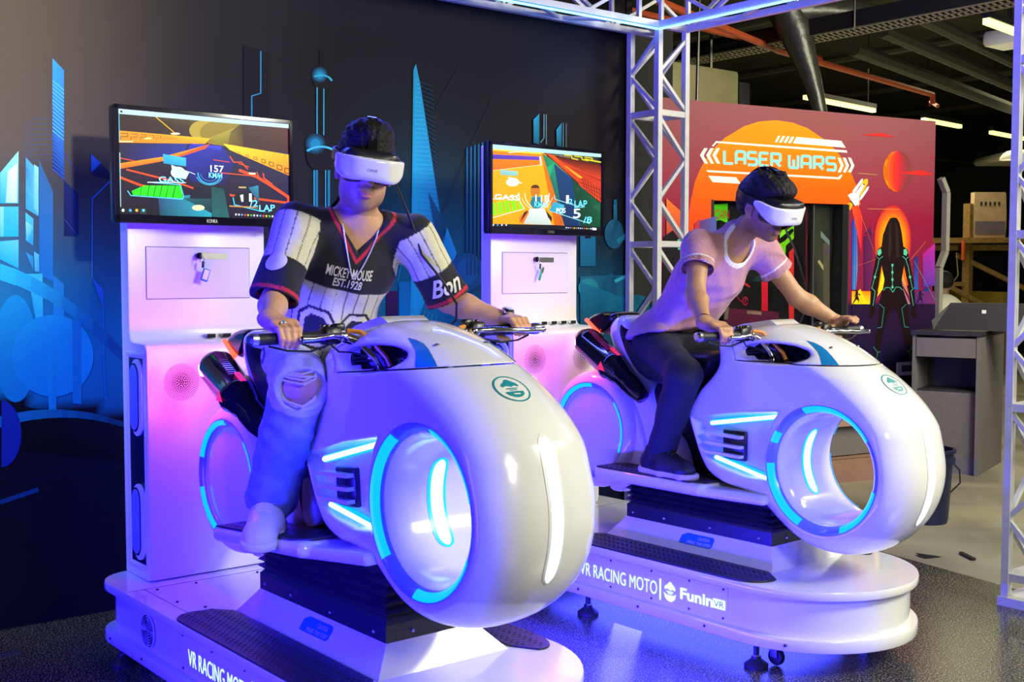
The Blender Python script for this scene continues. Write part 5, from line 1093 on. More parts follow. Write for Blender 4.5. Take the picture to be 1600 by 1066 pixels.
ART_TV1="""241008 6a5008 240810 280418|0,0.96 1,0.951 1,0.707 0,0.781
201030 10104a 180830 100818|0,0.781 1,0.733 1,0 0,0
1a1030 0c2a90 1028a0 180a30|0.001,0.666 0.382,0.722 0.353,0.557 0.001,0.517
2a2008 8c7a10 98841c 382408|0.352,1 0.707,1.002 0.684,0.706 0.441,0.748
b09830|0.58,0.877 0.577,0.9 0.57,0.921 0.559,0.939 0.544,0.953 0.526,0.963 0.506,0.967 0.485,0.967 0.464,0.961 0.445,0.95 0.427,0.935 0.413,0.917 0.402,0.896 0.395,0.873 0.393,0.85 0.395,0.827 0.402,0.807 0.413,0.789 0.427,0.775 0.445,0.765 0.465,0.76 0.485,0.76 0.506,0.765 0.526,0.776 0.544,0.791 0.559,0.809 0.57,0.831 0.577,0.854
8c7818|0.684,0.867 0.681,0.895 0.672,0.92 0.658,0.941 0.64,0.958 0.618,0.969 0.594,0.975 0.568,0.974 0.543,0.967 0.519,0.954 0.497,0.936 0.48,0.914 0.466,0.889 0.458,0.862 0.455,0.835 0.458,0.808 0.466,0.784 0.48,0.763 0.498,0.746 0.519,0.734 0.543,0.728 0.568,0.728 0.594,0.735 0.618,0.747 0.64,0.765 0.658,0.787 0.672,0.812 0.681,0.839
a09028 a89830 706010|0.508,0.794 0.684,0.93 0.622,0.711
6c5c10 3a2408 481408 6c5008|0.637,0.873 0.707,0.97 0.739,0.7 0.622,0.735
300c08 4c1008 3c0810 300810|0.707,0.983 1,0.964 1,0.707 0.715,0.71
f09808 f8c010 ff9c08 f08808|0,0.795 0.515,0.788 0.485,0.73 0.001,0.68
5a3408|0.01,0.768 0.05,0.769 0.05,0.775 0.011,0.774
5a3408|0.048,0.772 0.048,0.742 0.052,0.742 0.052,0.772
5a3408|0.05,0.745 0.011,0.742 0.011,0.736 0.05,0.739
5a3408|0.009,0.739 0.009,0.706 0.012,0.707 0.012,0.739
5a3408|0.066,0.771 0.102,0.771 0.102,0.777 0.066,0.776
5a3408|0.101,0.774 0.101,0.746 0.104,0.746 0.104,0.774
5a3408|0.102,0.749 0.066,0.746 0.066,0.741 0.102,0.743
5a3408|0.064,0.743 0.065,0.713 0.068,0.713 0.068,0.743
5a3408|0.117,0.772 0.15,0.772 0.15,0.777 0.117,0.777
5a3408|0.149,0.775 0.149,0.749 0.152,0.749 0.152,0.775
5a3408|0.15,0.752 0.117,0.749 0.117,0.744 0.15,0.747
5a3408|0.116,0.747 0.116,0.719 0.119,0.719 0.119,0.747
5a3408|0.164,0.773 0.194,0.773 0.194,0.777 0.164,0.778
5a3408|0.192,0.775 0.192,0.751 0.195,0.752 0.195,0.775
5a3408|0.194,0.754 0.164,0.752 0.164,0.748 0.194,0.749
5a3408|0.163,0.75 0.163,0.724 0.165,0.724 0.165,0.75
5a3408|0.206,0.774 0.232,0.773 0.233,0.777 0.206,0.778
5a3408|0.231,0.774 0.231,0.753 0.234,0.754 0.234,0.775
5a3408|0.233,0.755 0.206,0.754 0.206,0.75 0.233,0.751
5a3408|0.205,0.752 0.205,0.728 0.207,0.729 0.207,0.752
5a3408|0.244,0.773 0.266,0.772 0.267,0.775 0.244,0.777
5a3408|0.266,0.773 0.266,0.754 0.268,0.755 0.268,0.774
5a3408|0.267,0.756 0.244,0.755 0.244,0.752 0.267,0.753
5a3408|0.243,0.754 0.243,0.732 0.245,0.733 0.245,0.754
5a3408|0.276,0.772 0.296,0.77 0.296,0.773 0.277,0.775
5a3408|0.295,0.771 0.295,0.755 0.297,0.755 0.297,0.772
5a3408|0.296,0.756 0.276,0.756 0.276,0.753 0.296,0.753
5a3408|0.275,0.754 0.276,0.735 0.277,0.736 0.277,0.755
5a3408|0.304,0.77 0.32,0.768 0.32,0.77 0.304,0.773
5a3408|0.319,0.769 0.319,0.754 0.321,0.755 0.321,0.769
5a3408|0.32,0.756 0.304,0.756 0.304,0.754 0.32,0.753
5a3408|0.303,0.755 0.303,0.738 0.305,0.738 0.305,0.755
f8d8a0|-0.019,0.696 0.078,0.705 0.078,0.694 -0.019,0.681
ffe080|0.183,0.744 0.183,0.746 0.181,0.748 0.178,0.749 0.175,0.75 0.171,0.751 0.166,0.751 0.161,0.751 0.156,0.75 0.151,0.748 0.147,0.747 0.144,0.745 0.141,0.742 0.139,0.74 0.139,0.738 0.139,0.736 0.141,0.734 0.144,0.733 0.147,0.732 0.151,0.731 0.156,0.731 0.161,0.732 0.166,0.733 0.171,0.734 0.175,0.736 0.178,0.738 0.181,0.74 0.183,0.742
fff0c0|0.34,0.811 0.34,0.813 0.338,0.815 0.334,0.817 0.33,0.818 0.325,0.819 0.319,0.819 0.313,0.818 0.307,0.817 0.301,0.815 0.296,0.813 0.292,0.811 0.288,0.808 0.286,0.806 0.286,0.803 0.286,0.801 0.288,0.799 0.292,0.798 0.296,0.796 0.301,0.796 0.307,0.796 0.313,0.797 0.319,0.798 0.325,0.799 0.33,0.801 0.334,0.804 0.338,0.806 0.34,0.809
e8b010|0.204,0.949 0.304,0.816 0.308,0.823 0.208,0.956
f8d820 f8a810 f88808 f8c018|0.591,0.746 1,0.684 1,0.464 0.63,0.687
8a3c08|0.684,0.667 0.694,0.663 0.695,0.667 0.684,0.671
8a3c08|0.694,0.665 0.694,0.649 0.696,0.649 0.696,0.665
8a3c08|0.695,0.651 0.684,0.655 0.684,0.651 0.694,0.647
8a3c08|0.685,0.653 0.685,0.669 0.683,0.669 0.683,0.653
8a3c08|0.73,0.652 0.745,0.647 0.746,0.652 0.731,0.657
8a3c08|0.744,0.649 0.744,0.628 0.747,0.628 0.747,0.649
8a3c08|0.746,0.63 0.731,0.636 0.73,0.631 0.745,0.625
8a3c08|0.732,0.633 0.732,0.655 0.729,0.654 0.729,0.633
8a3c08|0.778,0.635 0.797,0.628 0.798,0.634 0.779,0.641
8a3c08|0.796,0.631 0.796,0.604 0.8,0.604 0.8,0.631
8a3c08|0.798,0.607 0.779,0.614 0.778,0.608 0.797,0.601
8a3c08|0.78,0.611 0.78,0.638 0.776,0.637 0.776,0.61
8a3c08|0.826,0.614 0.849,0.606 0.851,0.614 0.827,0.622
8a3c08|0.847,0.61 0.847,0.577 0.852,0.577 0.852,0.61
8a3c08|0.851,0.581 0.827,0.589 0.826,0.582 0.849,0.573
8a3c08|0.829,0.586 0.829,0.618 0.824,0.618 0.824,0.585
8a3c08|0.874,0.591 0.902,0.582 0.903,0.59 0.876,0.6
8a3c08|0.9,0.586 0.9,0.547 0.905,0.547 0.905,0.586
8a3c08|0.903,0.551 0.876,0.561 0.874,0.553 0.902,0.543
8a3c08|0.878,0.557 0.878,0.596 0.872,0.596 0.872,0.557
8a3c08|0.923,0.566 0.955,0.554 0.957,0.564 0.925,0.576
8a3c08|0.953,0.559 0.953,0.514 0.959,0.515 0.959,0.56
8a3c08|0.957,0.519 0.925,0.531 0.923,0.521 0.955,0.51
8a3c08|0.927,0.526 0.927,0.571 0.921,0.57 0.921,0.526
8a3c08|0.972,0.537 1.009,0.524 1.011,0.535 0.974,0.548
8a3c08|1.006,0.529 1.006,0.479 1.014,0.479 1.014,0.53
8a3c08|1.011,0.485 0.974,0.498 0.972,0.487 1.009,0.473
8a3c08|0.977,0.493 0.977,0.543 0.97,0.542 0.97,0.492
f8c820|0.729,0.705 0.729,0.681 0.733,0.681 0.733,0.706
f8c820|0.761,0.703 0.761,0.678 0.765,0.679 0.764,0.704
f8c820|0.792,0.701 0.792,0.676 0.796,0.676 0.796,0.701
f8c820|0.824,0.699 0.824,0.673 0.828,0.674 0.828,0.699
f8c820|0.857,0.696 0.857,0.671 0.861,0.671 0.861,0.697
f8c820|0.889,0.694 0.889,0.668 0.893,0.669 0.893,0.694
f8c820|0.922,0.691 0.922,0.666 0.926,0.666 0.926,0.692
f8c820|0.955,0.689 0.955,0.663 0.959,0.664 0.959,0.69
f8c820|0.988,0.687 0.988,0.661 0.992,0.661 0.992,0.687
1428b0 0c1c98 0a1468 081050 0a1470 1020a0|0.397,0.724 0.591,0.707 0.661,0.542 0.591,0.326 0.397,0.345 0.353,0.581
2838e0 3040e8 1828b0|0.389,0.723 0.584,0.718 0.576,0.668
f88c10 fca018 f87c08 f86808|-0.002,0.482 0.238,0.573 0.245,0.533 0.004,0.431
f88c10 f89820 f88018 f86808|0.238,0.573 0.411,0.672 0.515,0.734 0.253,0.528
e85010|0.295,0.568 0.515,0.74 0.485,0.681 0.353,0.593
e84c18|0.002,0.34 0.111,0.274 0.116,0.296 0.007,0.361
e84c18|0.112,0.274 0.195,0.245 0.198,0.269 0.115,0.297
e84c18|0.037,0.421 0.195,0.366 0.198,0.383 0.039,0.437
e84c18|0.195,0.366 0.294,0.334 0.297,0.35 0.198,0.383
e84c18|0.294,0.334 0.41,0.273 0.414,0.289 0.297,0.35
e84c18|0.004,0.53 0.085,0.51 0.086,0.519 0.005,0.539
e84c18|0.53,0.573 0.629,0.56 0.63,0.567 0.531,0.581
e84c18|0.576,0.445 0.754,0.435 0.755,0.445 0.576,0.455
e84c18|0.681,0.475 0.791,0.417 0.798,0.446 0.687,0.503
e84c18|0.789,0.418 0.878,0.338 0.888,0.364 0.8,0.444
e84c18|0.877,0.338 0.993,0.22 1.004,0.246 0.889,0.364
e84c18|0.988,0.234 0.979,0.105 1.001,0.103 1.009,0.232
e84c18|0.598,0.224 0.818,0.19 0.82,0.212 0.6,0.246
e84c18|0.818,0.19 0.997,0.164 0.999,0.187 0.82,0.212
e84c18|0.791,0.479 0.803,0.43 0.81,0.435 0.798,0.484
e84c18|0.831,0.472 0.835,0.422 0.843,0.424 0.839,0.474
e84c18|0.836,0.418 0.889,0.359 0.894,0.37 0.841,0.428
e84c18|0.627,0.622 0.65,0.563 0.656,0.569 0.633,0.628
e84c18|0.653,0.561 0.7,0.566 0.7,0.577 0.653,0.572
e84c18|0.697,0.567 0.736,0.497 0.742,0.505 0.702,0.575
e84c18|0.683,0.552 0.746,0.522 0.748,0.531 0.685,0.562
204878 28a8c0 20a0b8 104050|0.204,0.164 0.516,0.247 0.516,0.003 0.204,-0.001
105860 184c58 0c3038|0.353,0.174 0.516,0.234 0.516,0.04
0c1428|0.63,0.194 0.629,0.212 0.627,0.231 0.622,0.248 0.617,0.265 0.61,0.28 0.601,0.294 0.591,0.307 0.58,0.318 0.569,0.327 0.556,0.334 0.543,0.34 0.529,0.343 0.515,0.344 0.501,0.342 0.487,0.339 0.474,0.334 0.461,0.326 0.449,0.317 0.437,0.306 0.427,0.293 0.417,0.279 0.409,0.264 0.402,0.248 0.397,0.231 0.393,0.213 0.391,0.195 0.39,0.177
10484c 10484c 1c5c60 1c6064|0.517,0.308 0.591,0.289 0.622,0.001 0.518,0.004
0a1020|0.176,0.162 0.211,0.164 0.218,-0 0.173,0.003
e8e0b0|0.475,0.092 0.474,0.098 0.471,0.104 0.467,0.11 0.461,0.114 0.454,0.117 0.446,0.119 0.438,0.119 0.429,0.117 0.422,0.115 0.415,0.111 0.409,0.106 0.405,0.1 0.402,0.094 0.401,0.088 0.402,0.081 0.405,0.075 0.409,0.07 0.415,0.066 0.422,0.063 0.43,0.061 0.438,0.061 0.446,0.062 0.454,0.065 0.461,0.069 0.467,0.073 0.471,0.079 0.474,0.086
2cb8e0 38c0e4 28a8d8 2090c8|0.24,0.601 0.371,0.577 0.371,0.493 0.242,0.509
d8ecf0|0.366,0.433 0.365,0.445 0.362,0.457 0.357,0.467 0.35,0.476 0.342,0.482 0.333,0.485 0.324,0.486 0.315,0.483 0.306,0.478 0.298,0.47 0.292,0.461 0.287,0.449 0.284,0.437 0.283,0.424 0.284,0.412 0.287,0.4 0.292,0.39 0.298,0.381 0.306,0.375 0.315,0.372 0.324,0.371 0.334,0.373 0.342,0.378 0.35,0.386 0.357,0.396 0.362,0.407 0.365,0.42
c8e4ec|0.285,0.502 0.39,0.441 0.368,0.367 0.296,0.384
e0f0f4|0.389,0.437 0.422,0.417 0.423,0.423 0.39,0.444
28f010 38f818 20e008 18d808|0.064,0.225 0.134,0.285 0.342,0.302 0.348,0.176
20e808|0.064,0.225 0.348,0.176 0.072,0.189
0c3008|0.12,0.284 0.104,0.166 0.107,0.165 0.123,0.283
0c3008|0.161,0.288 0.145,0.169 0.148,0.168 0.165,0.287
0c3008|0.196,0.291 0.18,0.172 0.183,0.171 0.2,0.289
0c3008|0.231,0.294 0.215,0.174 0.218,0.173 0.235,0.292
0c3008|0.267,0.297 0.25,0.177 0.253,0.176 0.27,0.296
0c3008|0.306,0.3 0.289,0.18 0.293,0.179 0.31,0.299
58d8f0|0.04,0.224 0.057,0.18 0.061,0.185 0.044,0.23
58d8f0|0.059,0.178 0.347,0.163 0.348,0.173 0.059,0.187
58d8f0|0.35,0.167 0.356,0.197 0.351,0.199 0.345,0.169
58d8f0|0.356,0.2 0.338,0.312 0.332,0.309 0.351,0.197
58d8f0|0.335,0.315 0.183,0.322 0.182,0.312 0.335,0.305
e0f4f8|0.151,0.313 0.368,0.329 0.368,0.337 0.151,0.322
40c8f0|0.436,0.439 0.436,0.424 0.442,0.426 0.441,0.44
40c8f0|0.436,0.424 0.438,0.41 0.443,0.412 0.442,0.426
40c8f0|0.438,0.41 0.441,0.395 0.446,0.399 0.443,0.412
40c8f0|0.441,0.395 0.446,0.382 0.45,0.387 0.446,0.399
40c8f0|0.446,0.382 0.451,0.37 0.455,0.376 0.45,0.387
40c8f0|0.451,0.37 0.457,0.359 0.461,0.366 0.455,0.376
40c8f0|0.457,0.359 0.464,0.35 0.467,0.357 0.461,0.366
40c8f0|0.464,0.35 0.472,0.343 0.475,0.35 0.467,0.357
40c8f0|0.472,0.343 0.481,0.337 0.483,0.345 0.475,0.35
40c8f0|0.481,0.337 0.49,0.333 0.491,0.341 0.483,0.345
40c8f0|0.49,0.333 0.499,0.331 0.499,0.339 0.491,0.341
40c8f0|0.499,0.331 0.508,0.331 0.508,0.34 0.499,0.339
40c8f0|0.508,0.331 0.518,0.333 0.517,0.342 0.508,0.34
40c8f0|0.518,0.333 0.527,0.338 0.525,0.346 0.517,0.342
40c8f0|0.527,0.338 0.536,0.344 0.534,0.351 0.525,0.346
40c8f0|0.536,0.344 0.544,0.352 0.542,0.359 0.534,0.351
40c8f0|0.544,0.352 0.552,0.361 0.549,0.368 0.542,0.359
40c8f0|0.552,0.361 0.559,0.372 0.555,0.378 0.549,0.368
40c8f0|0.559,0.372 0.565,0.385 0.561,0.389 0.555,0.378
40c8f0|0.565,0.385 0.57,0.399 0.565,0.402 0.561,0.389
40c8f0|0.57,0.399 0.574,0.413 0.569,0.415 0.565,0.402
40c8f0|0.574,0.413 0.577,0.428 0.571,0.429 0.569,0.415
40c8f0|0.577,0.428 0.578,0.443 0.573,0.444 0.571,0.429
38b0e8|0.428,0.395 0.431,0.384 0.436,0.388 0.433,0.399
38b0e8|0.431,0.384 0.435,0.374 0.44,0.378 0.436,0.388
38b0e8|0.435,0.374 0.44,0.364 0.444,0.369 0.44,0.378
38b0e8|0.44,0.364 0.445,0.355 0.449,0.36 0.444,0.369
38b0e8|0.445,0.355 0.451,0.346 0.455,0.352 0.449,0.36
38b0e8|0.451,0.346 0.457,0.339 0.46,0.346 0.455,0.352
38b0e8|0.457,0.339 0.464,0.333 0.467,0.34 0.46,0.346
38b0e8|0.464,0.333 0.472,0.328 0.474,0.335 0.467,0.34
38b0e8|0.472,0.328 0.479,0.323 0.481,0.331 0.474,0.335
38b0e8|0.479,0.323 0.487,0.321 0.488,0.328 0.481,0.331
38b0e8|0.487,0.321 0.495,0.319 0.496,0.327 0.488,0.328
38b0e8|0.495,0.319 0.503,0.319 0.504,0.327 0.496,0.327
38b0e8|0.503,0.319 0.512,0.319 0.511,0.327 0.504,0.327
38b0e8|0.512,0.319 0.52,0.322 0.519,0.329 0.511,0.327
38b0e8|0.52,0.322 0.528,0.325 0.527,0.333 0.519,0.329
38b0e8|0.528,0.325 0.536,0.329 0.534,0.337 0.527,0.333
38b0e8|0.536,0.329 0.544,0.335 0.541,0.342 0.534,0.337
38b0e8|0.544,0.335 0.551,0.342 0.548,0.348 0.541,0.342
38b0e8|0.551,0.342 0.558,0.35 0.555,0.356 0.548,0.348
38b0e8|0.558,0.35 0.564,0.358 0.561,0.364 0.555,0.356
38b0e8|0.564,0.358 0.57,0.368 0.566,0.373 0.561,0.364
38b0e8|0.57,0.368 0.575,0.378 0.571,0.383 0.566,0.373
38b0e8|0.575,0.378 0.58,0.389 0.575,0.393 0.571,0.383
2890d8|0.451,0.426 0.453,0.416 0.457,0.418 0.455,0.427
2890d8|0.453,0.416 0.455,0.407 0.459,0.41 0.457,0.418
2890d8|0.455,0.407 0.458,0.399 0.461,0.402 0.459,0.41
2890d8|0.458,0.399 0.461,0.391 0.464,0.394 0.461,0.402
2890d8|0.461,0.391 0.465,0.383 0.468,0.388 0.464,0.394
2890d8|0.465,0.383 0.47,0.377 0.472,0.382 0.468,0.388
2890d8|0.47,0.377 0.475,0.371 0.477,0.376 0.472,0.382
2890d8|0.475,0.371 0.48,0.367 0.482,0.372 0.477,0.376
2890d8|0.48,0.367 0.486,0.363 0.488,0.369 0.482,0.372
2890d8|0.486,0.363 0.492,0.361 0.493,0.366 0.488,0.369
2890d8|0.492,0.361 0.499,0.359 0.499,0.365 0.493,0.366
2890d8|0.499,0.359 0.505,0.359 0.505,0.365 0.499,0.365
2890d8|0.505,0.359 0.511,0.36 0.511,0.365 0.505,0.365
2890d8|0.511,0.36 0.518,0.362 0.517,0.367 0.511,0.365
2890d8|0.518,0.362 0.524,0.365 0.523,0.37 0.517,0.367
2890d8|0.524,0.365 0.53,0.369 0.528,0.374 0.523,0.37
2890d8|0.53,0.369 0.536,0.374 0.534,0.379 0.528,0.374
2890d8|0.536,0.374 0.541,0.38 0.539,0.385 0.534,0.379
2890d8|0.541,0.38 0.546,0.387 0.543,0.391 0.539,0.385
2890d8|0.546,0.387 0.55,0.395 0.547,0.398 0.543,0.391
2890d8|0.55,0.395 0.554,0.403 0.551,0.406 0.547,0.398
2890d8|0.554,0.403 0.557,0.412 0.554,0.415 0.551,0.406
2890d8|0.557,0.412 0.56,0.422 0.556,0.423 0.554,0.415
206c90 2890b0 184858|0.739,0.314 0.802,0.344 0.807,0.156
0c1018|0.779,0.179 0.778,0.19 0.777,0.199 0.774,0.209 0.771,0.218 0.767,0.227 0.762,0.234 0.756,0.241 0.75,0.247 0.743,0.253 0.736,0.257 0.728,0.259 0.72,0.261 0.712,0.262 0.703,0.261 0.695,0.259 0.687,0.256 0.68,0.252 0.672,0.247 0.666,0.241 0.659,0.234 0.654,0.226 0.649,0.218 0.645,0.209 0.642,0.2 0.64,0.19 0.638,0.18 0.638,0.17
38c8e8|0.642,0.206 0.65,0.133 0.657,0.135 0.649,0.208
38c8e8|0.652,0.128 0.858,0.06 0.86,0.071 0.654,0.139
38c8e8|0.861,0.061 0.882,0.094 0.877,0.102 0.856,0.069
c8b070|0.68,0.321 0.727,0.323 0.727,0.308 0.68,0.306
c89050|0.622,0.126 0.763,0.122 0.819,0.107 0.622,0.112
fff4d0|0.743,0.47 0.786,0.471 0.786,0.453 0.747,0.452
e0f8fc|0.688,0.235 0.708,0.243 0.708,0.168 0.696,0.168
b8dce0|0,1 1,1 1,0.958 0,0.952
0c0c10|0.01,0.984 0.022,0.984 0.022,0.967 0.01,0.967
58d0f0|-0.001,0.951 0.005,0.95 0.005,0.701 -0.001,0.701
a0d8f0|-0.001,0.586 0.006,0.586 0.005,0.069 -0,0.069
0c0e14|-0,0.063 0.169,0.068 0.169,0.002 -0,0.002
10141c|0.815,0.075 1,0.067 1,0 0.815,-0
2c3034|0.107,0.061 0.143,0.06 0.143,0.01 0.107,0.012
e0f0f8|0.023,0.038 0.022,0.047 0.018,0.052 0.013,0.052 0.009,0.046 0.007,0.037 0.009,0.028 0.013,0.023 0.018,0.024 0.022,0.029
40a8e8|0.063,0.04 0.061,0.049 0.057,0.054 0.052,0.054 0.048,0.048 0.046,0.039 0.048,0.031 0.052,0.025 0.057,0.026 0.061,0.031
f0c030|0.097,0.042 0.096,0.051 0.092,0.056 0.087,0.056 0.082,0.05 0.081,0.041 0.083,0.033 0.087,0.027 0.092,0.028 0.096,0.033
60d0e0|0.134,0.044 0.133,0.053 0.129,0.059 0.124,0.058 0.119,0.053 0.118,0.044 0.119,0.035 0.124,0.029 0.129,0.03 0.133,0.036
e0e8f0|0.667,0.036 0.665,0.044 0.661,0.047 0.657,0.043 0.655,0.035 0.657,0.027 0.661,0.024 0.665,0.028
c8d8e8|0.686,0.035 0.684,0.043 0.68,0.046 0.675,0.043 0.673,0.035 0.675,0.027 0.68,0.024 0.684,0.027
60a8f0|0.705,0.035 0.703,0.043 0.698,0.046 0.694,0.042 0.692,0.034 0.694,0.026 0.698,0.023 0.703,0.027
e05040|0.723,0.034 0.722,0.042 0.717,0.045 0.713,0.042 0.711,0.034 0.713,0.026 0.717,0.023 0.722,0.026
f0d040|0.742,0.034 0.74,0.042 0.736,0.045 0.732,0.041 0.73,0.033 0.732,0.025 0.736,0.022 0.74,0.026
50c060|0.761,0.033 0.759,0.041 0.755,0.044 0.75,0.041 0.749,0.033 0.75,0.025 0.755,0.022 0.759,0.025
e0e8f0|0.78,0.033 0.778,0.041 0.774,0.044 0.769,0.04 0.768,0.032 0.769,0.024 0.774,0.021 0.778,0.025
c8d8e8|0.799,0.032 0.798,0.04 0.793,0.043 0.789,0.04 0.787,0.032 0.789,0.024 0.793,0.021 0.798,0.024
60a8f0|0.819,0.032 0.817,0.04 0.812,0.043 0.808,0.039 0.806,0.031 0.808,0.023 0.812,0.02 0.817,0.024
e05040|0.838,0.031 0.836,0.039 0.831,0.042 0.827,0.039 0.825,0.031 0.827,0.023 0.831,0.02 0.836,0.023
f0d040|0.857,0.031 0.855,0.039 0.851,0.042 0.846,0.038 0.844,0.03 0.846,0.022 0.851,0.019 0.855,0.023
50c060|0.877,0.03 0.875,0.038 0.87,0.041 0.866,0.038 0.864,0.03 0.866,0.022 0.87,0.019 0.875,0.022
e0e8f0|0.896,0.03 0.894,0.038 0.89,0.041 0.885,0.037 0.883,0.029 0.885,0.021 0.89,0.018 0.894,0.022
c8d8e8|0.916,0.029 0.914,0.037 0.909,0.041 0.905,0.037 0.903,0.029 0.905,0.021 0.909,0.018 0.914,0.021
e8ecf0|0.914,0.052 0.953,0.049 0.953,0.016 0.914,0.019"""
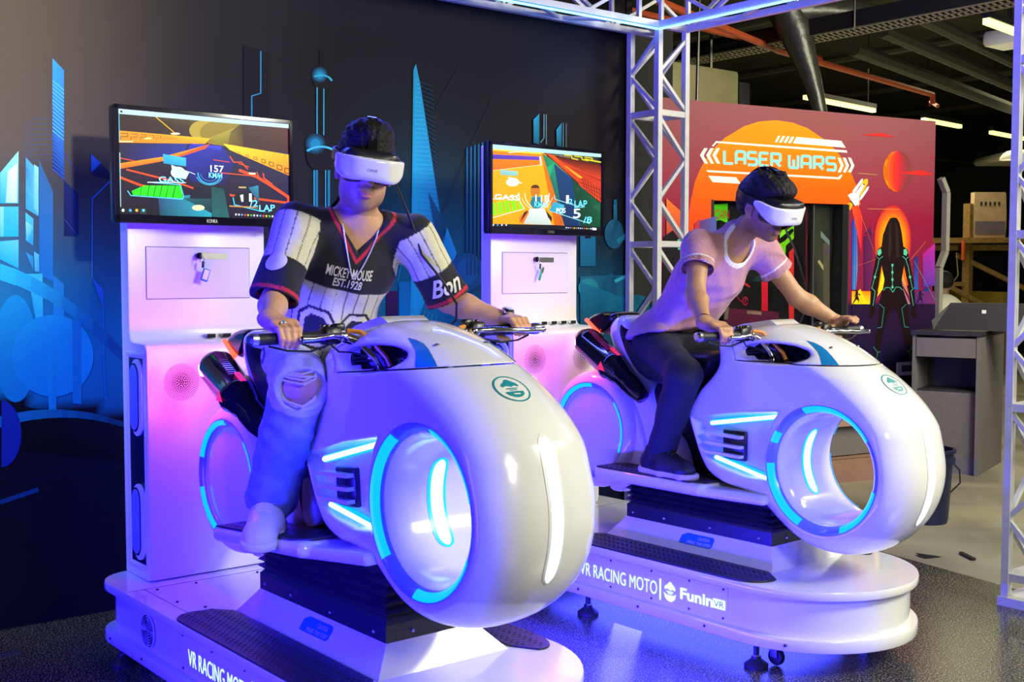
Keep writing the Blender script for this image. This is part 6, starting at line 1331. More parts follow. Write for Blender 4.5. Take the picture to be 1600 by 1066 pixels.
ART_TV2="""f0b008 f8b008 f8a008 f0a008|0,0.949 0.454,0.951 0.648,0.044 0,0
e88808 f09010 f07808 e06808|0,0.949 0.431,0.941 0.42,0.795 0.001,0.679
5838b8 6840c0 6038b8 5030a8|0,0.879 0.431,0.9 0.432,0.857 0,0.825
f8d040|0,0.949 0.454,0.951 0.454,0.929 0,0.927
f8d8a0|0.001,0.68 0.432,0.796 0.432,0.803 0,0.687
f8e8c8|0.14,0.911 0.273,0.944 0.272,0.955 0.14,0.923
e8e8f0|0.413,0.899 0.425,0.794 0.439,0.799 0.427,0.903
e07808 e87808 c85808 d06808|0.431,0.945 0.477,0.939 0.642,0.051 0.553,0.047
1c8058 10a068 0c6878 184888 203060|0.443,0.942 0.56,0.843 0.816,0.417 0.945,0.01 0.648,0.044
18406c 103c78 0c3060 102850|0.548,0.826 0.717,0.659 0.795,0.004 0.642,0.059
10b070 20a068 18a080|0.484,0.772 0.554,0.842 0.514,0.653
0c4030 0c5838 0a4828 083820|0.711,0.658 0.999,0.351 0.996,-0 0.807,0.004
205c40|0.917,0.313 0.993,0.351 0.994,0.238
184c30|0.73,0.535 0.803,0.542 0.779,0.477
e84c08 f05c10 e04010 d83c10|0.477,0.947 0.548,0.933 1.002,0.496 0.999,0.359
401008 481408 d84018 e04810|0.548,0.933 1.001,0.864 1.001,0.656 0.643,0.822
b83010 c83818 e84820 e04018|0.643,0.822 1.001,0.648 1.003,0.368 0.803,0.558
601808|0.811,0.684 0.837,0.544 0.843,0.546 0.817,0.686
601808|0.839,0.664 0.862,0.518 0.868,0.52 0.845,0.667
601808|0.866,0.645 0.888,0.492 0.894,0.494 0.872,0.647
601808|0.894,0.626 0.913,0.465 0.919,0.467 0.9,0.628
601808|0.922,0.607 0.938,0.439 0.945,0.44 0.928,0.608
601808|0.95,0.587 0.964,0.412 0.97,0.414 0.956,0.588
601808|0.978,0.567 0.99,0.386 0.996,0.387 0.984,0.568
581808|0.777,0.615 0.998,0.525 1,0.531 0.779,0.621
581808|0.808,0.571 0.999,0.47 1.001,0.476 0.81,0.577
581808|0.839,0.527 0.999,0.416 1.001,0.422 0.842,0.532
581808|0.87,0.482 0.999,0.362 1.002,0.367 0.873,0.487
f89010|0.637,0.813 0.673,0.802 0.821,0.678 0.784,0.666
f8b030|0.692,0.773 0.821,0.674 0.802,0.665
d0c010|0.642,0.938 0.714,0.935 0.715,0.95 0.643,0.953
d0c010|0.709,0.942 0.709,0.911 0.721,0.912 0.721,0.943
d0c010|0.713,0.904 0.774,0.892 0.777,0.908 0.716,0.919
d0c010|0.738,0.935 0.812,0.932 0.813,0.948 0.74,0.951
d0c010|0.806,0.939 0.807,0.908 0.819,0.909 0.819,0.941
d0c010|0.811,0.901 0.873,0.89 0.876,0.905 0.814,0.916
d0c010|0.836,0.933 0.911,0.93 0.913,0.945 0.838,0.948
d0c010|0.906,0.937 0.906,0.905 0.919,0.907 0.918,0.938
d0c010|0.911,0.898 0.974,0.887 0.977,0.902 0.914,0.914
d8c818|0.836,0.906 0.997,0.883 1,0.902 0.839,0.925
b0dce0 b0dce0 b0dce0 b0dce0|0,1 1,1 1,0.957 0,0.946
90c8c8 98d0d0 88c0c0 80b8b8|0.07,0.702 0.22,0.697 0.22,0.637 0.07,0.639
f8f4ec|0.234,0.564 0.232,0.575 0.228,0.585 0.221,0.594 0.212,0.601 0.201,0.606 0.189,0.609 0.176,0.609 0.163,0.606 0.151,0.601 0.141,0.594 0.132,0.585 0.125,0.575 0.121,0.564 0.119,0.552 0.121,0.541 0.125,0.531 0.132,0.522 0.141,0.515 0.152,0.51 0.164,0.507 0.176,0.507 0.189,0.51 0.201,0.515 0.212,0.522 0.221,0.531 0.228,0.541 0.232,0.552
f8f4ec|0.135,0.607 0.217,0.593 0.219,0.606 0.136,0.62
f8f4ec|0.223,0.557 0.256,0.548 0.258,0.56 0.225,0.569
8cf010|-0.001,0.291 0.219,0.36 0.27,0.236 -0,0.137
d8a008|0.023,0.312 0.041,0.16 0.055,0.164 0.037,0.316
d8a008|0.083,0.326 0.1,0.18 0.114,0.184 0.097,0.33
d8a008|0.142,0.341 0.16,0.2 0.175,0.205 0.156,0.345
d8a008|0.197,0.354 0.216,0.219 0.23,0.223 0.212,0.358
f0ecd0|-0,0.331 0.219,0.386 0.218,0.395 -0.001,0.34
f0ecd0|0.222,0.389 0.233,0.435 0.227,0.437 0.216,0.391
f0ecd0|0.226,0.435 0.238,0.324 0.245,0.325 0.233,0.437
f0ecd0|0.238,0.322 0.278,0.235 0.284,0.24 0.244,0.327
f0ecd0|0.28,0.242 -0.001,0.116 0.001,0.108 0.282,0.233
f0f0e0|0.28,0.433 0.281,0.407 0.288,0.409 0.287,0.434
f0f0e0|0.281,0.407 0.284,0.381 0.291,0.385 0.288,0.409
f0f0e0|0.284,0.381 0.29,0.357 0.296,0.362 0.291,0.385
f0f0e0|0.29,0.357 0.297,0.334 0.303,0.341 0.296,0.362
f0f0e0|0.297,0.334 0.306,0.313 0.311,0.321 0.303,0.341
f0f0e0|0.306,0.313 0.316,0.295 0.321,0.304 0.311,0.321
f0f0e0|0.316,0.295 0.328,0.279 0.332,0.289 0.321,0.304
f0f0e0|0.328,0.279 0.342,0.266 0.345,0.277 0.332,0.289
f0f0e0|0.342,0.266 0.356,0.257 0.358,0.268 0.345,0.277
f0f0e0|0.356,0.257 0.371,0.251 0.372,0.262 0.358,0.268
f0f0e0|0.371,0.251 0.387,0.248 0.387,0.26 0.372,0.262
f0f0e0|0.387,0.248 0.402,0.249 0.402,0.261 0.387,0.26
f0f0e0|0.402,0.249 0.418,0.254 0.416,0.265 0.402,0.261
f0f0e0|0.418,0.254 0.433,0.262 0.431,0.273 0.416,0.265
f0f0e0|0.433,0.262 0.447,0.274 0.444,0.284 0.431,0.273
f0f0e0|0.447,0.274 0.461,0.289 0.457,0.298 0.444,0.284
f0f0e0|0.461,0.289 0.473,0.306 0.468,0.315 0.457,0.298
f0f0e0|0.473,0.306 0.484,0.327 0.478,0.334 0.468,0.315
f0f0e0|0.484,0.327 0.493,0.35 0.487,0.355 0.478,0.334
f0f0e0|0.493,0.35 0.5,0.374 0.494,0.378 0.487,0.355
f0f0e0|0.5,0.374 0.505,0.4 0.498,0.402 0.494,0.378
f0f0e0|0.505,0.4 0.508,0.426 0.501,0.427 0.498,0.402
f0f0e0|0.508,0.426 0.509,0.453 0.502,0.452 0.501,0.427
e8e0c0|0.254,0.376 0.259,0.354 0.264,0.357 0.259,0.379
e8e0c0|0.259,0.354 0.266,0.333 0.271,0.337 0.264,0.357
e8e0c0|0.266,0.333 0.274,0.313 0.279,0.318 0.271,0.337
e8e0c0|0.274,0.313 0.285,0.295 0.289,0.301 0.279,0.318
e8e0c0|0.285,0.295 0.296,0.278 0.3,0.285 0.289,0.301
e8e0c0|0.296,0.278 0.309,0.264 0.312,0.271 0.3,0.285
e8e0c0|0.309,0.264 0.323,0.252 0.326,0.26 0.312,0.271
e8e0c0|0.323,0.252 0.338,0.243 0.34,0.25 0.326,0.26
e8e0c0|0.338,0.243 0.353,0.236 0.355,0.244 0.34,0.25
e8e0c0|0.353,0.236 0.37,0.231 0.37,0.24 0.355,0.244
e8e0c0|0.37,0.231 0.386,0.23 0.386,0.238 0.37,0.24
e8e0c0|0.386,0.23 0.403,0.231 0.402,0.239 0.386,0.238
e8e0c0|0.403,0.231 0.419,0.235 0.418,0.243 0.402,0.239
e8e0c0|0.419,0.235 0.436,0.241 0.434,0.249 0.418,0.243
e8e0c0|0.436,0.241 0.452,0.251 0.449,0.258 0.434,0.249
e8e0c0|0.452,0.251 0.467,0.262 0.464,0.269 0.449,0.258
e8e0c0|0.467,0.262 0.481,0.276 0.478,0.283 0.464,0.269
e8e0c0|0.481,0.276 0.494,0.293 0.49,0.299 0.478,0.283
e8e0c0|0.494,0.293 0.506,0.311 0.501,0.316 0.49,0.299
e8e0c0|0.506,0.311 0.516,0.331 0.511,0.336 0.501,0.316
e8e0c0|0.516,0.331 0.525,0.353 0.52,0.357 0.511,0.336
e8e0c0|0.525,0.353 0.532,0.376 0.527,0.379 0.52,0.357
e8e0c0|0.532,0.376 0.537,0.4 0.532,0.401 0.527,0.379
c87818|0.42,0.468 0.419,0.486 0.415,0.502 0.41,0.517 0.403,0.528 0.395,0.537 0.385,0.542 0.376,0.543 0.366,0.54 0.357,0.533 0.349,0.523 0.342,0.51 0.337,0.495 0.334,0.478 0.333,0.46 0.334,0.443 0.337,0.427 0.343,0.412 0.349,0.4 0.358,0.392 0.367,0.386 0.377,0.385 0.386,0.388 0.395,0.395 0.404,0.405 0.41,0.418 0.416,0.433 0.419,0.45
50301c|0.415,0.506 0.415,0.511 0.414,0.515 0.413,0.52 0.411,0.524 0.408,0.529 0.406,0.532 0.403,0.536 0.399,0.538 0.395,0.541 0.391,0.543 0.387,0.544 0.383,0.545 0.378,0.545 0.374,0.544 0.369,0.543 0.365,0.542 0.36,0.54 0.356,0.537 0.353,0.534 0.349,0.53 0.346,0.527 0.344,0.522 0.341,0.518 0.34,0.513 0.338,0.508 0.338,0.503 0.337,0.499
30a0b0 2890a0 207888|0.337,0.393 0.44,0.401 0.389,0.245
287888|0.446,0.325 0.444,0.342 0.44,0.358 0.433,0.372 0.424,0.383 0.413,0.391 0.401,0.396 0.388,0.397 0.375,0.394 0.363,0.387 0.352,0.377 0.343,0.365 0.337,0.35 0.333,0.333 0.331,0.316 0.333,0.3 0.337,0.284 0.344,0.27 0.353,0.259 0.364,0.25 0.376,0.246 0.389,0.245 0.401,0.247 0.414,0.254 0.424,0.264 0.434,0.277 0.44,0.292 0.445,0.308
d8e0dc e0e8e4 c0d0c8 b8c8c0|0.326,0.24 0.458,0.257 0.529,0.046 0.27,0.052
e07010|0.231,0.129 0.309,0.224 0.321,0.195 0.27,0.052 0.237,0.069
302018|0.47,0.235 0.529,0.146 0.529,0.084 0.493,0.144
3c2818|0.275,0.192 0.309,0.224 0.304,0.193 0.242,0.069
90d8e0|0.547,0.425 0.553,0.376 0.56,0.378 0.554,0.427
90d8e0|0.556,0.372 0.81,0.285 0.812,0.294 0.558,0.381
90d8e0|0.814,0.287 0.827,0.312 0.82,0.317 0.808,0.292
90d8e0|0.504,0.225 0.886,0.08 0.889,0.089 0.506,0.234
90d8e0|0.891,0.083 0.9,0.111 0.893,0.114 0.884,0.086
30a0c0 48b8d0 38a8c4 2898b8|0.545,0.345 0.644,0.309 0.635,0.187 0.505,0.23
10121a|-0,0.038 0.506,0.049 1,0.045 1,0 0,0
e0f0f8|0.015,0.024 0.013,0.033 0.007,0.036 0.002,0.032 -0,0.024 0.002,0.015 0.007,0.012 0.013,0.016
40a8e8|0.053,0.026 0.05,0.035 0.045,0.038 0.04,0.034 0.037,0.025 0.04,0.017 0.045,0.014 0.05,0.018
e8e8f0|0.089,0.028 0.087,0.036 0.082,0.04 0.076,0.036 0.074,0.027 0.076,0.019 0.082,0.016 0.087,0.02
c0e0e8|0.126,0.03 0.124,0.038 0.119,0.042 0.113,0.038 0.111,0.029 0.113,0.021 0.119,0.018 0.124,0.021
e0e8f0|0.669,0.021 0.667,0.028 0.663,0.031 0.659,0.028 0.657,0.021 0.659,0.014 0.663,0.012 0.667,0.015
c8d8e8|0.688,0.021 0.686,0.028 0.682,0.03 0.678,0.027 0.676,0.021 0.678,0.014 0.682,0.011 0.687,0.014
60a8f0|0.708,0.021 0.706,0.027 0.702,0.03 0.697,0.027 0.696,0.02 0.697,0.014 0.702,0.011 0.706,0.014
e05040|0.727,0.02 0.725,0.027 0.721,0.03 0.717,0.027 0.715,0.02 0.717,0.013 0.721,0.011 0.725,0.014
f0d040|0.747,0.02 0.745,0.027 0.741,0.029 0.736,0.026 0.735,0.019 0.736,0.013 0.741,0.01 0.745,0.013
50c060|0.766,0.02 0.765,0.026 0.76,0.029 0.756,0.026 0.754,0.019 0.756,0.013 0.76,0.01 0.765,0.013
e0e8f0|0.786,0.019 0.784,0.026 0.78,0.029 0.776,0.026 0.774,0.019 0.776,0.012 0.78,0.01 0.784,0.013
c8d8e8|0.806,0.019 0.804,0.026 0.8,0.028 0.795,0.025 0.794,0.018 0.795,0.012 0.8,0.009 0.804,0.012
60a8f0|0.826,0.019 0.824,0.025 0.819,0.028 0.815,0.025 0.813,0.018 0.815,0.011 0.82,0.009 0.824,0.012
e05040|0.846,0.018 0.844,0.025 0.839,0.028 0.835,0.025 0.833,0.018 0.835,0.011 0.84,0.009 0.844,0.012
f0d040|0.866,0.018 0.864,0.025 0.859,0.027 0.855,0.024 0.853,0.017 0.855,0.011 0.859,0.008 0.864,0.011
50c060|0.886,0.018 0.884,0.024 0.879,0.027 0.875,0.024 0.873,0.017 0.875,0.01 0.88,0.008 0.884,0.011
e0e8f0|0.906,0.017 0.904,0.024 0.899,0.027 0.895,0.024 0.893,0.017 0.895,0.01 0.9,0.007 0.904,0.01
e8ecf0|0.913,0.033 0.955,0.03 0.955,-0.002 0.914,-0.001"""
# ------------------------------------------------------------ setting
def floor_mat(name,c1,c2,rough,fleck):
    m=bpy.data.materials.new(name); m.use_nodes=True; nt=m.node_tree; b=nt.nodes['Principled BSDF']; L=nt.links.new
    tc=nt.nodes.new('ShaderNodeTexCoord')
    n=nt.nodes.new('ShaderNodeTexNoise'); n.inputs['Scale'].default_value=1.4; n.inputs['Detail'].default_value=7; n.inputs['Distortion'].default_value=.8; L(tc.outputs['Object'],n.inputs['Vector'])
    cr=nt.nodes.new('ShaderNodeValToRGB'); cr.color_ramp.elements[0].position=.35; cr.color_ramp.elements[0].color=(*c1,1); cr.color_ramp.elements[1].position=.68; cr.color_ramp.elements[1].color=(*c2,1); L(n.outputs['Fac'],cr.inputs[0])
    out=cr.outputs[0]
    if fleck:
        v=nt.nodes.new('ShaderNodeTexNoise'); v.inputs['Scale'].default_value=150; v.inputs['Detail'].default_value=2; L(tc.outputs['Object'],v.inputs['Vector'])
        c2_=nt.nodes.new('ShaderNodeValToRGB'); c2_.color_ramp.elements[0].position=.53; c2_.color_ramp.elements[0].color=(0,0,0,1); c2_.color_ramp.elements[1].position=.68; c2_.color_ramp.elements[1].color=(1,1,1,1); L(v.outputs['Fac'],c2_.inputs[0])
        mx=nt.nodes.new('ShaderNodeMix'); mx.data_type='RGBA'; L(c2_.outputs[0],mx.inputs[0]); L(out,mx.inputs[6]); mx.inputs[7].default_value=(*fleck,1); out=mx.outputs[2]
        bp=nt.nodes.new('ShaderNodeBump'); bp.inputs['Strength'].default_value=.22; bp.inputs['Distance'].default_value=.002; L(v.outputs['Fac'],bp.inputs['Height']); L(bp.outputs[0],b.inputs['Normal'])
    L(out,b.inputs['Base Color'])
    r=nt.nodes.new('ShaderNodeMapRange'); r.inputs[3].default_value=rough*.7; r.inputs[4].default_value=rough*1.4; L(n.outputs['Fac'],r.inputs[0]); L(r.outputs[0],b.inputs['Roughness'])
    return m
fd=floor_mat('dark_speckled_floor',(.012,.012,.013),(.036,.033,.028),.22,(.36,.33,.20)); fc=floor_mat('polished_concrete',(.17,.16,.125),(.33,.31,.24),.36,None)
def bx(y): return 4.72+.198*y
b=MB(); b.add([(-4,-4,0),(bx(-4),-4,0),(bx(9),9,0),(-4,9,0)],[(0,1,2,3)]); b.add([(-4,-4,-.1),(bx(-4),-4,-.1),(bx(9),9,-.1),(-4,9,-.1)],[(3,2,1,0)]); fl=struct(b.build('floor',fd,smooth=False))
b=MB(); b.add([(bx(-4),-4,0),(22,-4,0),(22,19,0),(bx(19),19,0)],[(0,1,2,3)]); b.add([(bx(-4),-4,-.1),(22,-4,-.1),(22,19,-.1),(bx(19),19,-.1)],[(3,2,1,0)]); struct(b.build('floor',fc,smooth=False))
ceilm=MAT('dark_painted_slab',lin('3a382e'),.9,noise=.35,nscale=1.2,bump=.4,bscale=5)
b=MB(); b.box((9,7.5,4.45),(26,23,.1)); struct(b.build('ceiling',ceilm,smooth=False))
wallm=MAT('black_hall_wall',lin('1b1b1d'),.85,noise=.2,nscale=3)
b=MB(); b.box((21.0,7.5,2.2),(.2,23,4.4)); struct(b.build('wall_far',wallm,smooth=False))
b=MB(); b.box((9,18.6,2.2),(26,.2,4.4)); struct(b.build('wall_back',wallm,smooth=False))
b=MB(); b.box((-3.9,2.5,2.2),(.2,13,4.4)); struct(b.build('wall_left',wallm,smooth=False))
# mural wall -------------------------------------------------
mw=MB(); mw.box((1.33,5.12,1.56),(7.28,.1,3.12)); mural=struct(mw.build('wall_mural',wallm,smooth=False))
nx,nz=150,64; xs=np.linspace(-2.3,4.965,nx); zs=np.linspace(0.01,3.11,nz); X,Z=np.meshgrid(xs,zs,indexing='ij')
top=(np.array(lin('433d39'))[None,None]*(1-np.clip((X-1.5)/1.5,0,1))[...,None]+np.array(lin('0c0b16'))[None,None]*np.clip((X-1.5)/1.5,0,1)[...,None]); navy=np.array(lin('0a1030')); cy=np.array(lin('0a80b4')); teal=np.array(lin('0a7890'))  # brown toward the left has some of the spotlight painted into the print colour
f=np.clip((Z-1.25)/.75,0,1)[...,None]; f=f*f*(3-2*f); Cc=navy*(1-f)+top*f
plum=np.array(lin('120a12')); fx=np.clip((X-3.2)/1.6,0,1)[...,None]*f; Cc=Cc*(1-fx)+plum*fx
hz=.98-.16*np.clip((X-1.3)/1.0,0,2)
h1=np.exp(-((X-1.40)/.72)**2)*np.exp(-((Z-1.12)/.44)**2)*.97*(Z>hz); h1=h1[...,None]
Cc=Cc*(1-h1)+cy*h1
h2=np.exp(-((X-3.55)/.40)**2)*np.exp(-((Z-1.25)/.55)**2)*.75; h3=np.exp(-((X-4.75)/.32)**2)*np.exp(-((Z-1.1)/.42)**2)*.6; hh=np.clip(h2+h3,0,1)[...,None]
Cc=Cc*(1-hh)+teal*hh
dk=(Z<hz)&(X<2.4); Cc=np.where(dk[...,None],np.array(lin('05081c')),Cc)
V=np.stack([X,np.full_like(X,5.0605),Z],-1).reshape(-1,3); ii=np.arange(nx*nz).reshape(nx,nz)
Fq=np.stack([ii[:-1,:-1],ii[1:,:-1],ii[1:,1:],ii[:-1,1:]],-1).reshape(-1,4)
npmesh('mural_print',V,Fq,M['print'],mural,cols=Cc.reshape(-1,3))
art('mural_motifs',ART_MURAL,lambda x,z:(x,5.06,z),M['print'],mural,3e-5)
b=MB(); b.box((5.5,5.75,1.6),(1.15,.06,3.2)); struct(b.build('wall_black_cloth',MAT('black_cloth',lin('141416'),.9,noise=.3,nscale=4,bump=.5,bscale=6,stretch=(3,3,.4)),smooth=False))
b=MB(); b.box((5.05,5.42,1.6),(.05,.62,3.2)); struct(b.build('wall_black_cloth',bpy.data.materials['black_cloth'],smooth=False))
# laser wall --------------------------------------------------
P0=Vector((8.575,5.23,0)); U=Vector((.9833,-.1822,0)); NL=Vector((-.1822,-.9833,0))   # NL points to camera
lw=lambda u,z,o=0:tuple(P0+U*u+Vector((0,0,z))+NL*o)
def lbox(mb,u0,u1,z0,z1,o0,o1):
    v=[lw(u,z,o) for o in (o0,o1) for u,z in ((u0,z0),(u1,z0),(u1,z1),(u0,z1))]
    return mb.add(v,[(3,2,1,0),(4,5,6,7),(0,1,5,4),(1,2,6,5),(2,3,7,6),(3,0,4,7)])
plyw=MAT('booth_board',lin('5a2038'),.6,noise=.1)
b=MB(); lbox(b,-3.3,-2.214,.0,2.68,-.1,0); lbox(b,-.928,.0,.0,2.68,-.1,0); lbox(b,-2.214,-.928,1.995,2.68,-.1,0)
laser=struct(b.build('wall_laser_booth',plyw,smooth=False))
# background print with gradient
us=np.linspace(-3.3,0,70); zs=np.linspace(.0,2.68,60); V=[];Cc=[];F=[]
idx={}
def lcol(u,z):
    a=np.array(lin('8a5058')); b_=np.array(lin('8c1a3c')); c_=np.array(lin('241438')); d_=np.array(lin('120e34'))
    if z>1.9: t=min((z-1.9)/.75,1); return b_*(1-t)+a*t
    if z>1.24: t=(z-1.24)/.66; return np.array(lin('7a1c48'))*(1-t)+b_*t
    t=max(0,min(1,(z-.3)/.94)); return d_*(1-t)+c_*t
for u in us:
    for z in zs: idx[(u,z)]=len(V); V.append(lw(u,z,.0006)); Cc.append(lcol(u,z))
for i in range(69):
    for j in range(59):
        uc,zc=(us[i]+us[i+1])/2,(zs[j]+zs[j+1])/2
        if -2.214<uc<-.928 and zc<1.995: continue
        F.append((idx[(us[i],zs[j])],idx[(us[i+1],zs[j])],idx[(us[i+1],zs[j+1])],idx[(us[i],zs[j+1])]))
npmesh('booth_print',V,F,M['print'],laser,cols=np.array(Cc))
art('booth_motifs','\n'.join(l for l in ART_LASER.strip().split('\n')),lambda u,z:lw(u,z,.001),M['print'],laser,2.5e-5,NL)
# door
dm=MB(); lbox(dm,-2.214,-.928,.0,1.995,-.12,-.1); door=struct(dm.build('door_1',M['black'],smooth=False))
art('door_print',ART_DOOR,lambda u,z:lw(u,z,-.095),M['print'],door,3e-5,NL)
b=MB(); lbox(b,-2.2,-.94,.03,1.985,-.045,-.039); b.build('door_glass',M['glass'],door,smooth=False)
b=MB(); lbox(b,-.985,-.928,0,1.995,-.09,.012); b.build('door_frame',M['black'],door,smooth=False)
b=MB(); lbox(b,-2.225,-2.20,0,1.995,-.09,.004); b.build('door_frame',M['black'],door,smooth=False)
b=MB(); lbox(b,-.925,-.912,0,1.995,-.01,.006); b.build('door_edge_strip',M['steel'],door,smooth=False)
b=MB(); lbox(b,-1.235,-1.222,0,1.99,-.06,-.035); b.build('glass_edge',M['steel'],door,smooth=False)
# SCAN text
Mt=Matrix.Identity(4); fr=frame(lw(-2.165,1.865,-.080),U,(0,0,1)); text('door_lettering','SCAN',.095,MAT('red_print',lin('c83010'),.5,noise=.03),door,fr,width=.165)
# power socket on laser wall
s=thing('power_socket','white wall socket plate with row of switches low on the laser wall','socket')
b=MB(); lbox(b,-.385,-.145,.67,.775,.0,.022); b.build('plate',M['whitesat'],s,smooth=False)
for k in range(5):
    b=MB(); lbox(b,-.345+k*.026,-.330+k*.026,.70,.75,.022,.028); b.build('switch',M['greydark'],s,smooth=False)
b=MB(); lbox(b,-.20,-.16,.70,.75,.022,.030); b.build('outlet',M['black'],s,smooth=False)
c=MB(); c.tube([lw(-.225,.69,.03),lw(-.225,.68,.07),lw(-.22,.60,.06),lw(-.2,.45,.03),lw(-.21,.3,.03),lw(-.25,.1,.03),lw(-.3,.012,.08)],.006); tag(c.build('socket_cord',M['whitesat']),'thin white cord hanging from the wall socket','cord')
c=MB(); c.tube([lw(-.50,.62,.02),lw(-.42,.60,.04),lw(-.34,.57,.03),lw(-.30,.49,.03),lw(-.36,.44,.03),lw(-.42,.5,.03),lw(-.48,.40,.03)],.004); tag(c.build('wire_coil',M['cable']),'tangle of thin wires on the laser wall left of the socket','wire')
# hexagonal frame at booth end
hm=MAT('grey_frame_paint',lin('8a887c'),.5,noise=.08)
b=MB(); px=[lw(.05,2.23,.02),lw(.115,2.12,.02),lw(.115,1.65,.02),lw(.05,1.52,.02),lw(.05,1.06,.02)]
for a_,c_ in zip(px[:-1],px[1:]): b.bar(a_,c_,.04,.05,up=NL)
tag(b.build('booth_end_frame',hm),'grey angular metal frame bolted to the end of the laser booth','frame')

# ------------------------------------------------------------ trusses
RING=[.13,.885,1.645,2.40]
def tower(name,x0,y0,label,kinds):
    s=.26; t=thing(name,label,'truss')
    cs=[(x0,y0),(x0+s,y0),(x0+s,y0-s),(x0,y0-s)]
    for x,y in cs:
        b=MB(); b.box((x+(.017 if x==x0 else -.017),y+(-.017 if y==y0 else .017),1.46),(.034,.034,2.84)); b.build('rail',M['alu'],t,smooth=False)
    b=MB(); b.box((x0+s/2,y0-s/2,.02),(s+.02,s+.02,.04)); b.build('base_plate',M['alu'],t,smooth=False)
    for z in RING:
        for i in range(4):
            a,c=cs[i],cs[(i+1)%4]; q=lambda p:(x0+s/2+(p[0]-x0-s/2)*.87,y0-s/2+(p[1]-y0+s/2)*.87,z)
            b=MB(); b.bar(q(a),q(c),.028,.034); b.build('crossbar',M['alu'],t,smooth=False)
    levels=RING+[2.86]
    for fi in range(4):
        a,c=cs[fi],cs[(fi+1)%4]; q=lambda p,z:(x0+s/2+(p[0]-x0-s/2)*.88,y0-s/2+(p[1]-y0+s/2)*.88,z)
        for li in range(len(levels)-1):
            z0,z1=levels[li]+.02,levels[li+1]-.02; n=3 if z1-z0>.5 else 2
            for k in range(n):
                za=z0+(z1-z0)*k/n; zb=z0+(z1-z0)*(k+1)/n; fl=(k+(fi>1))%2
                b=MB(); b.bar(q(a if fl else c,za),q(c if fl else a,zb),.020,.020); b.build('brace',M['alu'],t,smooth=False)
    return t
tower('truss_tower',4.96,5.04,'white lattice truss tower beside the dark mural, behind the rider in pink','t')
tower('truss_tower',4.96,2.66,'white lattice truss tower at the right edge of the picture','t')
def beam(name,a,b_,sx,label):
    t=thing(name,label,'truss'); a=Vector(a); b_=Vector(b_); d=(b_-a).normalized(); L=(b_-a).length; side=Vector((0,0,1)).cross(d)*sx; s=.26
    cs=[Vector((0,0,0)),side*s,side*s+Vector((0,0,s)),Vector((0,0,s))]; ctr=sum(cs,Vector())/4
    for c in cs:
        c2=c+(ctr-c)*.13
        m=MB(); m.bar(a+c2,b_+c2,.034); m.build('rail',M['alu'],t,smooth=False)
    n=int(L/.38)
    for k in range(n):
        p,q=a+d*(L*k/n),a+d*(L*(k+1)/n)
        for i in range(4):
            c0,c1=cs[i]+(ctr-cs[i])*.14,cs[(i+1)%4]+(ctr-cs[(i+1)%4])*.14
            if k%2: c0,c1=c1,c0
            m=MB(); m.bar(p+c0,q+c1,.019); m.build('brace',M['alu'],t,smooth=False)
            if k%2==0 and i%2==1: m=MB(); m.bar(p+c0,p+c1,.022); m.build('crossbar',M['alu'],t,smooth=False)
    return t
t=beam('truss_beam',(1.6,4.78,2.88),(5.22,4.78,2.88),1,'horizontal lattice truss beam along the top of the mural')
stm=MAT('blue_led_strip',(.1,.4,.8),.3,emis=(.12,.50,1.0),es=5)
m=MB(); m.bar((1.6,4.776,2.866),(4.95,4.776,2.866),.010); m.build('led_strip',stm,t,smooth=False)
t=beam('truss_beam',(4.96,4.78,2.88),(4.96,.9,2.88),1,'horizontal lattice truss beam running from the tower toward the viewer')
m=MB(); m.bar((4.956,4.776,2.866),(4.956,.9,2.866),.010); m.build('led_strip',stm,t,smooth=False)
t=beam('truss_beam',(-2.0,4.78,2.88),(1.6,4.78,2.88),1,'left end of the truss beam above the mural')
m=MB(); m.bar((-2,4.776,2.866),(1.6,4.776,2.866),.010); m.build('led_strip',stm,t,smooth=False)

# ------------------------------------------------------------ ceiling services and hall
tubem=MAT('lamp_tube',(.9,.9,.7),.4,emis=(1,.96,.24),es=2.2)
def tubelamp(a,b_,label,drop=.4):
    t=thing('tube_light',label,'light',None,'ceiling tube lights'); a=Vector(a);b_=Vector(b_)
    m=MB(); m.bar(a+Vector((0,0,.05)),b_+Vector((0,0,.05)),.07,.05); m.build('housing',M['greydark'],t,smooth=False)
    m=MB(); m.bar(a,b_,.05,.045); m.build('diffuser',tubem,t,smooth=False)
    for p in (a.lerp(b_,.1),a.lerp(b_,.9)):
        m=MB(); m.cyl(p+Vector((0,0,.07)),(p.x,p.y,4.4),.006,n=6); m.build('hanger',M['black'],t)
tubelamp((10.73,8.13,3.4),(12.25,8.28,3.4),'yellowish tube light just above the laser booth behind the black duct')
tubelamp((13.43,8.37,3.4),(14.46,8.46,3.4),'yellowish tube light above the right end of the laser booth')
tubelamp((15.37,8.54,3.4),(16.47,8.64,3.4),'yellowish tube light seen beside the right truss tower, lower one')
tubelamp((8.585,4.83,3.4),(9.6,4.95,3.4),'nearest yellowish tube light, at the top right behind the truss tower')
tubelamp((17.5,12.6,3.1),(18.6,12.7,3.1),'distant tube light above the scaffold, left one'); tubelamp((19.4,12.6,3.0),(20.5,12.7,3.0),'distant tube light above the scaffold, behind the paper sack')
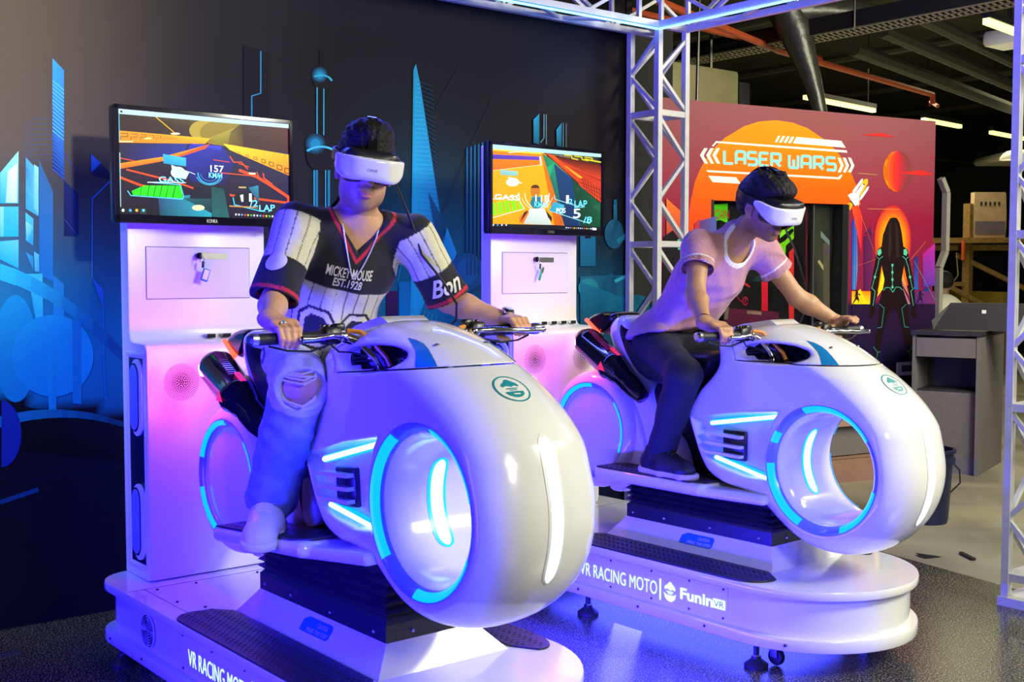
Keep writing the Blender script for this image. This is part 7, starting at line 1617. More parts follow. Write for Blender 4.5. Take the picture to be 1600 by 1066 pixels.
# cable tray
t=thing('cable_tray','long perforated metal cable tray under the dark ceiling','cable tray')
traym=MAT('galvanised_tray',lin('a09a78'),.5,.3,noise=.15)
m=MB(); m.bar((8.02,10,3.47),(8.02,1.2,3.47),.03,.13); m.build('side_rail',M['black'],t,smooth=False); m=MB(); m.bar((8.30,10,3.47),(8.30,1.2,3.47),.03,.13); m.build('side_rail',M['black'],t,smooth=False)
m=MB(); m.bar((8.035,10,3.405),(8.035,1.2,3.405),.02,.012); m.bar((8.285,10,3.405),(8.285,1.2,3.405),.02,.012); m.bar((8.16,10,3.405),(8.16,1.2,3.405),.02,.012)
for k in range(165):
    y=1.3+k*.053; m.bar((8.03,y,3.404),(8.29,y+.05,3.404),.018,.010)
stuff(m.build('perforated_floor',traym,t,smooth=False))
for y in (2.2,3.9,5.6,7.4):
    m=MB(); m.cyl((8.0,y,3.4),(8.0,y,4.4),.008,n=6); m.build('hanger',M['black'],t)
pipeo=MAT('red_sprinkler_pipe',lin('b04a28'),.5,noise=.12)
def pipe(name,pts,r,mat,label,cat='pipe'):
    m=MB(); m.tube(pts,r,8); return tag(m.build(name,mat),label,cat)
pipe('sprinkler_pipe',[(6.2,6.0,3.42),(8.36,6.6,3.4),(11.65,7.15,3.4),(11.66,7.15,3.3)],.03,pipeo,'long red sprinkler pipe crossing the ceiling behind the black duct')
pipe('sprinkler_pipe',[(6.4,6.6,3.5),(8.0,6.75,3.5),(9.4,6.95,3.5)],.028,pipeo,'shorter red sprinkler pipe beside the truss tower top')
pipe('sprinkler_pipe',[(12.5,7.6,3.4),(13.3,8.2,3.6),(14.6,9.0,3.75)],.02,pipeo,'thin sagging red hose under the ceiling')
pgm=MAT('grey_insulated_pipe',lin('34322a'),.7,noise=.1)
for k,(y,z) in enumerate(((5.9,3.75),(6.15,3.62),(6.45,3.5))):
    pipe('drain_pipe',[(9.2,y,z),(15,y+1.3,z)],.07,pgm,('topmost','middle','lowest')[k]+' of three grey pipes running side by side under the ceiling')
pipe('conduit',[(7.2,9.6,3.0),(11.5,9.4,3.05),(17,9.3,3.1)],.014,M['black'],'thin dark conduit crossing above the laser booth')
t=thing('flexible_duct','thick black flexible duct hanging down behind the laser booth','duct')
m=MB(); pts=[(7.94,6.22,3.64),(8.0,6.17,3.48),(8.05,6.11,3.24),(8.1,6.06,3.03),(8.13,6.01,2.8),(8.15,6.0,2.35)]; m.tube(pts,.10,14,[.15,.14,.10,.075,.06,.055]); m.build('hose',MAT('black_duct_foil',(.03,.03,.028),.35,noise=.2,bump=.6,bscale=14),t)
m=MB(); m.tube([(7.92,6.24,3.62),(8.2,6.02,3.62),(8.6,5.75,3.58)],.12,12,[.14,.13,.10]); m.build('top_bend',bpy.data.materials['black_duct_foil'],t)
t=thing('cassette_air_conditioner','pale flat ceiling air conditioner cassette behind the right truss','air conditioner')
m=MB(); m.box((15.7,7.9,3.02),(1.5,1.3,.1),Matrix.Rotation(R(-39),3,'Z'),ch=.03); m.build('cover',M['whitesat'],t); m=MB(); m.box((15.7,7.9,2.965),(1.0,.06,.02),Matrix.Rotation(R(-39),3,'Z')); m.cyl((15.7,7.9,3.06),(15.7,7.9,4.42),.02,n=6); m.build('vent_slot',M['grey'],t,smooth=False)
t=thing('ceiling_vent_box','small beige ceiling speaker box behind the right truss tower','speaker'); m=MB(); m.box((11.1,6.0,3.75),(.4,.35,.14),ch=.03); m.build('case',M['whitesat'],t); m=MB(); m.cyl((11.1,6.0,3.81),(11.1,6.0,4.42),.02,n=8); m.build('rod',M['black'],t)
t=thing('junction_box','beige metal junction box standing above the laser booth wall','box'); m=MB(); m.cyl((7.2,6.9,3.2),(7.2,6.9,4.42),.015,n=6); m.cyl((7.8,6.9,3.2),(7.8,6.9,4.42),.015,n=6); m.build('hanger',M['black'],t); m=MB(); m.box((7.5,6.9,2.93),(1.0,.3,.55),ch=.02); m.build('case',MAT('beige_steel',lin('8a8462'),.6,noise=.1),t); m=MB(); m.box((8.1,6.9,2.9),(.14,.25,.45)); m.build('side_cover',M['greydark'],t,smooth=False)
for x,y in ((6.75,6.1),):
    pipe('hanging_cable',[(x,y,4.4),(x+.01,y,3.5),(x,y+.01,2.6)],.012,M['black'],'black cable hanging straight down above the laser booth','cable')
for k in range(4):
    pipe('ceiling_rail',[(9.5+k*2.4,13,4.0),(9.5+k*2.4,3.2,4.0)],.05,pgm,['first','second','third','fourth'][k]+' dark ceiling rail from the truss tower, deep in the hall','rail')
# scaffold
wood=MAT('weathered_wood',lin('8a6a34'),.8,noise=.3,nscale=6,bump=.3,stretch=(1,6,6))
hl=lambda px,dep,z:(0,0,0)
A=Vector((14.58,8.76,0)); D=Vector((.776,-.63,0))
sc=thing('scaffold','rough timber scaffold platform at the back of the hall','scaffold')
def sp(u,z,o=0): return tuple(A+D*u+Vector((0,0,z))+Vector((.63,.776,0))*o)
for u in (.35,2.3):
    m=MB(); m.bar(sp(u,0),sp(u,2.41 if u<1 else 2.0),.10); m.build('post',wood,sc,smooth=False)
m=MB(); m.bar(sp(-.35,1.91),sp(2.7,1.93),.30,.07); m.build('plank',wood,sc,smooth=False); m=MB(); m.bar(sp(-.3,1.82,.1),sp(2.7,1.83,.1),.08,.08); m.build('ledger',wood,sc,smooth=False)
m=MB(); m.bar(sp(.2,1.72),sp(2.2,.75),.06); m.build('brace',wood,sc,smooth=False); m=MB(); m.bar(sp(-.5,1.58,-.2),sp(.6,1.0,-.2),.06); m.build('brace',wood,sc,smooth=False); m=MB(); m.bar(sp(-.3,1.33),sp(.35,1.33),.055); m.build('rung',wood,sc,smooth=False)
m=MB(); m.box(sp(.22,1.78,-.18),(.035,.035,.26)); m.build('red_tie',MAT('red_tape',lin('d05020'),.6,noise=.05),sc,smooth=False)
sackm=MAT('paper_sack',lin('b89a78'),.85,noise=.12,nscale=9,bump=.5,bscale=12)
s=thing('paper_sack','tall printed paper sack standing on the scaffold plank','sack')
m=MB(); u0=.40; rows=[(1.95,0),(2.1,.012),(2.3,.01),(2.53,.0),(2.56,-.01)]
V=[];F=[]
for z,e in rows: V+=[sp(u0-e*.5,z,-.07),sp(u0+.42+e,z,-.07),sp(u0+.42,z,.07),sp(u0,z,.07)]
for k in range(4): F+=[(k*4+i,k*4+(i+1)%4,k*4+4+(i+1)%4,k*4+4+i) for i in range(4)]
F+=[(3,2,1,0),(16,17,18,19)]; m.add(V,F); m.build('bag',sackm,s)
m=MB(); V=[sp(u0+.01,2.0,-.085),sp(u0+.41,2.0,-.085),sp(u0+.41,2.17,-.085),sp(u0+.01,2.17,-.085)]; m.add(V,[(0,1,2,3)]); m.build('printed_band',MAT('violet_print',lin('6a5c6c'),.8,noise=.15),s,smooth=False)
for k in range(5):
    m=MB(); V=[sp(u0+.07+k*.06,2.38,-.085),sp(u0+.10+k*.06,2.38,-.085),sp(u0+.10+k*.06,2.43,-.084),sp(u0+.07+k*.06,2.43,-.084)]; m.add(V,[(0,1,2,3)]); m.build('printed_mark',M['greydark'],s,smooth=False)
och=MAT('ochre_board',lin('8a7420'),.7,noise=.15)
m=MB(); m.box((18.2,11.2,.6),(.1,6,1.2),Matrix.Rotation(R(-37),3,'Z')); struct(m.build('wall_low_ochre',och,smooth=False))
m=MB(); m.tube([sp(-.05,1.8,-.2),sp(-.1,1.6,-.2),sp(.05,1.3,-.2),sp(.15,1.45,-.2),sp(.12,1.75,-.2)],.008); tag(m.build('loose_wire',MAT('pale_wire',lin('807850'),.6,noise=.05)),'pale loose wire hanging under the scaffold plank','wire')
# counter desk
Fd=Vector((.956,.292,0)); Sd=Vector((-.292,.956,0)); Cc0=Vector((7.987,4.48,0))
dk=lambda a,b,z:tuple(Cc0+Sd*a+Fd*b+Vector((0,0,z)))
def dbox(mb,a0,a1,b0,b1,z0,z1):
    v=[dk(a,b,z) for z in (z0,z1) for a,b in ((a0,b0),(a0,b1),(a1,b1),(a1,b0))]
    return mb.add(v,[(3,2,1,0),(4,5,6,7),(0,1,5,4),(1,2,6,5),(2,3,7,6),(3,0,4,7)])
t=thing('reception_counter','grey reception counter with an open shelf under a drawer front, right of the laser booth','counter')
for nm,args,mm in (('side_panel',(0,.025,0,.8,0,1.02),'grey'),('side_panel',(.455,.48,0,.8,0,1.02),'grey'),('top',(-.01,.49,-.015,.82,1.02,1.05),'greydark'),('drawer_front',(.03,.45,-.004,.02,.86,1.0),'grey'),('shelf_back',(.025,.455,.35,.37,.4,1.0),'greydark'),('lower_panel',(.025,.455,.05,.07,.0,.60),'grey'),('shelf',(.025,.455,.05,.36,.60,.615),'greydark')):
    m=MB(); dbox(m,*args); m.build(nm,M[mm] if mm!='lower' else M[mm],t,smooth=False)
t=thing('flat_screen_back','dark slanted monitor seen from behind on the reception counter','monitor')
m=MB(); V=[dk(a,b,z) for a,b,z in ((.36,.12,1.055),(-.42,.12,1.055),(-.42,.20,1.255),(.26,.20,1.255),(.38,.13,1.12))]; V2=[tuple(Vector(v)+Fd*.05) for v in V]; n=5
m.add(V+V2,[tuple(range(4,-1,-1)),tuple(range(5,10))]+[(i,(i+1)%5,5+(i+1)%5,5+i) for i in range(5)]); m.build('case',M['greydark'],t,smooth=False)
m=MB(); V=[dk(a,.168-.004,z) for a,z in ((.03,1.18),(.0,1.18),(.0,1.205),(.03,1.205))]; m.add(V,[(0,1,2,3)]); m.build('sticker',M['whitesat'],t,smooth=False)
# cartons seen through the front wheel, bucket, litter
card=MAT('brown_cardboard',lin('876656'),.8,noise=.1,nscale=10); card2=MAT('pale_cardboard',lin('98796a'),.8,noise=.1,nscale=10)
def carton(c,d,rz,mat,label):
    t=thing('carton',label,'box',Matrix.Translation(c)@Matrix.Rotation(R(rz),4,'Z'),'cartons behind the right front wheel')
    m=MB(); m.box((0,0,d[2]/2),d); m.build('case',mat,t,smooth=False)
    m=MB(); m.box((0,0,d[2]+.002),(d[0],.05,.004)); m.build('tape',M['grey'],t,smooth=False)
    m=MB(); m.box((0,d[1]*.25+.012,d[2]+.004),(d[0]*.98,d[1]*.47,.006)); m.build('flap',mat,t,smooth=False); m=MB(); m.box((0,-d[1]*.25-.012,d[2]+.004),(d[0]*.98,d[1]*.47,.006)); m.build('flap',mat,t,smooth=False)
carton((7.2,5.13,0),(.95,.45,.17),-14,card,'lowest long brown carton seen through the wheel of the right motorbike')
carton((7.22,5.16,.185),(.8,.40,.20),-10,M['grey'],'grey middle carton seen through the wheel of the right motorbike')
carton((7.22,5.12,.40),(.95,.45,.13),-12,card2,'top flat brown carton seen through the wheel of the right motorbike')
t=thing('plastic_bucket','dark paint bucket on the floor behind the right motorbike wheel','bucket',Matrix.Translation((6.30,3.86,0)))
bm_=MAT('dark_blue_plastic',lin('141a3c'),.4,noise=.1)
m=MB(); m.lathe([(0,0.0),(.125,0),(.13,.02),(.15,.36),(.165,.36),(.165,.385),(.155,.39),(.155,.42),(.168,.42),(.168,.44),(.15,.44),(.145,.40),(.12,.03),(0,.03)]); m.build('pail',bm_,t)
m=MB(); m.tube([(.15,-.05,.37),(.20,-.10,.30),(.21,-.10,.22),(.17,-.06,.16)],.005); m.build('handle',M['cable'],t)
m=MB(); m.bar((5.62,3.16,.008),(5.70,3.28,.008),.02,.012); tag(m.build('marker_pen',M['black']),'black marker pen lying on the concrete floor edge','pen')
m=MB(); m.add([(5.46,3.34,.004),(5.56,3.30,.004),(5.50,3.42,.012),(5.47,3.38,.004)],[(0,1,2),(0,2,3)]); tag(m.build('paper_scrap',M['black'],smooth=False),'dark scrap lying on the floor seam behind the platform','scrap')
# cable loop on the floor left
m=MB(); pts=[]
for k in range(25):
    a=R(-40+k*11); pts.append((1.18+.34*math.cos(a),3.62+.30*math.sin(a),.012))
m.tube(pts,.008); tag(m.build('floor_cable',M['cable']),'dark cable looped on the floor left of the left platform','cable')
m=MB(); m.bar((-1.5,4.66,.006),(1.36,4.722,.006),.012,.012); tag(m.build('floor_strip',M['greydark'],smooth=False),'thin metal strip on the floor in front of the mural','strip')
# ------------------------------------------------------------ the two simulators
ML=Matrix.Translation((1.977,3.5,0)); MR=Matrix.Translation((3.819,3.5772,0))@Matrix.Rotation(.0285,4,'Z')@Matrix.Translation((-.023,0,0))
def outline(off=0):
    Rf=.42-off; P=[(.01+Rf*math.cos(R(a)),-.72+Rf*math.sin(R(a))*1.0) for a in range(180,361,6)]
    r=.14; xr,yb=.43-off,.97-off
    P+=[(xr-r+r*math.cos(R(a)),yb-r+r*math.sin(R(a))) for a in range(0,91,15)]; xl=-.41+off
    P+=[(xl+r+r*math.cos(R(a)),yb-r+r*math.sin(R(a))) for a in range(90,181,15)]
    return P
def bellows_mesh(parent,tilt):
    m=MB(); V=[];F=[]; lev=[]
    lev.append((.405,.0)); lev.append((.455,.0)); n=6
    for k in range(n):
        z=.46+.024*k; lev.append((z,.006 if k else .0)); lev.append((z+.012,-.012))
    lev.append((.61,.0))
    def ringp(z,e):
        t=max(0,(z-.455)/.155); pts=[]
        x0,x1,y0,y1=-.142-e,.182+e,-.662-e,.12+e
        nn=14
        for (xa,ya),(xb,yb) in (((x0,y0),(x1,y0)),((x1,y0),(x1,y1)),((x1,y1),(x0,y1)),((x0,y1),(x0,y0))):
            for i in range(nn):
                q=i/nn; x=xa+(xb-xa)*q; y=ya+(yb-ya)*q
                zz=z+t*tilt*(.1-y)*.55 + (.004*math.sin(x*43+y*29+z*200)+.003*math.sin(y*61-z*90))*t
                pts.append((x,y,zz))
        return pts
    rings=[ringp(z,e) for z,e in lev]; N=len(rings[0])
    for r_ in rings: V+=r_
    for k in range(len(rings)-1): F+=[(k*N+i,k*N+(i+1)%N,(k+1)*N+(i+1)%N,(k+1)*N+i) for i in range(N)]
    m.add(V,F); b=m.build('bellows',M['bellows'],parent,ang=50)
    for (x,y) in [(-.144,-.60),(-.144,-.35),(-.144,-.1),(-.144,.08)]+[(-.05,-.664),(.1,-.664)]:
        s=MB(); s.sphere((x,y,.428),.006,8,6); s.build('screw',M['steel'],b)
    return b
treadm=MAT('black_tread_rubber',(.014,.014,.018),.42,bump=.1,bscale=150)
def tread(polyo,z,mat,name,parent,res=.026,hgt=.006):
    m=MB(); m.prism(polyo,z,z+hgt,ch=.002); o=m.build(name,treadm,parent)
    s=MB(); A=np.array(polyo); lo=A.min(0);hi=A.max(0); k=0; Pn=A
    y=lo[1]+.015
    while y<hi[1]:
        x=lo[0]+.012+(k%2)*res*.5
        while x<hi[0]:
            if poly_sd(Pn,np.array([x]),np.array([y]))[0]<-.012:
                a=R(45 if (k+int(x/res))%2 else -45); dx,dy=math.cos(a)*.008,math.sin(a)*.008; ex,ey=-math.sin(a)*.0022,math.cos(a)*.0022
                V=[(x-dx,y-dy,z+hgt),(x+ex,y+ey,z+hgt),(x+dx,y+dy,z+hgt),(x-ex,y-ey,z+hgt),(x,y,z+hgt+.0022)]
                s.add(V,[(0,3,4),(3,2,4),(2,1,4),(1,0,4)])
            x+=res
        y+=res*.5; k+=1
    stuff(s.build('tread_pattern',treadm,o,smooth=False)); return o
def logo_face(parent,mtx,mat,s):
    # round badge emblem: ring, cap with two eyes, nose bar, smiling chin
    out=[]
    def flat(poly,name='emblem'):
        v,f=grid_poly(poly,.2); me=bpy.data.meshes.new(name); me.from_pydata([tuple(Vector(mtx@Vector((p[0]*s,p[1]*s,0)))) for p in v],[],f); out.append(obj(name,me,mat,parent))
    flat([(-.62,.16),(-.7,.34),(-.55,.52),(-.3,.66),(-.12,.9),(.1,.93),(.3,.72),(.58,.5),(.68,.3),(.6,.16),(.3,.28),(.05,.12),(-.3,.28)])
    flat([(-.45,.02),(.42,.02),(.42,-.06),(-.45,-.06)]); flat([(-.28,-.14),(.28,-.14),(.28,-.22),(-.28,-.22)])
    flat([(-.78,-.1),(-.6,-.3),(-.3,-.36),(.3,-.36),(.58,-.3),(.76,-.1),(.62,-.62),(.3,-.88),(0,-.95),(-.3,-.88),(-.62,-.62)])
    return out
def platform():
    t=thing('simulator_platform','left white platform with rounded front, under the rider in the baseball shirt','platform',ML,'racing simulator platforms')
    W=M['white']
    m=MB(); m.prism(outline(),.288,.32,ch=.004); m.build('top_plate',W,t,ang=30)
    m=MB(); m.prism(outline(.03),.14,.288); m.build('skirt',W,t,ang=30)
    m=MB(); m.prism(outline(),.095,.14,ch=.004); m.build('bottom_rim',W,t,ang=30)
    m=MB(); m.add([(-.2,-.71,.32),(.272,-.71,.32),(.272,.19,.32),(-.2,.19,.32),(-.142,-.662,.405),(.182,-.662,.405),(.182,.12,.405),(-.142,.12,.405)],[(0,1,5,4),(1,2,6,5),(2,3,7,6),(3,0,4,7),(4,5,6,7)]); m.build('plinth',W,t,smooth=False)
    L=[(-.205,.19),(-.26,.255)]+[(-.33+.075*math.cos(R(a)),.19+.075*math.sin(R(a))) for a in range(60,181,20)]+[(-.403,-.60)]+[(-.303+.10*math.cos(R(a)),-.66+.13*math.sin(R(a))) for a in range(180,300,15)]+[(-.21,-.70)]
    L=L[::-1]; 
    if sum(L[i-1][0]*L[i][1]-L[i][0]*L[i-1][1] for i in range(len(L)))<0: L=L[::-1]
    tread(L,.32,treadm,'tread_mat',t)
    Rr=[(.465-.475*0-(x+.20)*1.0-.185+.0,y) for x,y in L]; Rr=[(.282-(x+.205)*.72,y) for x,y in L][::-1]
    tread(Rr,.32,treadm,'tread_mat',t)
    m=MB(); m.box((-.3815,-.21,.214),(.004,.86,.125)); sg=m.build('sign_panel',W,t,smooth=False)
    for y in (.205,-.02,-.25,-.45,-.62):
        for z in (.158,.27):
            s=MB(); s.sphere((-.384,y,z),.005,8,5); s.build('screw',M['greydark'],sg)
    fr=frame((-.3845,.165,.178),(0,-1,0),(0,0,1))
    text('lettering','VR RACING MOTO',.08,M['textled'],sg,fr,width=.445,bold=-.0006,sx=.8)
    m=MB(); m.box((-.3845,-.298,.205),(.002,.006,.085)); m.build('lettering',M['textled'],sg,smooth=False)
    logo_face(sg,frame((-.3845,-.35,.205),(0,-1,0),(0,0,1)),M['textled'],.042)
    fr=frame((-.3845,-.40,.190),(0,-1,0),(0,0,1)); text('lettering','Funin',.062,M['textled'],sg,fr,width=.165,bold=.0014)
    m=MB(); m.box((-.3845,-.60,.208),(.0016,.058,.036)); m.build('lettering',M['textled'],sg,smooth=False)
    text('lettering','VR',.036,M['blue'],sg,frame((-.3858,-.575,.196),(0,-1,0),(0,0,1)),width=.05)
    # caution sticker on the plinth slope (left) : plane through slope
    o=Vector((-.166,-.30,.370)); ey=Vector((.058,0,.085)).normalized(); ex=Vector((0,-1,0)); fr=frame(o,ex,ey); nn=ex.cross(ey)
    m=MB(); P=[(-.085,-.024),(.078,-.024),(.088,-.015),(.088,.016),(.078,.026),(-.06,.026),(-.085,.012)]; V=[tuple(fr@Vector((a,b_,.0012))) for a,b_ in P]; m.add(V,[tuple(range(7))]); st=m.build('caution_sticker',M['blue'],t,smooth=False); st['label']='blue caution sticker'
    text('lettering','CAUTION',.019,M['whitesat'],st,fr@Matrix.Translation((.006,.003,.0022)),width=.058); text('lettering','MIND THE STEP',.019,M['whitesat'],st,fr@Matrix.Translation((-.045,-.019,.0022)),width=.122)
    # fan grille
    f=MB(); f.lathe([(.062,.0),(.062,.003),(.058,.004)],(-.3845,.505,.212),(-1,0,0),32); g=f.build('fan_grille',W,t)
    s=MB()
    for r0 in (.012,.021,.030,.039,.048,.057):
        for a in range(4):
            P=circ(0,0,r0,None,a*90+8,a*90+82,10)+circ(0,0,r0-.005,None,a*90+82,a*90+8,10); s.add([(-.3852,.505+p,.212+q) for p,q in P],[tuple(range(20))])
    stuff(s.build('slot',M['hole'],g,smooth=False))
    m=MB(); m.bar((-.40,.655,.3206),(.42,.655,.3206),.002,.001); m.bar((-.335,.655,.3206),(-.335,.27,.3206),.002,.001); m.build('plate_seam',M['grey'],t,smooth=False)
    for x,y in ((-.30,.62),(-.15,.62),(.1,.62),(-.31,.42),(-.26,.30)):
        s=MB(); s.sphere((x,y,.32),.006,8,5); s.build('screw',M['greydark'],t)
    for y in (-.9,-.55,-.2,.15,.5,.8):
        s=MB(); s.sphere((-.41 if y>-.72 else -.375,y,.118),.006,8,5); s.build('screw',M['greydark'],t)
    for x in (-.36,.38):
        for y in (-.76,.14,.82):
            m=MB(); m.lathe([(0,.0),(.045,.0),(.046,.012),(.028,.026),(.018,.034),(.018,.042),(.011,.044),(.011,.096)],(x,y,0),(0,0,1),16); m.build('levelling_foot',M['rubber'],t)
            m=MB(); m.cyl((x,y,.035),(x,y,.1),.008,n=8); m.cyl((x,y,.038),(x,y,.048),.016,n=6); m.build('foot_stud',M['steel'],t)
    for x,y in ((-.29,-.80),(.31,-.80),(-.29,.75)):
        m=MB(); m.lathe([(0,-.012),(.03,-.012),(.034,-.006),(.034,.006),(.03,.012),(0,.012)],(x,y,.036),(1,0,0),18); cw=m.build('caster_wheel',M['rubber'],t)
        m=MB(); m.box((x-.018,y,.065),(.004,.03,.06)); m.box((x+.018,y,.065),(.004,.03,.06)); m.box((x,y,.092),(.04,.04,.006)); m.build('caster_fork',M['steel'],cw,smooth=False)
    return t
pl=platform()
pl2=dup(pl,'right white platform with rounded front, under the rider in pink',MR)
bellows_mesh(pl,.0875); bellows_mesh(pl2,0)
# ------------------------------------------------------------ cabinets
def cabinet():
    t=thing('game_cabinet','left white game cabinet standing behind the rider in the baseball shirt','cabinet',ML,'white game cabinets')
    fil=[(.72+.0,1.17),(.723,1.19),(.735,1.205),(.75,1.212)]
    prof=[(.965,.32),(.75,.32),(.727,.327),(.72,.35)]+fil+[(.86,1.216),(.875,1.222),(.883,1.235),(.887,1.26),(.887,2.03),(.90,2.065),(.93,2.085),(.965,2.085)]
    prof=prof[::-1]
    m=MB(); P=[(a,b) for a,b in prof]
    if sum(P[i-1][0]*P[i][1]-P[i][0]*P[i-1][1] for i in range(len(P)))<0: P=P[::-1]
    m.prism(P,-.283,.283,lambda p,q,h:(h,p,q),ch=.007); m.build('body',M['whitesat'],t,ang=35)
    # door with recessed joint
    m=MB(); m.box((0,.8868,1.476),(.432,.0016,.202)); jb=m.build('door_joint',M['greydark'],t,smooth=False)
    m=MB(); m.box((0,.8855,1.476),(.427,.004,.197)); d=m.build('door',M['white'],t,smooth=False)
    m=MB(); m.box((.062,.8828,1.541),(.112,.003,.024)); m.build('label_holder',M['steel'],d,smooth=False)
    m=MB(); m.cyl((-.004,.8836,1.543),(-.004,.868,1.543),.013,n=14); m.cyl((-.004,.868,1.543),(-.004,.863,1.543),.009,n=12); m.build('lock',M['blackgloss'],d)
    # slots on the ledge fillet
    for k in range(4):
        m=MB(); m.box((.034+k*.066,.868,1.230),(.036,.022,.013)); s=m.build('port_cover',M['chrome'],t,smooth=False)
        m=MB(); m.box((.034+k*.066,.8565,1.226),(.034,.002,.010)); m.build('port',M['hole'],s,smooth=False)
    # round perforated speaker grilles
    for x in (-.152,.168):
        m=MB(); m.lathe([(0,.0008),(.0715,.0008),(.0725,0)],(x,.72,1.066),(0,-1,0),40); g=m.build('speaker_grille',M['whitesat'],t,smooth=False)
        s=MB()
        def dot(px,pz,r):
            s.add([(x+px+r*math.cos(R(a)),.7186,1.066+pz+r*math.sin(R(a))) for a in range(0,360,60)],[tuple(range(5,-1,-1))])
        dot(0,0,.0042)
        for k in range(6): dot(.0085*math.cos(R(60*k)),.0085*math.sin(R(60*k)),.0040)
        for k in range(11): dot(.0165*math.cos(R(360/11*k)),.0165*math.sin(R(360/11*k)),.0038)
        for r0 in (.0235,): 
            for k in range(18): dot(r0*math.cos(R(20*k)),r0*math.sin(R(20*k)),.0033)
        for r0 in (.0305,.0365,.0425,.0485,.0545,.0605,.0665):
            for k in range(56): dot(r0*math.cos(R(360/56*k)),r0*math.sin(R(360/56*k)),.0020)
        stuff(s.build('grille_hole',M['hole'],g,smooth=False))
    # side speaker panel both sides
    for sgn in (-1,1):
        X=.283*sgn; y0,y1,z0,z1=.748,.905,.371,1.168; yc=.815
        m=MB()
        fy=lambda e,h:[(X+sgn*h,y0+e,z0+e),(X+sgn*h,y1-e,z0+e),(X+sgn*h,y1-e,z1-e),(X+sgn*h,y0+e,z1-e)]
        V=fy(-.012,.0)+fy(-.008,.006)+fy(.0,.006)+fy(.012,.0008); F=[]
        for k in range(3): F+=[(k*4+i,k*4+(i+1)%4,k*4+4+(i+1)%4,k*4+4+i) for i in range(4)]
        m.add(V,F); m.build('panel_frame',M['white'],t,smooth=False)
        m=MB(); m.box((X+sgn*.001,(y0+y1)/2,(z0+z1)/2),(.002,y1-y0-.02,z1-z0-.02)); sp_=m.build('speaker_panel',M['darkpanel'],t,smooth=False)
        for zc in (1.01,.54):
            def capsule(w,hh): return [(w*math.cos(R(a)),hh*(1 if 0<=a<=180 else -1)+w*1.25*math.sin(R(a))) for a in list(range(0,181,18))+list(range(180,361,18))]
            for nm,w_,hh,x0,x1,mm,dy in (('speaker_surround',.052,.080,.002,.012,'white',.012),('speaker_ring',.042,.078,.012,.0135,'black',-.004),('speaker_face',.036,.078,.0135,.017,'ring',-.004)):
                m=MB(); P=capsule(w_,hh); m.prism(P,x0,x1,lambda p,q,h:(X+sgn*h,(yc-dy)+p,zc+q),ch=.001); o=m.build(nm,M[mm],sp_ )
            s=MB()
            for zz in (zc+.072,zc-.072):
                for r0,n in ((.004,5),(.009,10),(.014,15),(.019,20),(.024,25),(.029,30)):
                    for k in range(n):
                        a=2*math.pi*k/n; s.add([(X+sgn*.0174,yc+.004+r0*math.cos(a)+.0012*math.cos(R(b_)),zz+r0*1.15*math.sin(a)+.0012*math.sin(R(b_))) for b_ in (0,90,180,270)],[(0,1,2,3)])
            stuff(s.build('grille_hole',M['hole'],sp_,smooth=False))
    return t
cb=cabinet(); cb2=dup(cb,'right white game cabinet standing between the two riders',MR)
def key(m4,label,kind):
    t=thing('key_with_tag',label,'key',m4)
    m=MB(); m.box((-.004,.856,1.543),(.003,.018,.014)); m.build('key',M['steel'],t,smooth=False)
    m=MB(); pts=[(-.003+.009*math.cos(R(a)),.852,1.528+.012*math.sin(R(a))) for a in range(0,361,30)]; m.tube(pts,.0012,6); m.build('ring',M['chrome'],t)
    m=MB(); m.box((.002,.853,1.509),(.010,.006,.026),Matrix.Rotation(R(8),3,'Y'),ch=.002); m.build('key_head',M['black'],t)
    rot=Matrix.Rotation(R(18),3,'Y')
    if kind=='L':
        m=MB(); m.box((.012,.855,1.468),(.030,.005,.050),rot,ch=.002); m.build('tag_frame',M['blue'],t)
        m=MB(); m.box((.012,.8518,1.469),(.021,.002,.039),rot); m.build('tag_paper',M['whitesat'],t,smooth=False)
    else:
        m=MB(); m.box((.006,.855,1.468),(.014,.005,.060),rot,ch=.002); m.build('tag_frame',MAT('green_plastic',lin('20b060'),.3,noise=.05),t)
        m=MB(); m.box((.018,.853,1.49),(.012,.003,.03),rot); m.build('key',M['steel'],t,smooth=False)
key(ML,'key with blue framed tag hanging from the lock of the left cabinet','L'); key(MR,'key with green tag hanging from the lock of the right cabinet','R')
SCT=MAT('screen_text_cyan',(.1,.4,.5),.3,emis=lin('60d8f8'),es=1.1); SCW=MAT('screen_text_white',(.4,.4,.4),.3,emis=lin('e8f4f8'),es=1.1)
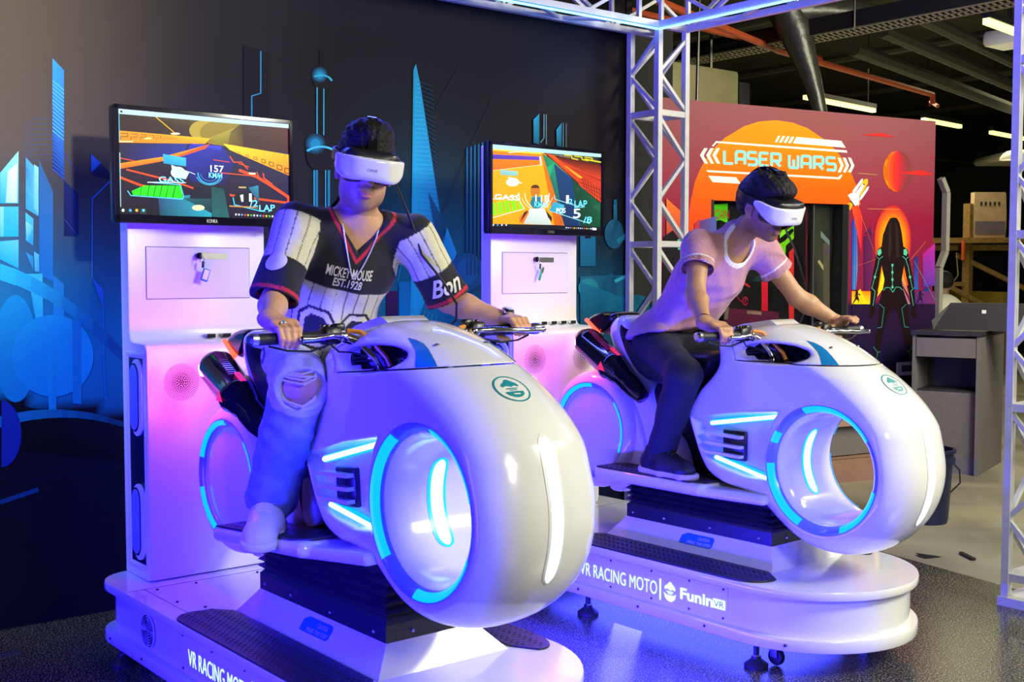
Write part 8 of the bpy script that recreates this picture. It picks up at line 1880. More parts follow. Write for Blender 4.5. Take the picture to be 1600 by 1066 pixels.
def tv(m4,label,data,texts):
    t=thing('monitor',label,'screen',m4,'monitors on the cabinets')
    x0,x1,z0,z1,y=-.3675,.3675,1.661,2.091,.79
    m=MB(); m.box((0,y+.028,(z0+z1)/2),(x1-x0,.05,z1-z0),ch=.008); m.build('back_shell',M['black'],t)
    m=MB(); bz=.017; bb=.03
    for c,d in (((0,y,z1-bz/2),(x1-x0,.012,bz)),((0,y,z0+bb/2),(x1-x0,.012,bb)),((x0+bz/2,y,(z0+z1)/2),(bz,.012,z1-z0)),((x1-bz/2,y,(z0+z1)/2),(bz,.012,z1-z0))): m.box(c,d,ch=.002)
    b=m.build('bezel',M['blackgloss'],t,smooth=False)
    text('brand_lettering','KONKA',.02,M['steel'],b,frame((-.012,y-.0066,z0+.008),(1,0,0),(0,0,1)),width=.044)
    a0,a1,c0,c1=x0+bz,x1-bz,z0+bb,z1-bz
    art('screen',data,lambda u,v:(a0+(a1-a0)*u,y+.001,c0+(c1-c0)*v),M['screen'],t,1.5e-5)
    for s_,u_,v_,wd_,cl,sz in texts:
        text('screen_lettering',s_,sz,cl,t,frame((a0+(a1-a0)*u_,y-.0055,c0+(c1-c0)*v_),(1,0,.06 if u_>.5 else 0),(0,0,1)),width=wd_,bold=.0006)
    m=MB(); m.box((0,y+.07,1.88),(.2,.06,.2)); m.build('bracket',M['black'],t,smooth=False)
    m=MB(); m.box((.28,y+.02,z0-.006),(.02,.02,.012)); m.build('sensor',M['black'],t,smooth=False)
    return t
tv(ML@Matrix.Translation((.004,.79,0))@Matrix.Rotation(.02,4,'Z')@Matrix.Translation((-.004,-.79,0)),'monitor on the left cabinet showing an orange night race with speed 157',ART_TV1,[('157',.498,.455,.056,SCW,.036),('KM/H',.497,.395,.056,SCT,.028),('GASS',.21,.325,.10,SCT,.030),('1',.715,.17,.012,SCW,.045),('/2',.745,.12,.036,SCT,.036),('LAP',.80,.075,.07,SCT,.036)])
tv(MR@Matrix.Translation((.004,.79,0))@Matrix.Rotation(-.02,4,'Z')@Matrix.Translation((-.004,-.79,0)),'monitor on the right cabinet showing a yellow race track, position 5 of 8',ART_TV2,[('118',.352,.335,.090,SCW,.048),('KM/H',.36,.265,.086,SCT,.036),('GASS',.01,.335,.150,SCW,.036),('1',.615,.33,.018,SCW,.055),('/2',.66,.325,.04,SCT,.034),('LAP',.73,.28,.085,SCT,.05),('POS',.562,.20,.060,SCW,.034),('5',.715,.145,.05,SCW,.066),('/8',.82,.09,.06,SCT,.042)])
def unit(v): v=np.array(v,float); return v/np.linalg.norm(v)
# ------------------------------------------------------------ motorbike
FC=(-.905,.742); RC=(.357,.766)
def rext(d2,X,W,r,rx):
    # rounded extrusion of a 2-D distance d2 (y,z) to half width W with elliptic edge radius (r outline, rx across)
    q0=(d2+r)/r; q1=(np.abs(X)-(W-rx))/rx
    return ((np.sqrt(np.maximum(q0,0)**2+np.maximum(q1,0)**2)+np.minimum(np.maximum(q0,q1),0))-1)*np.minimum(r,rx)
def sdf_part(lo,hi,h,fn):
    v=Vol(lo,hi,h); X,Y,Z=v.all(); v.F=np.broadcast_to(fn(X,Y,Z),v.n).astype(np.float32).copy(); return v
BODY=[(-.232,.90),(-.29,.985),(-.335,1.06),(-.347,1.13),(-.335,1.19),(-.36,1.232),(-.46,1.258),(-.58,1.275),(-.68,1.272),(-.78,1.243),(-.87,1.205),(-.94,1.165),(-.995,1.122),(-1.08,1.04),(-1.15,.955),(-1.19,.88),(-1.05,.70),(-.80,.60),(-.60,.605),(-.39,.635),(-.315,.69),(-.245,.86)]
RECESS=[(-.245,.893),(-.292,.888),(-.513,.930),(-.735,.955),(-.695,.905),(-.665,.83),(-.655,.74),(-.672,.655),(-.55,.660),(-.419,.688),(-.34,.72),(-.30,.77)]
def body_field():
    lo,hi,h=(-.222,-1.272,.385),(.222,-.205,1.31),.0058
    v=Vol(lo,hi,h); X,Y,Z=v.all(); Y2=v.ax[1][:,None]; Z2=v.ax[2][None,:]
    P=chaikin(BODY,2); dP=poly_sd(P,Y2.astype(float),Z2.astype(float)); rr=np.hypot(Y2-FC[0],Z2-FC[1]); dC=rr-.338
    d2=smin(dP,dC,.10)
    s=lambda e0,e1,x:(lambda t:t*t*(3-2*t))(np.clip((x-e0)/(e1-e0),0,1))
    topw=s(.98,1.12,Z2)+0*Y2; front=s(.45,.75,-Y2)+0*Z2
    r=.026+np.maximum(topw*.085,front*.075); rx=r*1.0+np.maximum(topw*.055,front*.085)
    W=.168+.022*s(.3,.6,-Y2)+0*Z2
    f=rext(d2[None],X,W[None],r[None],rx[None])
    # sunk side panel
    dr=poly_sd(RECESS,Y2.astype(float),Z2.astype(float)); dep=.048*s(.0,.028,-dr)
    f=smax(f,(np.abs(X)-(W-dep)[None])*.8,.008)
    # wheel tunnel
    f=smax(f,(.203-rr)[None]+0*X,.055)
    # handlebar wells
    e=np.sqrt(((np.abs(X)-.185)/.105)**2+((Y+.668)/.170)**2+((Z-1.166)/.040)**2); f=smax(f,-(e-1)*.04,.012)
    v.F=f.astype(np.float32); return v
bike=thing('motorbike_simulator','left white racing motorbike with glowing front wheel, ridden by the man in the baseball shirt','motorbike',None,'white motorbike simulators')
v=body_field(); F0=v.F.copy(); X,Y,Z=v.all(); cut=2.2*np.maximum(0,Y+.5)
v.F=np.maximum(F0,Z-1.1282-cut); bv,bq=v.mesh(1); body=npmesh('body_shell',bv,bq,M['white'],bike)
v.F=np.maximum(F0,1.1318+cut-Z); cv,cq=v.mesh(1)
# raised pad at rear of the cover
cover=npmesh('tank_cover',cv,cq,M['white'],bike)
m=MB(); V=[]
for y,z0,z1,w_ in ((-.345,1.20,1.243,.085),(-.45,1.22,1.270,.10),(-.575,1.23,1.290,.088),(-.61,1.23,1.270,.086)): V+=[(-w_,y,z0),(w_,y,z0),(w_*.8,y,z1),(-w_*.8,y,z1)]
F=[(3,2,1,0),(12,13,14,15)]+[(k*4+i,k*4+(i+1)%4,k*4+4+(i+1)%4,k*4+4+i) for k in range(3) for i in range(4)]
m.add(V,F); m.build('tank_pad',M['white'],cover,ang=50)
bvh=BVHTree.FromPolygons([tuple(p) for p in bv],[tuple(q) for q in bq]); cvh=BVHTree.FromPolygons([tuple(p) for p in cv],[tuple(q) for q in cq])
LIT=[]
for sg in (-1,1):
    # dark lining in the wells
    m=MB(); m.sphere((sg*.185,-.668,1.166),(.103,.168,.0392),28,14); keep=[f for f in m.f if all(abs(m.v[i][0])<.150 for i in f)]; m.f=keep; m.build('handlebar_well',M['blackgloss'],body)
    flash=[(-.780,1.219),(-.81,1.211),(-.84,1.199),(-.868,1.184),(-.895,1.166),(-.918,1.149),(-.937,1.1335),(-.890,1.1335),(-.883,1.144),(-.868,1.162),(-.848,1.180),(-.818,1.199)]
    decal('blue_flash',flash,(sg*.5,0,0),(0,1,0),(0,0,1),(-sg,0,0),cvh,.0022,M['blue'],cover,.006)
    q_=cvh.ray_cast(Vector((sg*.078,-.868,1.4)),Vector((0,0,-1)),.5)[0]; m=MB(); m.sphere(q_,(.009,.009,.005),10,6); m.build('cover_screw',M['steel'],cover)
    # wheel opening ring and lit segments
    def band(r0,r1,a0,a1,n,name,mat,off,par=body,c=FC,bv_=bvh,x=.5,sg=sg):
        full=a1-a0>=360; o_=[]
        th=[R(a0+(a1-a0)*i/(n if full else n-1)) for i in range(n)]; K=5; V=[];F=[]
        for t in th:
            for k in range(K):
                rr_=r0+(r1-r0)*k/(K-1); y=c[0]-rr_*math.cos(t); z=c[1]+rr_*math.sin(t)
                hgt,nn,_,_=bv_.ray_cast(Vector((sg*x,y,z)),Vector((-sg,0,0)),x)
                if hgt is None: hgt=Vector((sg*.15,y,z)); nn=Vector((sg,0,0))
                if nn.x*sg<0: nn=-nn
                V.append(tuple(hgt+nn*off))
        N=len(th)
        for i in range(N if full else N-1):
            j=(i+1)%N
            for k in range(K-1): F.append((i*K+k,j*K+k,j*K+k+1,i*K+k+1))
        me=bpy.data.meshes.new(name); me.from_pydata(V,[],F); me.update(); me.polygons.foreach_set('use_smooth',[True]*len(F)); return obj(name,me,mat,par)
    ringo=band(.214,.245,0,360,64,'wheel_ring',M['ring'],.0012)
    LIT.append((band,ringo,sg))
    # light bars in the sunk panel
    for (ya,za),(yb,zb) in (((-.362,.866),(-.700,.922)),((-.386,.728),(-.660,.672))):
        for rad,x_,mat,e in ((.0125,.150,M['cyanled'],0),(.0085,.158,M['whiteled'],.006)):
            m=MB(); m.tube([(sg*x_,ya-e,za),(sg*x_,yb+e,zb)],rad,10); m.sphere((sg*x_,ya-e,za),rad,10,6); m.sphere((sg*x_,yb+e,zb),rad,10,6)
            o=m.build('light_bar',mat,body) if rad>.01 else m.build('bar_core',mat,o)
    m=MB(); m.box((sg*.146,-.475,.785),(.016,.115,.118),ch=.004); vp=m.build('vent_plate',M['black'],body)
    for z in (.826,.786,.748):
        m=MB(); m.bar((sg*.163,-.345,z),(sg*.163,-.525,z-.004),.030,.012); m.build('vent_fin',M['white'],body,smooth=False)
    # foot board
    fv=Vol((min(sg*.08,sg*.32),-.78,.54),(max(sg*.08,sg*.32),.24,.66),.006)
    fv.box((sg*.185,-.105,.604),(.088,.305,.026),None,.022,.0); 
    e_=unit((-.24*sg*.5,-.97,.02)); fv.box((sg*.165,-.50,.594),(.07,.17,.020),np.stack([unit(np.cross(e_,(0,0,1))),e_,np.array((0,0,1.))]),.016,.006)
    a_,q_=fv.mesh(2); fb=npmesh('foot_board',a_,q_,M['white'],bike)
    Pm=[(sg*.105,.185),(sg*.262,.185),(sg*.262,-.33),(sg*.23,-.40),(sg*.105,-.42)]
    if sg>0: Pm=Pm[::-1]
    tread(Pm[::-1] if sum(Pm[i-1][0]*Pm[i][1]-Pm[i][0]*Pm[i-1][1] for i in range(5))<0 else Pm,.629,treadm,'board_tread',fb,.03)
    # exhaust canister
    m=MB(); ax=Vector((0,-.277,-.187)).normalized(); c0=Vector((sg*.155,.385,1.183))
    prof=[(0,-.006),(.034,-.006),(.052,.0),(.059,.012),(.063,.03),(.063,.20),(.066,.205),(.066,.225),(.057,.24),(.050,.28),(.044,.30),(.046,.34),(.040,.40),(.030,.44),(0,.445)]
    m.lathe(prof,c0,ax,24); ex=m.build('exhaust_canister',M['blackgloss'],bike)
    m=MB(); m.lathe([(0,-.022),(.034,-.020),(.042,-.008),(.045,.004)],c0,ax,20); m.build('end_cap',M['redtint'],ex)
    u_=Vector((sg,0,0)); w_=ax.cross(u_); w_=w_ if w_.z>0 else -w_
    for k in range(12):
        a=R(25)+0; p=c0+ax*(.03+k*.0125)+w_*.061+u_*.012
        m=MB(); m.bar(p-u_*.014,p+u_*.016,.005,.006,up=w_); m.build('cooling_rib',M['redtint'],ex,smooth=False)
    p=c0+ax*.20+u_*.060; V=[p+w_*.022-ax*.0,p-w_*.022+ax*.0,p+ax*.045]; m=MB(); m.add([tuple(q+u_*.006) for q in V],[(0,1,2)]); m.build('red_lens',M['redlens'],ex,smooth=False)
    p=c0+ax*.20+w_*.065; m=MB(); m.bar(p-ax*.035,p+ax*.02,.02,.004,up=w_); m.build('red_reflector',M['redlens'],ex,smooth=False)
    # tail light
    m=MB(); m.tube([(sg*.09,.447,1.262),(sg*.092,.362,1.203)],.0085,8); m.build('tail_light',M['redled'],bike)
    # leaf shaped inner panel
    m=MB(); Pl=chaikin([(-.12,.80),(-.165,.775),(-.205,.69),(-.212,.635),(-.11,.632)],2)
    if sum(Pl[i-1][0]*Pl[i][1]-Pl[i][0]*Pl[i-1][1] for i in range(len(Pl)))<0: Pl=Pl[::-1]
    m.prism(Pl,.088,.112,lambda p,q,h:(sg*h,p,q),ch=.006); m.build('inner_panel',M['white'],bike)
    # handlebar half
    yb=-.56 if sg<0 else -.615; yi=-.58 if sg<0 else -.60; sk=sg; sg=sk*.95; xe=.345 if sk<0 else .455
    m=MB(); m.tube([(sg*.10,-.625,1.12),(sg*.125,-.618,1.17),(sg*.16,-.605,1.215),(sg*.20,yi,1.235),(sg*.30,(yi+yb)/2,1.235)],.013,10); hb=m.build('handlebar',M['chrome'],bike)
    m=MB(); m.cyl((sg*.27,yi,1.235),(sg*.462,yb,1.235),.017,n=16); m.build('grip',M['rubber'],hb)
    m=MB(); m.lathe([(.0165,0),(.019,.004),(.019,.02),(.012,.026),(0,.026)],(sg*.455,yb,1.235),(sg,0,0),16); m.build('bar_end',M['steel'],hb)
    m=MB(); m.box((sg*.245,yi,1.238),(.055,.045,.05),ch=.008); m.box((sg*.215,yi+.005,1.262),(.03,.03,.022),ch=.004); sw=m.build('switch_box',M['black'],hb)
    for k in range(3): m=MB(); m.box((sg*(.228+k*.016),yi+.012,1.266),(.011,.014,.010),ch=.002); m.build('switch_button',M['blackgloss'],sw)
    m=MB(); m.tube([(sg*.225,yi-.03,1.235),(sg*.27,yi-.055,1.236),(sg*(xe*.6+.108),yb-.060,1.230),(sg*xe,yb-.052,1.230)],.008,10,[.010,.009,.008,.0085]); m.sphere((sg*(xe+.002),yb-.052,1.230),.010,10,6); m.build('brake_lever',M['chrome'],hb)
    m=MB(); m.box((sg*.222,yi-.022,1.232),(.03,.035,.024),ch=.005); m.build('lever_clamp',M['chrome'],hb)
    m=MB(); m.tube([(sg*.195,yi-.01,1.250),(sg*.165,yi-.03,1.245),(sg*.14,yi-.06,1.21),(sg*.125,yi-.10,1.165),(sg*.12,yi-.11,1.14)],.0075,8); m.build('orange_hose',M['orange'],hb)
    for k in range(3):
        m=MB(); m.tube([(sg*.20,yi+.01*k,1.24-.008*k),(sg*(.16-.01*k),yi-.01-.012*k,1.215-.012*k),(sg*.125,yi-.05-.01*k,1.175),(sg*.115,yi-.07-.01*k,1.14)],.0042,6); m.build('control_cable',M['cable'],hb)
    m=MB(); sg=sk*.95; m.tube([(sg*.25,yi-.01,1.212),(sg*.22,yi-.0,1.19),(sg*.17,yi+.03,1.188),(sg*.12,yi-.02,1.17)],.003,6); m.tube([(sg*.255,yi-.01,1.212),(sg*.31,yb-.02,1.195),(sg*.38,yb-.02,1.20),(sg*.43,yb-.01,1.215)],.0035,6); m.build('control_cable',M['cable'],hb)
    sg=sk
# front light strip and tunnel strip
def radial(name,c,th0,th1,x0,x1,mat,par,outward,off,n=30,K=5,taper=.25,start=None):
    V=[];F=[]
    for i in range(n):
        s_=i/(n-1); t=R(th0+(th1-th0)*s_); w_=min(1,math.sqrt(max(0,1-(abs(2*s_-1))**8)) if taper else 1)
        dr=Vector((0,-math.cos(t),math.sin(t)))
        for k in range(K):
            x=(x0+x1)/2+(x1-x0)*(k/(K-1)-.5)*max(w_,.15)
            if outward: o=Vector((x,*c)); h_,nn,_,_=bvh.ray_cast(o,dr,.4); p=(h_ if h_ else o+dr*.203)-dr*off
            else: o=Vector((x,*c))+dr*.6; h_,nn,_,_=bvh.ray_cast(o,-dr,.6); p=(h_ if h_ else o)+dr*off
            V.append(tuple(p))
    for i in range(n-1):
        for k in range(K-1): F.append((i*K+k,(i+1)*K+k,(i+1)*K+k+1,i*K+k+1))
    me=bpy.data.meshes.new(name); me.from_pydata(V,[],F); me.update(); me.polygons.foreach_set('use_smooth',[True]*len(F)); return obj(name,me,mat,par)
fs=radial('front_light',FC,-35,35,-.026,.026,M['whitesat'],body,False,.0010); radial('light_core',FC,-34,33,-.018,.018,M['paleled'],fs,False,.0022)
ts=radial('tunnel_light',FC,142,222,-.030,.030,M['cyanled'],body,True,.0015); radial('light_core',FC,144,220,-.020,.020,M['whiteled'],ts,True,.003)
# badge
o_=(0,-1.07,1.05); eu=(1,0,0); ev=(0,.69,.724); dd=(0,.724,-.69)
bd=decal('badge',circ(0,0,.050,.054,n=40),o_,eu,ev,dd,bvh,.001,M['whitesat'],body,.010); 
rg=[(.050*math.cos(R(a)),.054*math.sin(R(a))) for a in range(0,360,9)]; ri=[(.0455*math.cos(R(a)),.049*math.sin(R(a))) for a in range(0,360,9)]
decal('badge_ring',None,o_,eu,ev,dd,bvh,.0018,M['teal'],bd,tri=(rg+ri,[(i,(i+1)%40,40+(i+1)%40,40+i) for i in range(40)]))
for P in ([(-.62,.16),(-.7,.34),(-.55,.52),(-.3,.66),(-.12,.9),(.1,.93),(.3,.72),(.58,.5),(.68,.3),(.6,.16),(.3,.28),(.05,.12),(-.3,.28)],[(-.45,.02),(.42,.02),(.42,-.06),(-.45,-.06)],[(-.28,-.14),(.28,-.14),(.28,-.22),(-.28,-.22)],[(-.72,-.34),(-.5,-.32),(.5,-.32),(.72,-.34),(.6,-.66),(.3,-.86),(0,-.92),(-.3,-.86),(-.6,-.66)]):
    decal('badge_emblem',[(a*.039,b_*.041) for a,b_ in P],o_,eu,ev,dd,bvh,.0022,M['teal'],bd,.008)
decal('badge_emblem',[(-.010,-.022),(.012,-.022),(.010,-.027),(-.008,-.027)],o_,eu,ev,dd,bvh,.003,M['whitesat'],bd,.008)
# rear parts
def inflated(name,poly,W,r,rx,mat,h=.007,k=2,ext=None,par=bike,tap=None):
    P=chaikin(poly,k); A=np.array(P); lo=(-W-.02,A[:,0].min()-.02,A[:,1].min()-.02); hi=(W+.02,A[:,0].max()+.02,A[:,1].max()+.02)
    v=Vol(lo,hi,h); X,Y,Z=v.all(); d2=poly_sd(P,v.ax[1][:,None].astype(float),v.ax[2][None,:].astype(float))
    Wf=W if tap is None else tap(Y,Z)
    v.F=rext(d2[None],X,Wf,r,rx).astype(np.float32)
    if ext: v.F=ext(v,X,Y,Z).astype(np.float32)
    a,q=v.mesh(1); return npmesh(name,a,q,mat,par)
inflated('tail_cowl',[(.318,1.22),(.29,1.262),(.235,1.290),(.165,1.285),(.125,1.262),(.150,1.20),(.135,1.10),(.085,1.03),(.025,.985),(-.012,.858),(-.05,.723),(-.09,.61),(.12,.60),(.19,.72),(.2,.85),(.21,.96),(.262,1.09)],.118,.035,.05,M['white'],tap=lambda Y,Z:.100+.03*np.clip((Z-1.0)/.2,0,1)-.045*np.clip((Y-.2)/.12,0,1))
inflated('seat',[(.205,1.262),(.20,1.19),(.14,1.085),(.04,1.0),(-.15,.99),(-.29,1.04),(-.345,1.10),(-.34,1.15),(-.25,1.150),(-.05,1.135),(.07,1.150),(.135,1.20),(.16,1.262)],.138,.03,.045,M['seat'])
inflated('tail_end',[(.472,1.25),(.42,1.288),(.34,1.302),(.26,1.292),(.29,1.24),(.34,1.195),(.376,1.195)],.088,.02,.03,M['blackgloss'])
inflated('dark_frame',[(-.25,1.05),(.05,1.02),(.03,.85),(-.02,.62),(-.32,.62),(-.26,.75)],.085,.02,.02,M['black'],h=.01)
def drumext(v,X,Y,Z):
    rr=np.hypot(Y-RC[0],Z-RC[1]); return smax(v.F,np.minimum(.187-rr,1)*1.0+np.maximum(.118-np.abs(X),0)*3,.03)
rw=inflated('rear_wheel_housing',circ(RC[0],RC[1],.272,n=40)[::-1],.152,.06,.07,M['white'],ext=drumext,k=1)
inflated('rear_mudguard',[(.14,.70),(.20,.62),(.30,.50),(.22,.48),(.05,.56),(.02,.66),(.08,.85),(.14,.93),(.25,.99),(.28,.93)],.120,.03,.05,M['white'],h=.009)
rvh=BVHTree.FromPolygons([v_.co.copy() for v_ in rw.data.vertices],[tuple(p.vertices) for p in rw.data.polygons])
for sg in (-1,1):
    m=MB(); m.lathe([(0,.004),(.08,.003),(.165,.0),(.184,-.004),(.192,-.012)],(sg*.140,*RC),(sg,0,0),48); dsc=m.build('wheel_disc',M['white'],rw)
    def band(r0,r1,a0,a1,n,name,mat,off,par):
        th=[R(a0+(a1-a0)*i/(n-1)) for i in range(n)]; K=5; V=[];F=[]
        for t in th:
            for k in range(K):
                rr_=r0+(r1-r0)*k/(K-1); y=RC[0]-rr_*math.cos(t); z=RC[1]+rr_*math.sin(t)
                h_,nn,_,_=rvh.ray_cast(Vector((sg*.5,y,z)),Vector((-sg,0,0)),.5)
                if h_ is None: h_=Vector((sg*.12,y,z)); nn=Vector((sg,0,0))
                if nn.x*sg<0: nn=-nn
                V.append(tuple(h_+nn*off))
        for i in range(n-1):
            for k in range(K-1): F.append((i*K+k,i*K+K+k,i*K+K+k+1,i*K+k+1))
        me=bpy.data.meshes.new(name); me.from_pydata(V,[],F); me.update(); me.polygons.foreach_set('use_smooth',[True]*len(F)); return obj(name,me,mat,par)
    rr0=band(.192,.216,0,360,64,'wheel_ring',M['ring'],.0012,rw)
    for a0,a1 in ((85,158),(-24,41),(190,240)): band(.196,.212,a0,a1,22,'ring_light',M['cyanled'],.003,rr0)
PIV=Matrix.Translation((0,.1,.6)); pitchL=ML@PIV@Matrix.Rotation(-R(5),4,'X')@PIV.inverted()
SC=Matrix.Translation((.02,0,0))@Matrix.Diagonal((1.1,1,1,1)); bike.matrix_world=pitchL@SC
bike2=dup(bike,'right white racing motorbike with glowing front wheel, ridden by the man in pink',MR@SC)
rings=sorted([o for o in bpy.data.objects if o.name.startswith('wheel_ring') and o.parent.name.startswith('body_shell')],key=lambda o:o.name)
for (bf,ro,sg),twin in zip(LIT,rings[2:]):
    for par,segs in ((ro,((9,72),(118,217),(258,332))),(twin,((33,110),(147,159),(180,247),(-68,-13)))):
        for a0,a1 in segs: bf(.219,.241,a0,a1,26,'ring_light',M['cyanled'],.0030,par)
for mm,nm in ((pitchL,'L'),(MR,'R')):
    p=mm@Vector((-.20,.47,1.16)); point('tail_light_glow_'+nm,p,4.2,(1,.08,.14),.03)
    p=mm@Vector((0,FC[0],FC[1])); point('wheel_tunnel_light_'+nm,p,2.6,(.06,.05,1),.08)
for mm,nm in ((ML,'L'),(MR,'R')):
    area('underglow_edge_'+nm,mm@Vector((-.40 if nm=='R' else .1,-.1,.088)),mm@Vector((-.6 if nm=='R' else .1,-.1,0)),.16,30 if nm=='R' else 8,(.03,.03,1),1.5)
    area('underglow_'+nm,mm@Vector((.0,-.1,.085)),mm@Vector((.0,-.1,0)),.5,26,(.05,.06,1),1.3)
# ------------------------------------------------------------ riders
V3=lambda p:np.array(p,float)
def unit(v): v=V3(v); return v/np.linalg.norm(v)
def folds(V,seed,amp,freq):
    r=np.random.default_rng(seed); d=np.zeros(len(V))
    W=V+.03*np.sin(V[:,[1,2,0]]*14+r.uniform(0,6,3))
    for _ in range(5):
        k=unit(r.normal(size=3))*freq*r.uniform(.6,1.5); d+=np.sin(W@k+r.uniform(0,6))
    return amp*d/2.2
def vnormals(V,Q):
    n=np.cross(V[Q[:,2]]-V[Q[:,0]],V[Q[:,3]]-V[Q[:,1]]); N=np.zeros_like(V)
    for i in range(4):
        for a in range(3): N[:,a]+=np.bincount(Q[:,i],n[:,a],len(V))
    return N/np.maximum(np.linalg.norm(N,axis=1,keepdims=True),1e-9)
def mix(c,a,t): return c*(1-t[:,None])+np.array(a)*t[:,None]
def sst(e0,e1,x): t=np.clip((x-e0)/(e1-e0),0,1); return t*t*(3-2*t)
def seg_t(V,a,b):
    a,b=V3(a),V3(b); e=b-a; t=(V-a)@e/(e@e); tc=np.clip(t,0,1); return t,np.linalg.norm(V-a-tc[:,None]*e,axis=1)
class Frustum: pass
def sleeve(vol,a,b,t1,ra,rb,k):
    a,b=V3(a),V3(b); L=np.linalg.norm(b-a); e=(b-a)/L; m=max(ra,rb)+.05
    def fn(X,Y,Z):
        s=(X-a[0])*e[0]+(Y-a[1])*e[1]+(Z-a[2])*e[2]; t=np.clip(s/(L*t1),0,1); sc=np.clip(s,0,L*1.2)
        d=np.sqrt((X-a[0]-sc*e[0])**2+(Y-a[1]-sc*e[1])**2+(Z-a[2]-sc*e[2])**2)-(ra+(rb-ra)*t)
        return np.maximum(d,s-L*t1)
    end=a+e*L*t1; vol.app(fn,np.minimum(a,end)-m,np.maximum(a,end)+m,k,'+')
def hollow(vol,a,b,t0,t1,r):
    a,b=V3(a),V3(b); p,q=a+(b-a)*t0,a+(b-a)*t1; vol.cap(p,q,r,r,.004,'-')
def head_frame(yaw,pitch,roll):
    f=V3((-math.sin(R(yaw))*math.cos(R(pitch)),-math.cos(R(yaw))*math.cos(R(pitch)),-math.sin(R(pitch))))
    u=V3((0,0,1)); u=unit(u-f*(u@f)); l=np.cross(u,f)
    c,s=math.cos(R(roll)),math.sin(R(roll)); l2=l*c-u*s; u2=u*c+l*s; return np.stack([l2,f,u2])
def hand(vol,c,ain,wr,rg,ths,sc=1.0,rho=None):
    c,ain,wr=V3(c),unit(ain),V3(wr); w=wr-c; w=unit(w-ain*(w@ain)); e2=np.cross(ain,w)
    if e2[1]>0 or (abs(e2[1])<.2 and e2[2]<0): e2=-e2
    pt=lambda th,r_:c+(w*math.cos(R(th))+e2*math.sin(R(th)))*r_
    kn=[]
    for i,(off,rf) in enumerate(((.034,.0098),(.0115,.0102),(-.011,.0098),(-.032,.0084))):
        off*=sc; dl=(0,6,2,-8)[i]
        rr=[rg+.026,rg+.017,rg+.0125,rg+.0105] if rho is None else rho
        P=[pt(t+(dl*k/3 if k else 0),r_)+ain*off*(1-.08*k) for k,(t,r_) in enumerate(zip(ths,rr))]
        vol.chain(P,[rf*1.12*sc,rf*1.04*sc,rf*.95*sc,rf*.80*sc],.005); vol.cap(P[1],P[1],rf*1.1*sc,rf*1.1*sc,.004)
        kn.append(P[0])
    for i,k_ in enumerate(kn):
        base=wr+ain*(.018-.012*i)*sc; vol.cap(base,k_,.0165*sc,.0118*sc,.016)
    vol.cap(wr,c+w*(rg+.03),.023*sc,.02*sc,.02)
    T=[wr*.55+c*.45+ain*.030*sc, pt(-12,rg+.024)+ain*.054*sc, pt(-60,rg+.014)+ain*.050*sc, pt(-110,rg+.012)+ain*.038*sc]
    vol.chain(T,[.015*sc,.0125*sc,.0105*sc,.0088*sc],.010)
    return kn
def head(vol,c,B,s,ear=True):
    P=lambda x,f,u:c+s*(x*B[0]+f*B[1]+u*B[2]); E=lambda p,r,k,mode='+':vol.ell(P(*p),[q*s for q in r],B,k*s,mode)
    E((0,-.012,.038),(.074,.094,.082),.02); E((0,.028,-.03),(.061,.062,.078),.03); E((0,.030,-.082),(.050,.052,.036),.025); E((0,.066,-.102),(.022,.018,.017),.025)
    for q in (-1,1):
        E((q*.050,.0,-.062),(.016,.036,.040),.03); E((q*.040,.062,-.022),(.020,.016,.016),.02)
        E((q*.031,.086,.006),(.014,.010,.010),.010,'-')
        if ear:
            E((q*.078,-.008,-.008),(.010,.020,.031),.008); E((q*.086,-.004,-.004),(.008,.011,.018),.006,'-'); E((q*.080,.004,-.034),(.007,.009,.010),.008)
    E((0,.080,.028),(.050,.014,.012),.015)
    vol.chain([P(0,.088,.012),P(0,.104,-.018),P(0,.110,-.030)],[.009*s,.0105*s,.0125*s],.010*s)
    for q in (-1,1): vol.cap(P(q*.013,.098,-.032),P(q*.013,.094,-.034),.008*s,.008*s,.006*s); vol.cap(P(q*.006,.110,-.042),P(q*.006,.112,-.041),.0025*s,.0025*s,.002*s,'-')
    E((0,.086,-.058),(.024,.010,.010),.012)
    E((0,.0945,-.0665),(.0225,.0085,.0048),.003); E((0,.0935,-.0765),(.0195,.0095,.0062),.003); E((0,.1035,-.0712),(.020,.004,.0011),.002,'-')
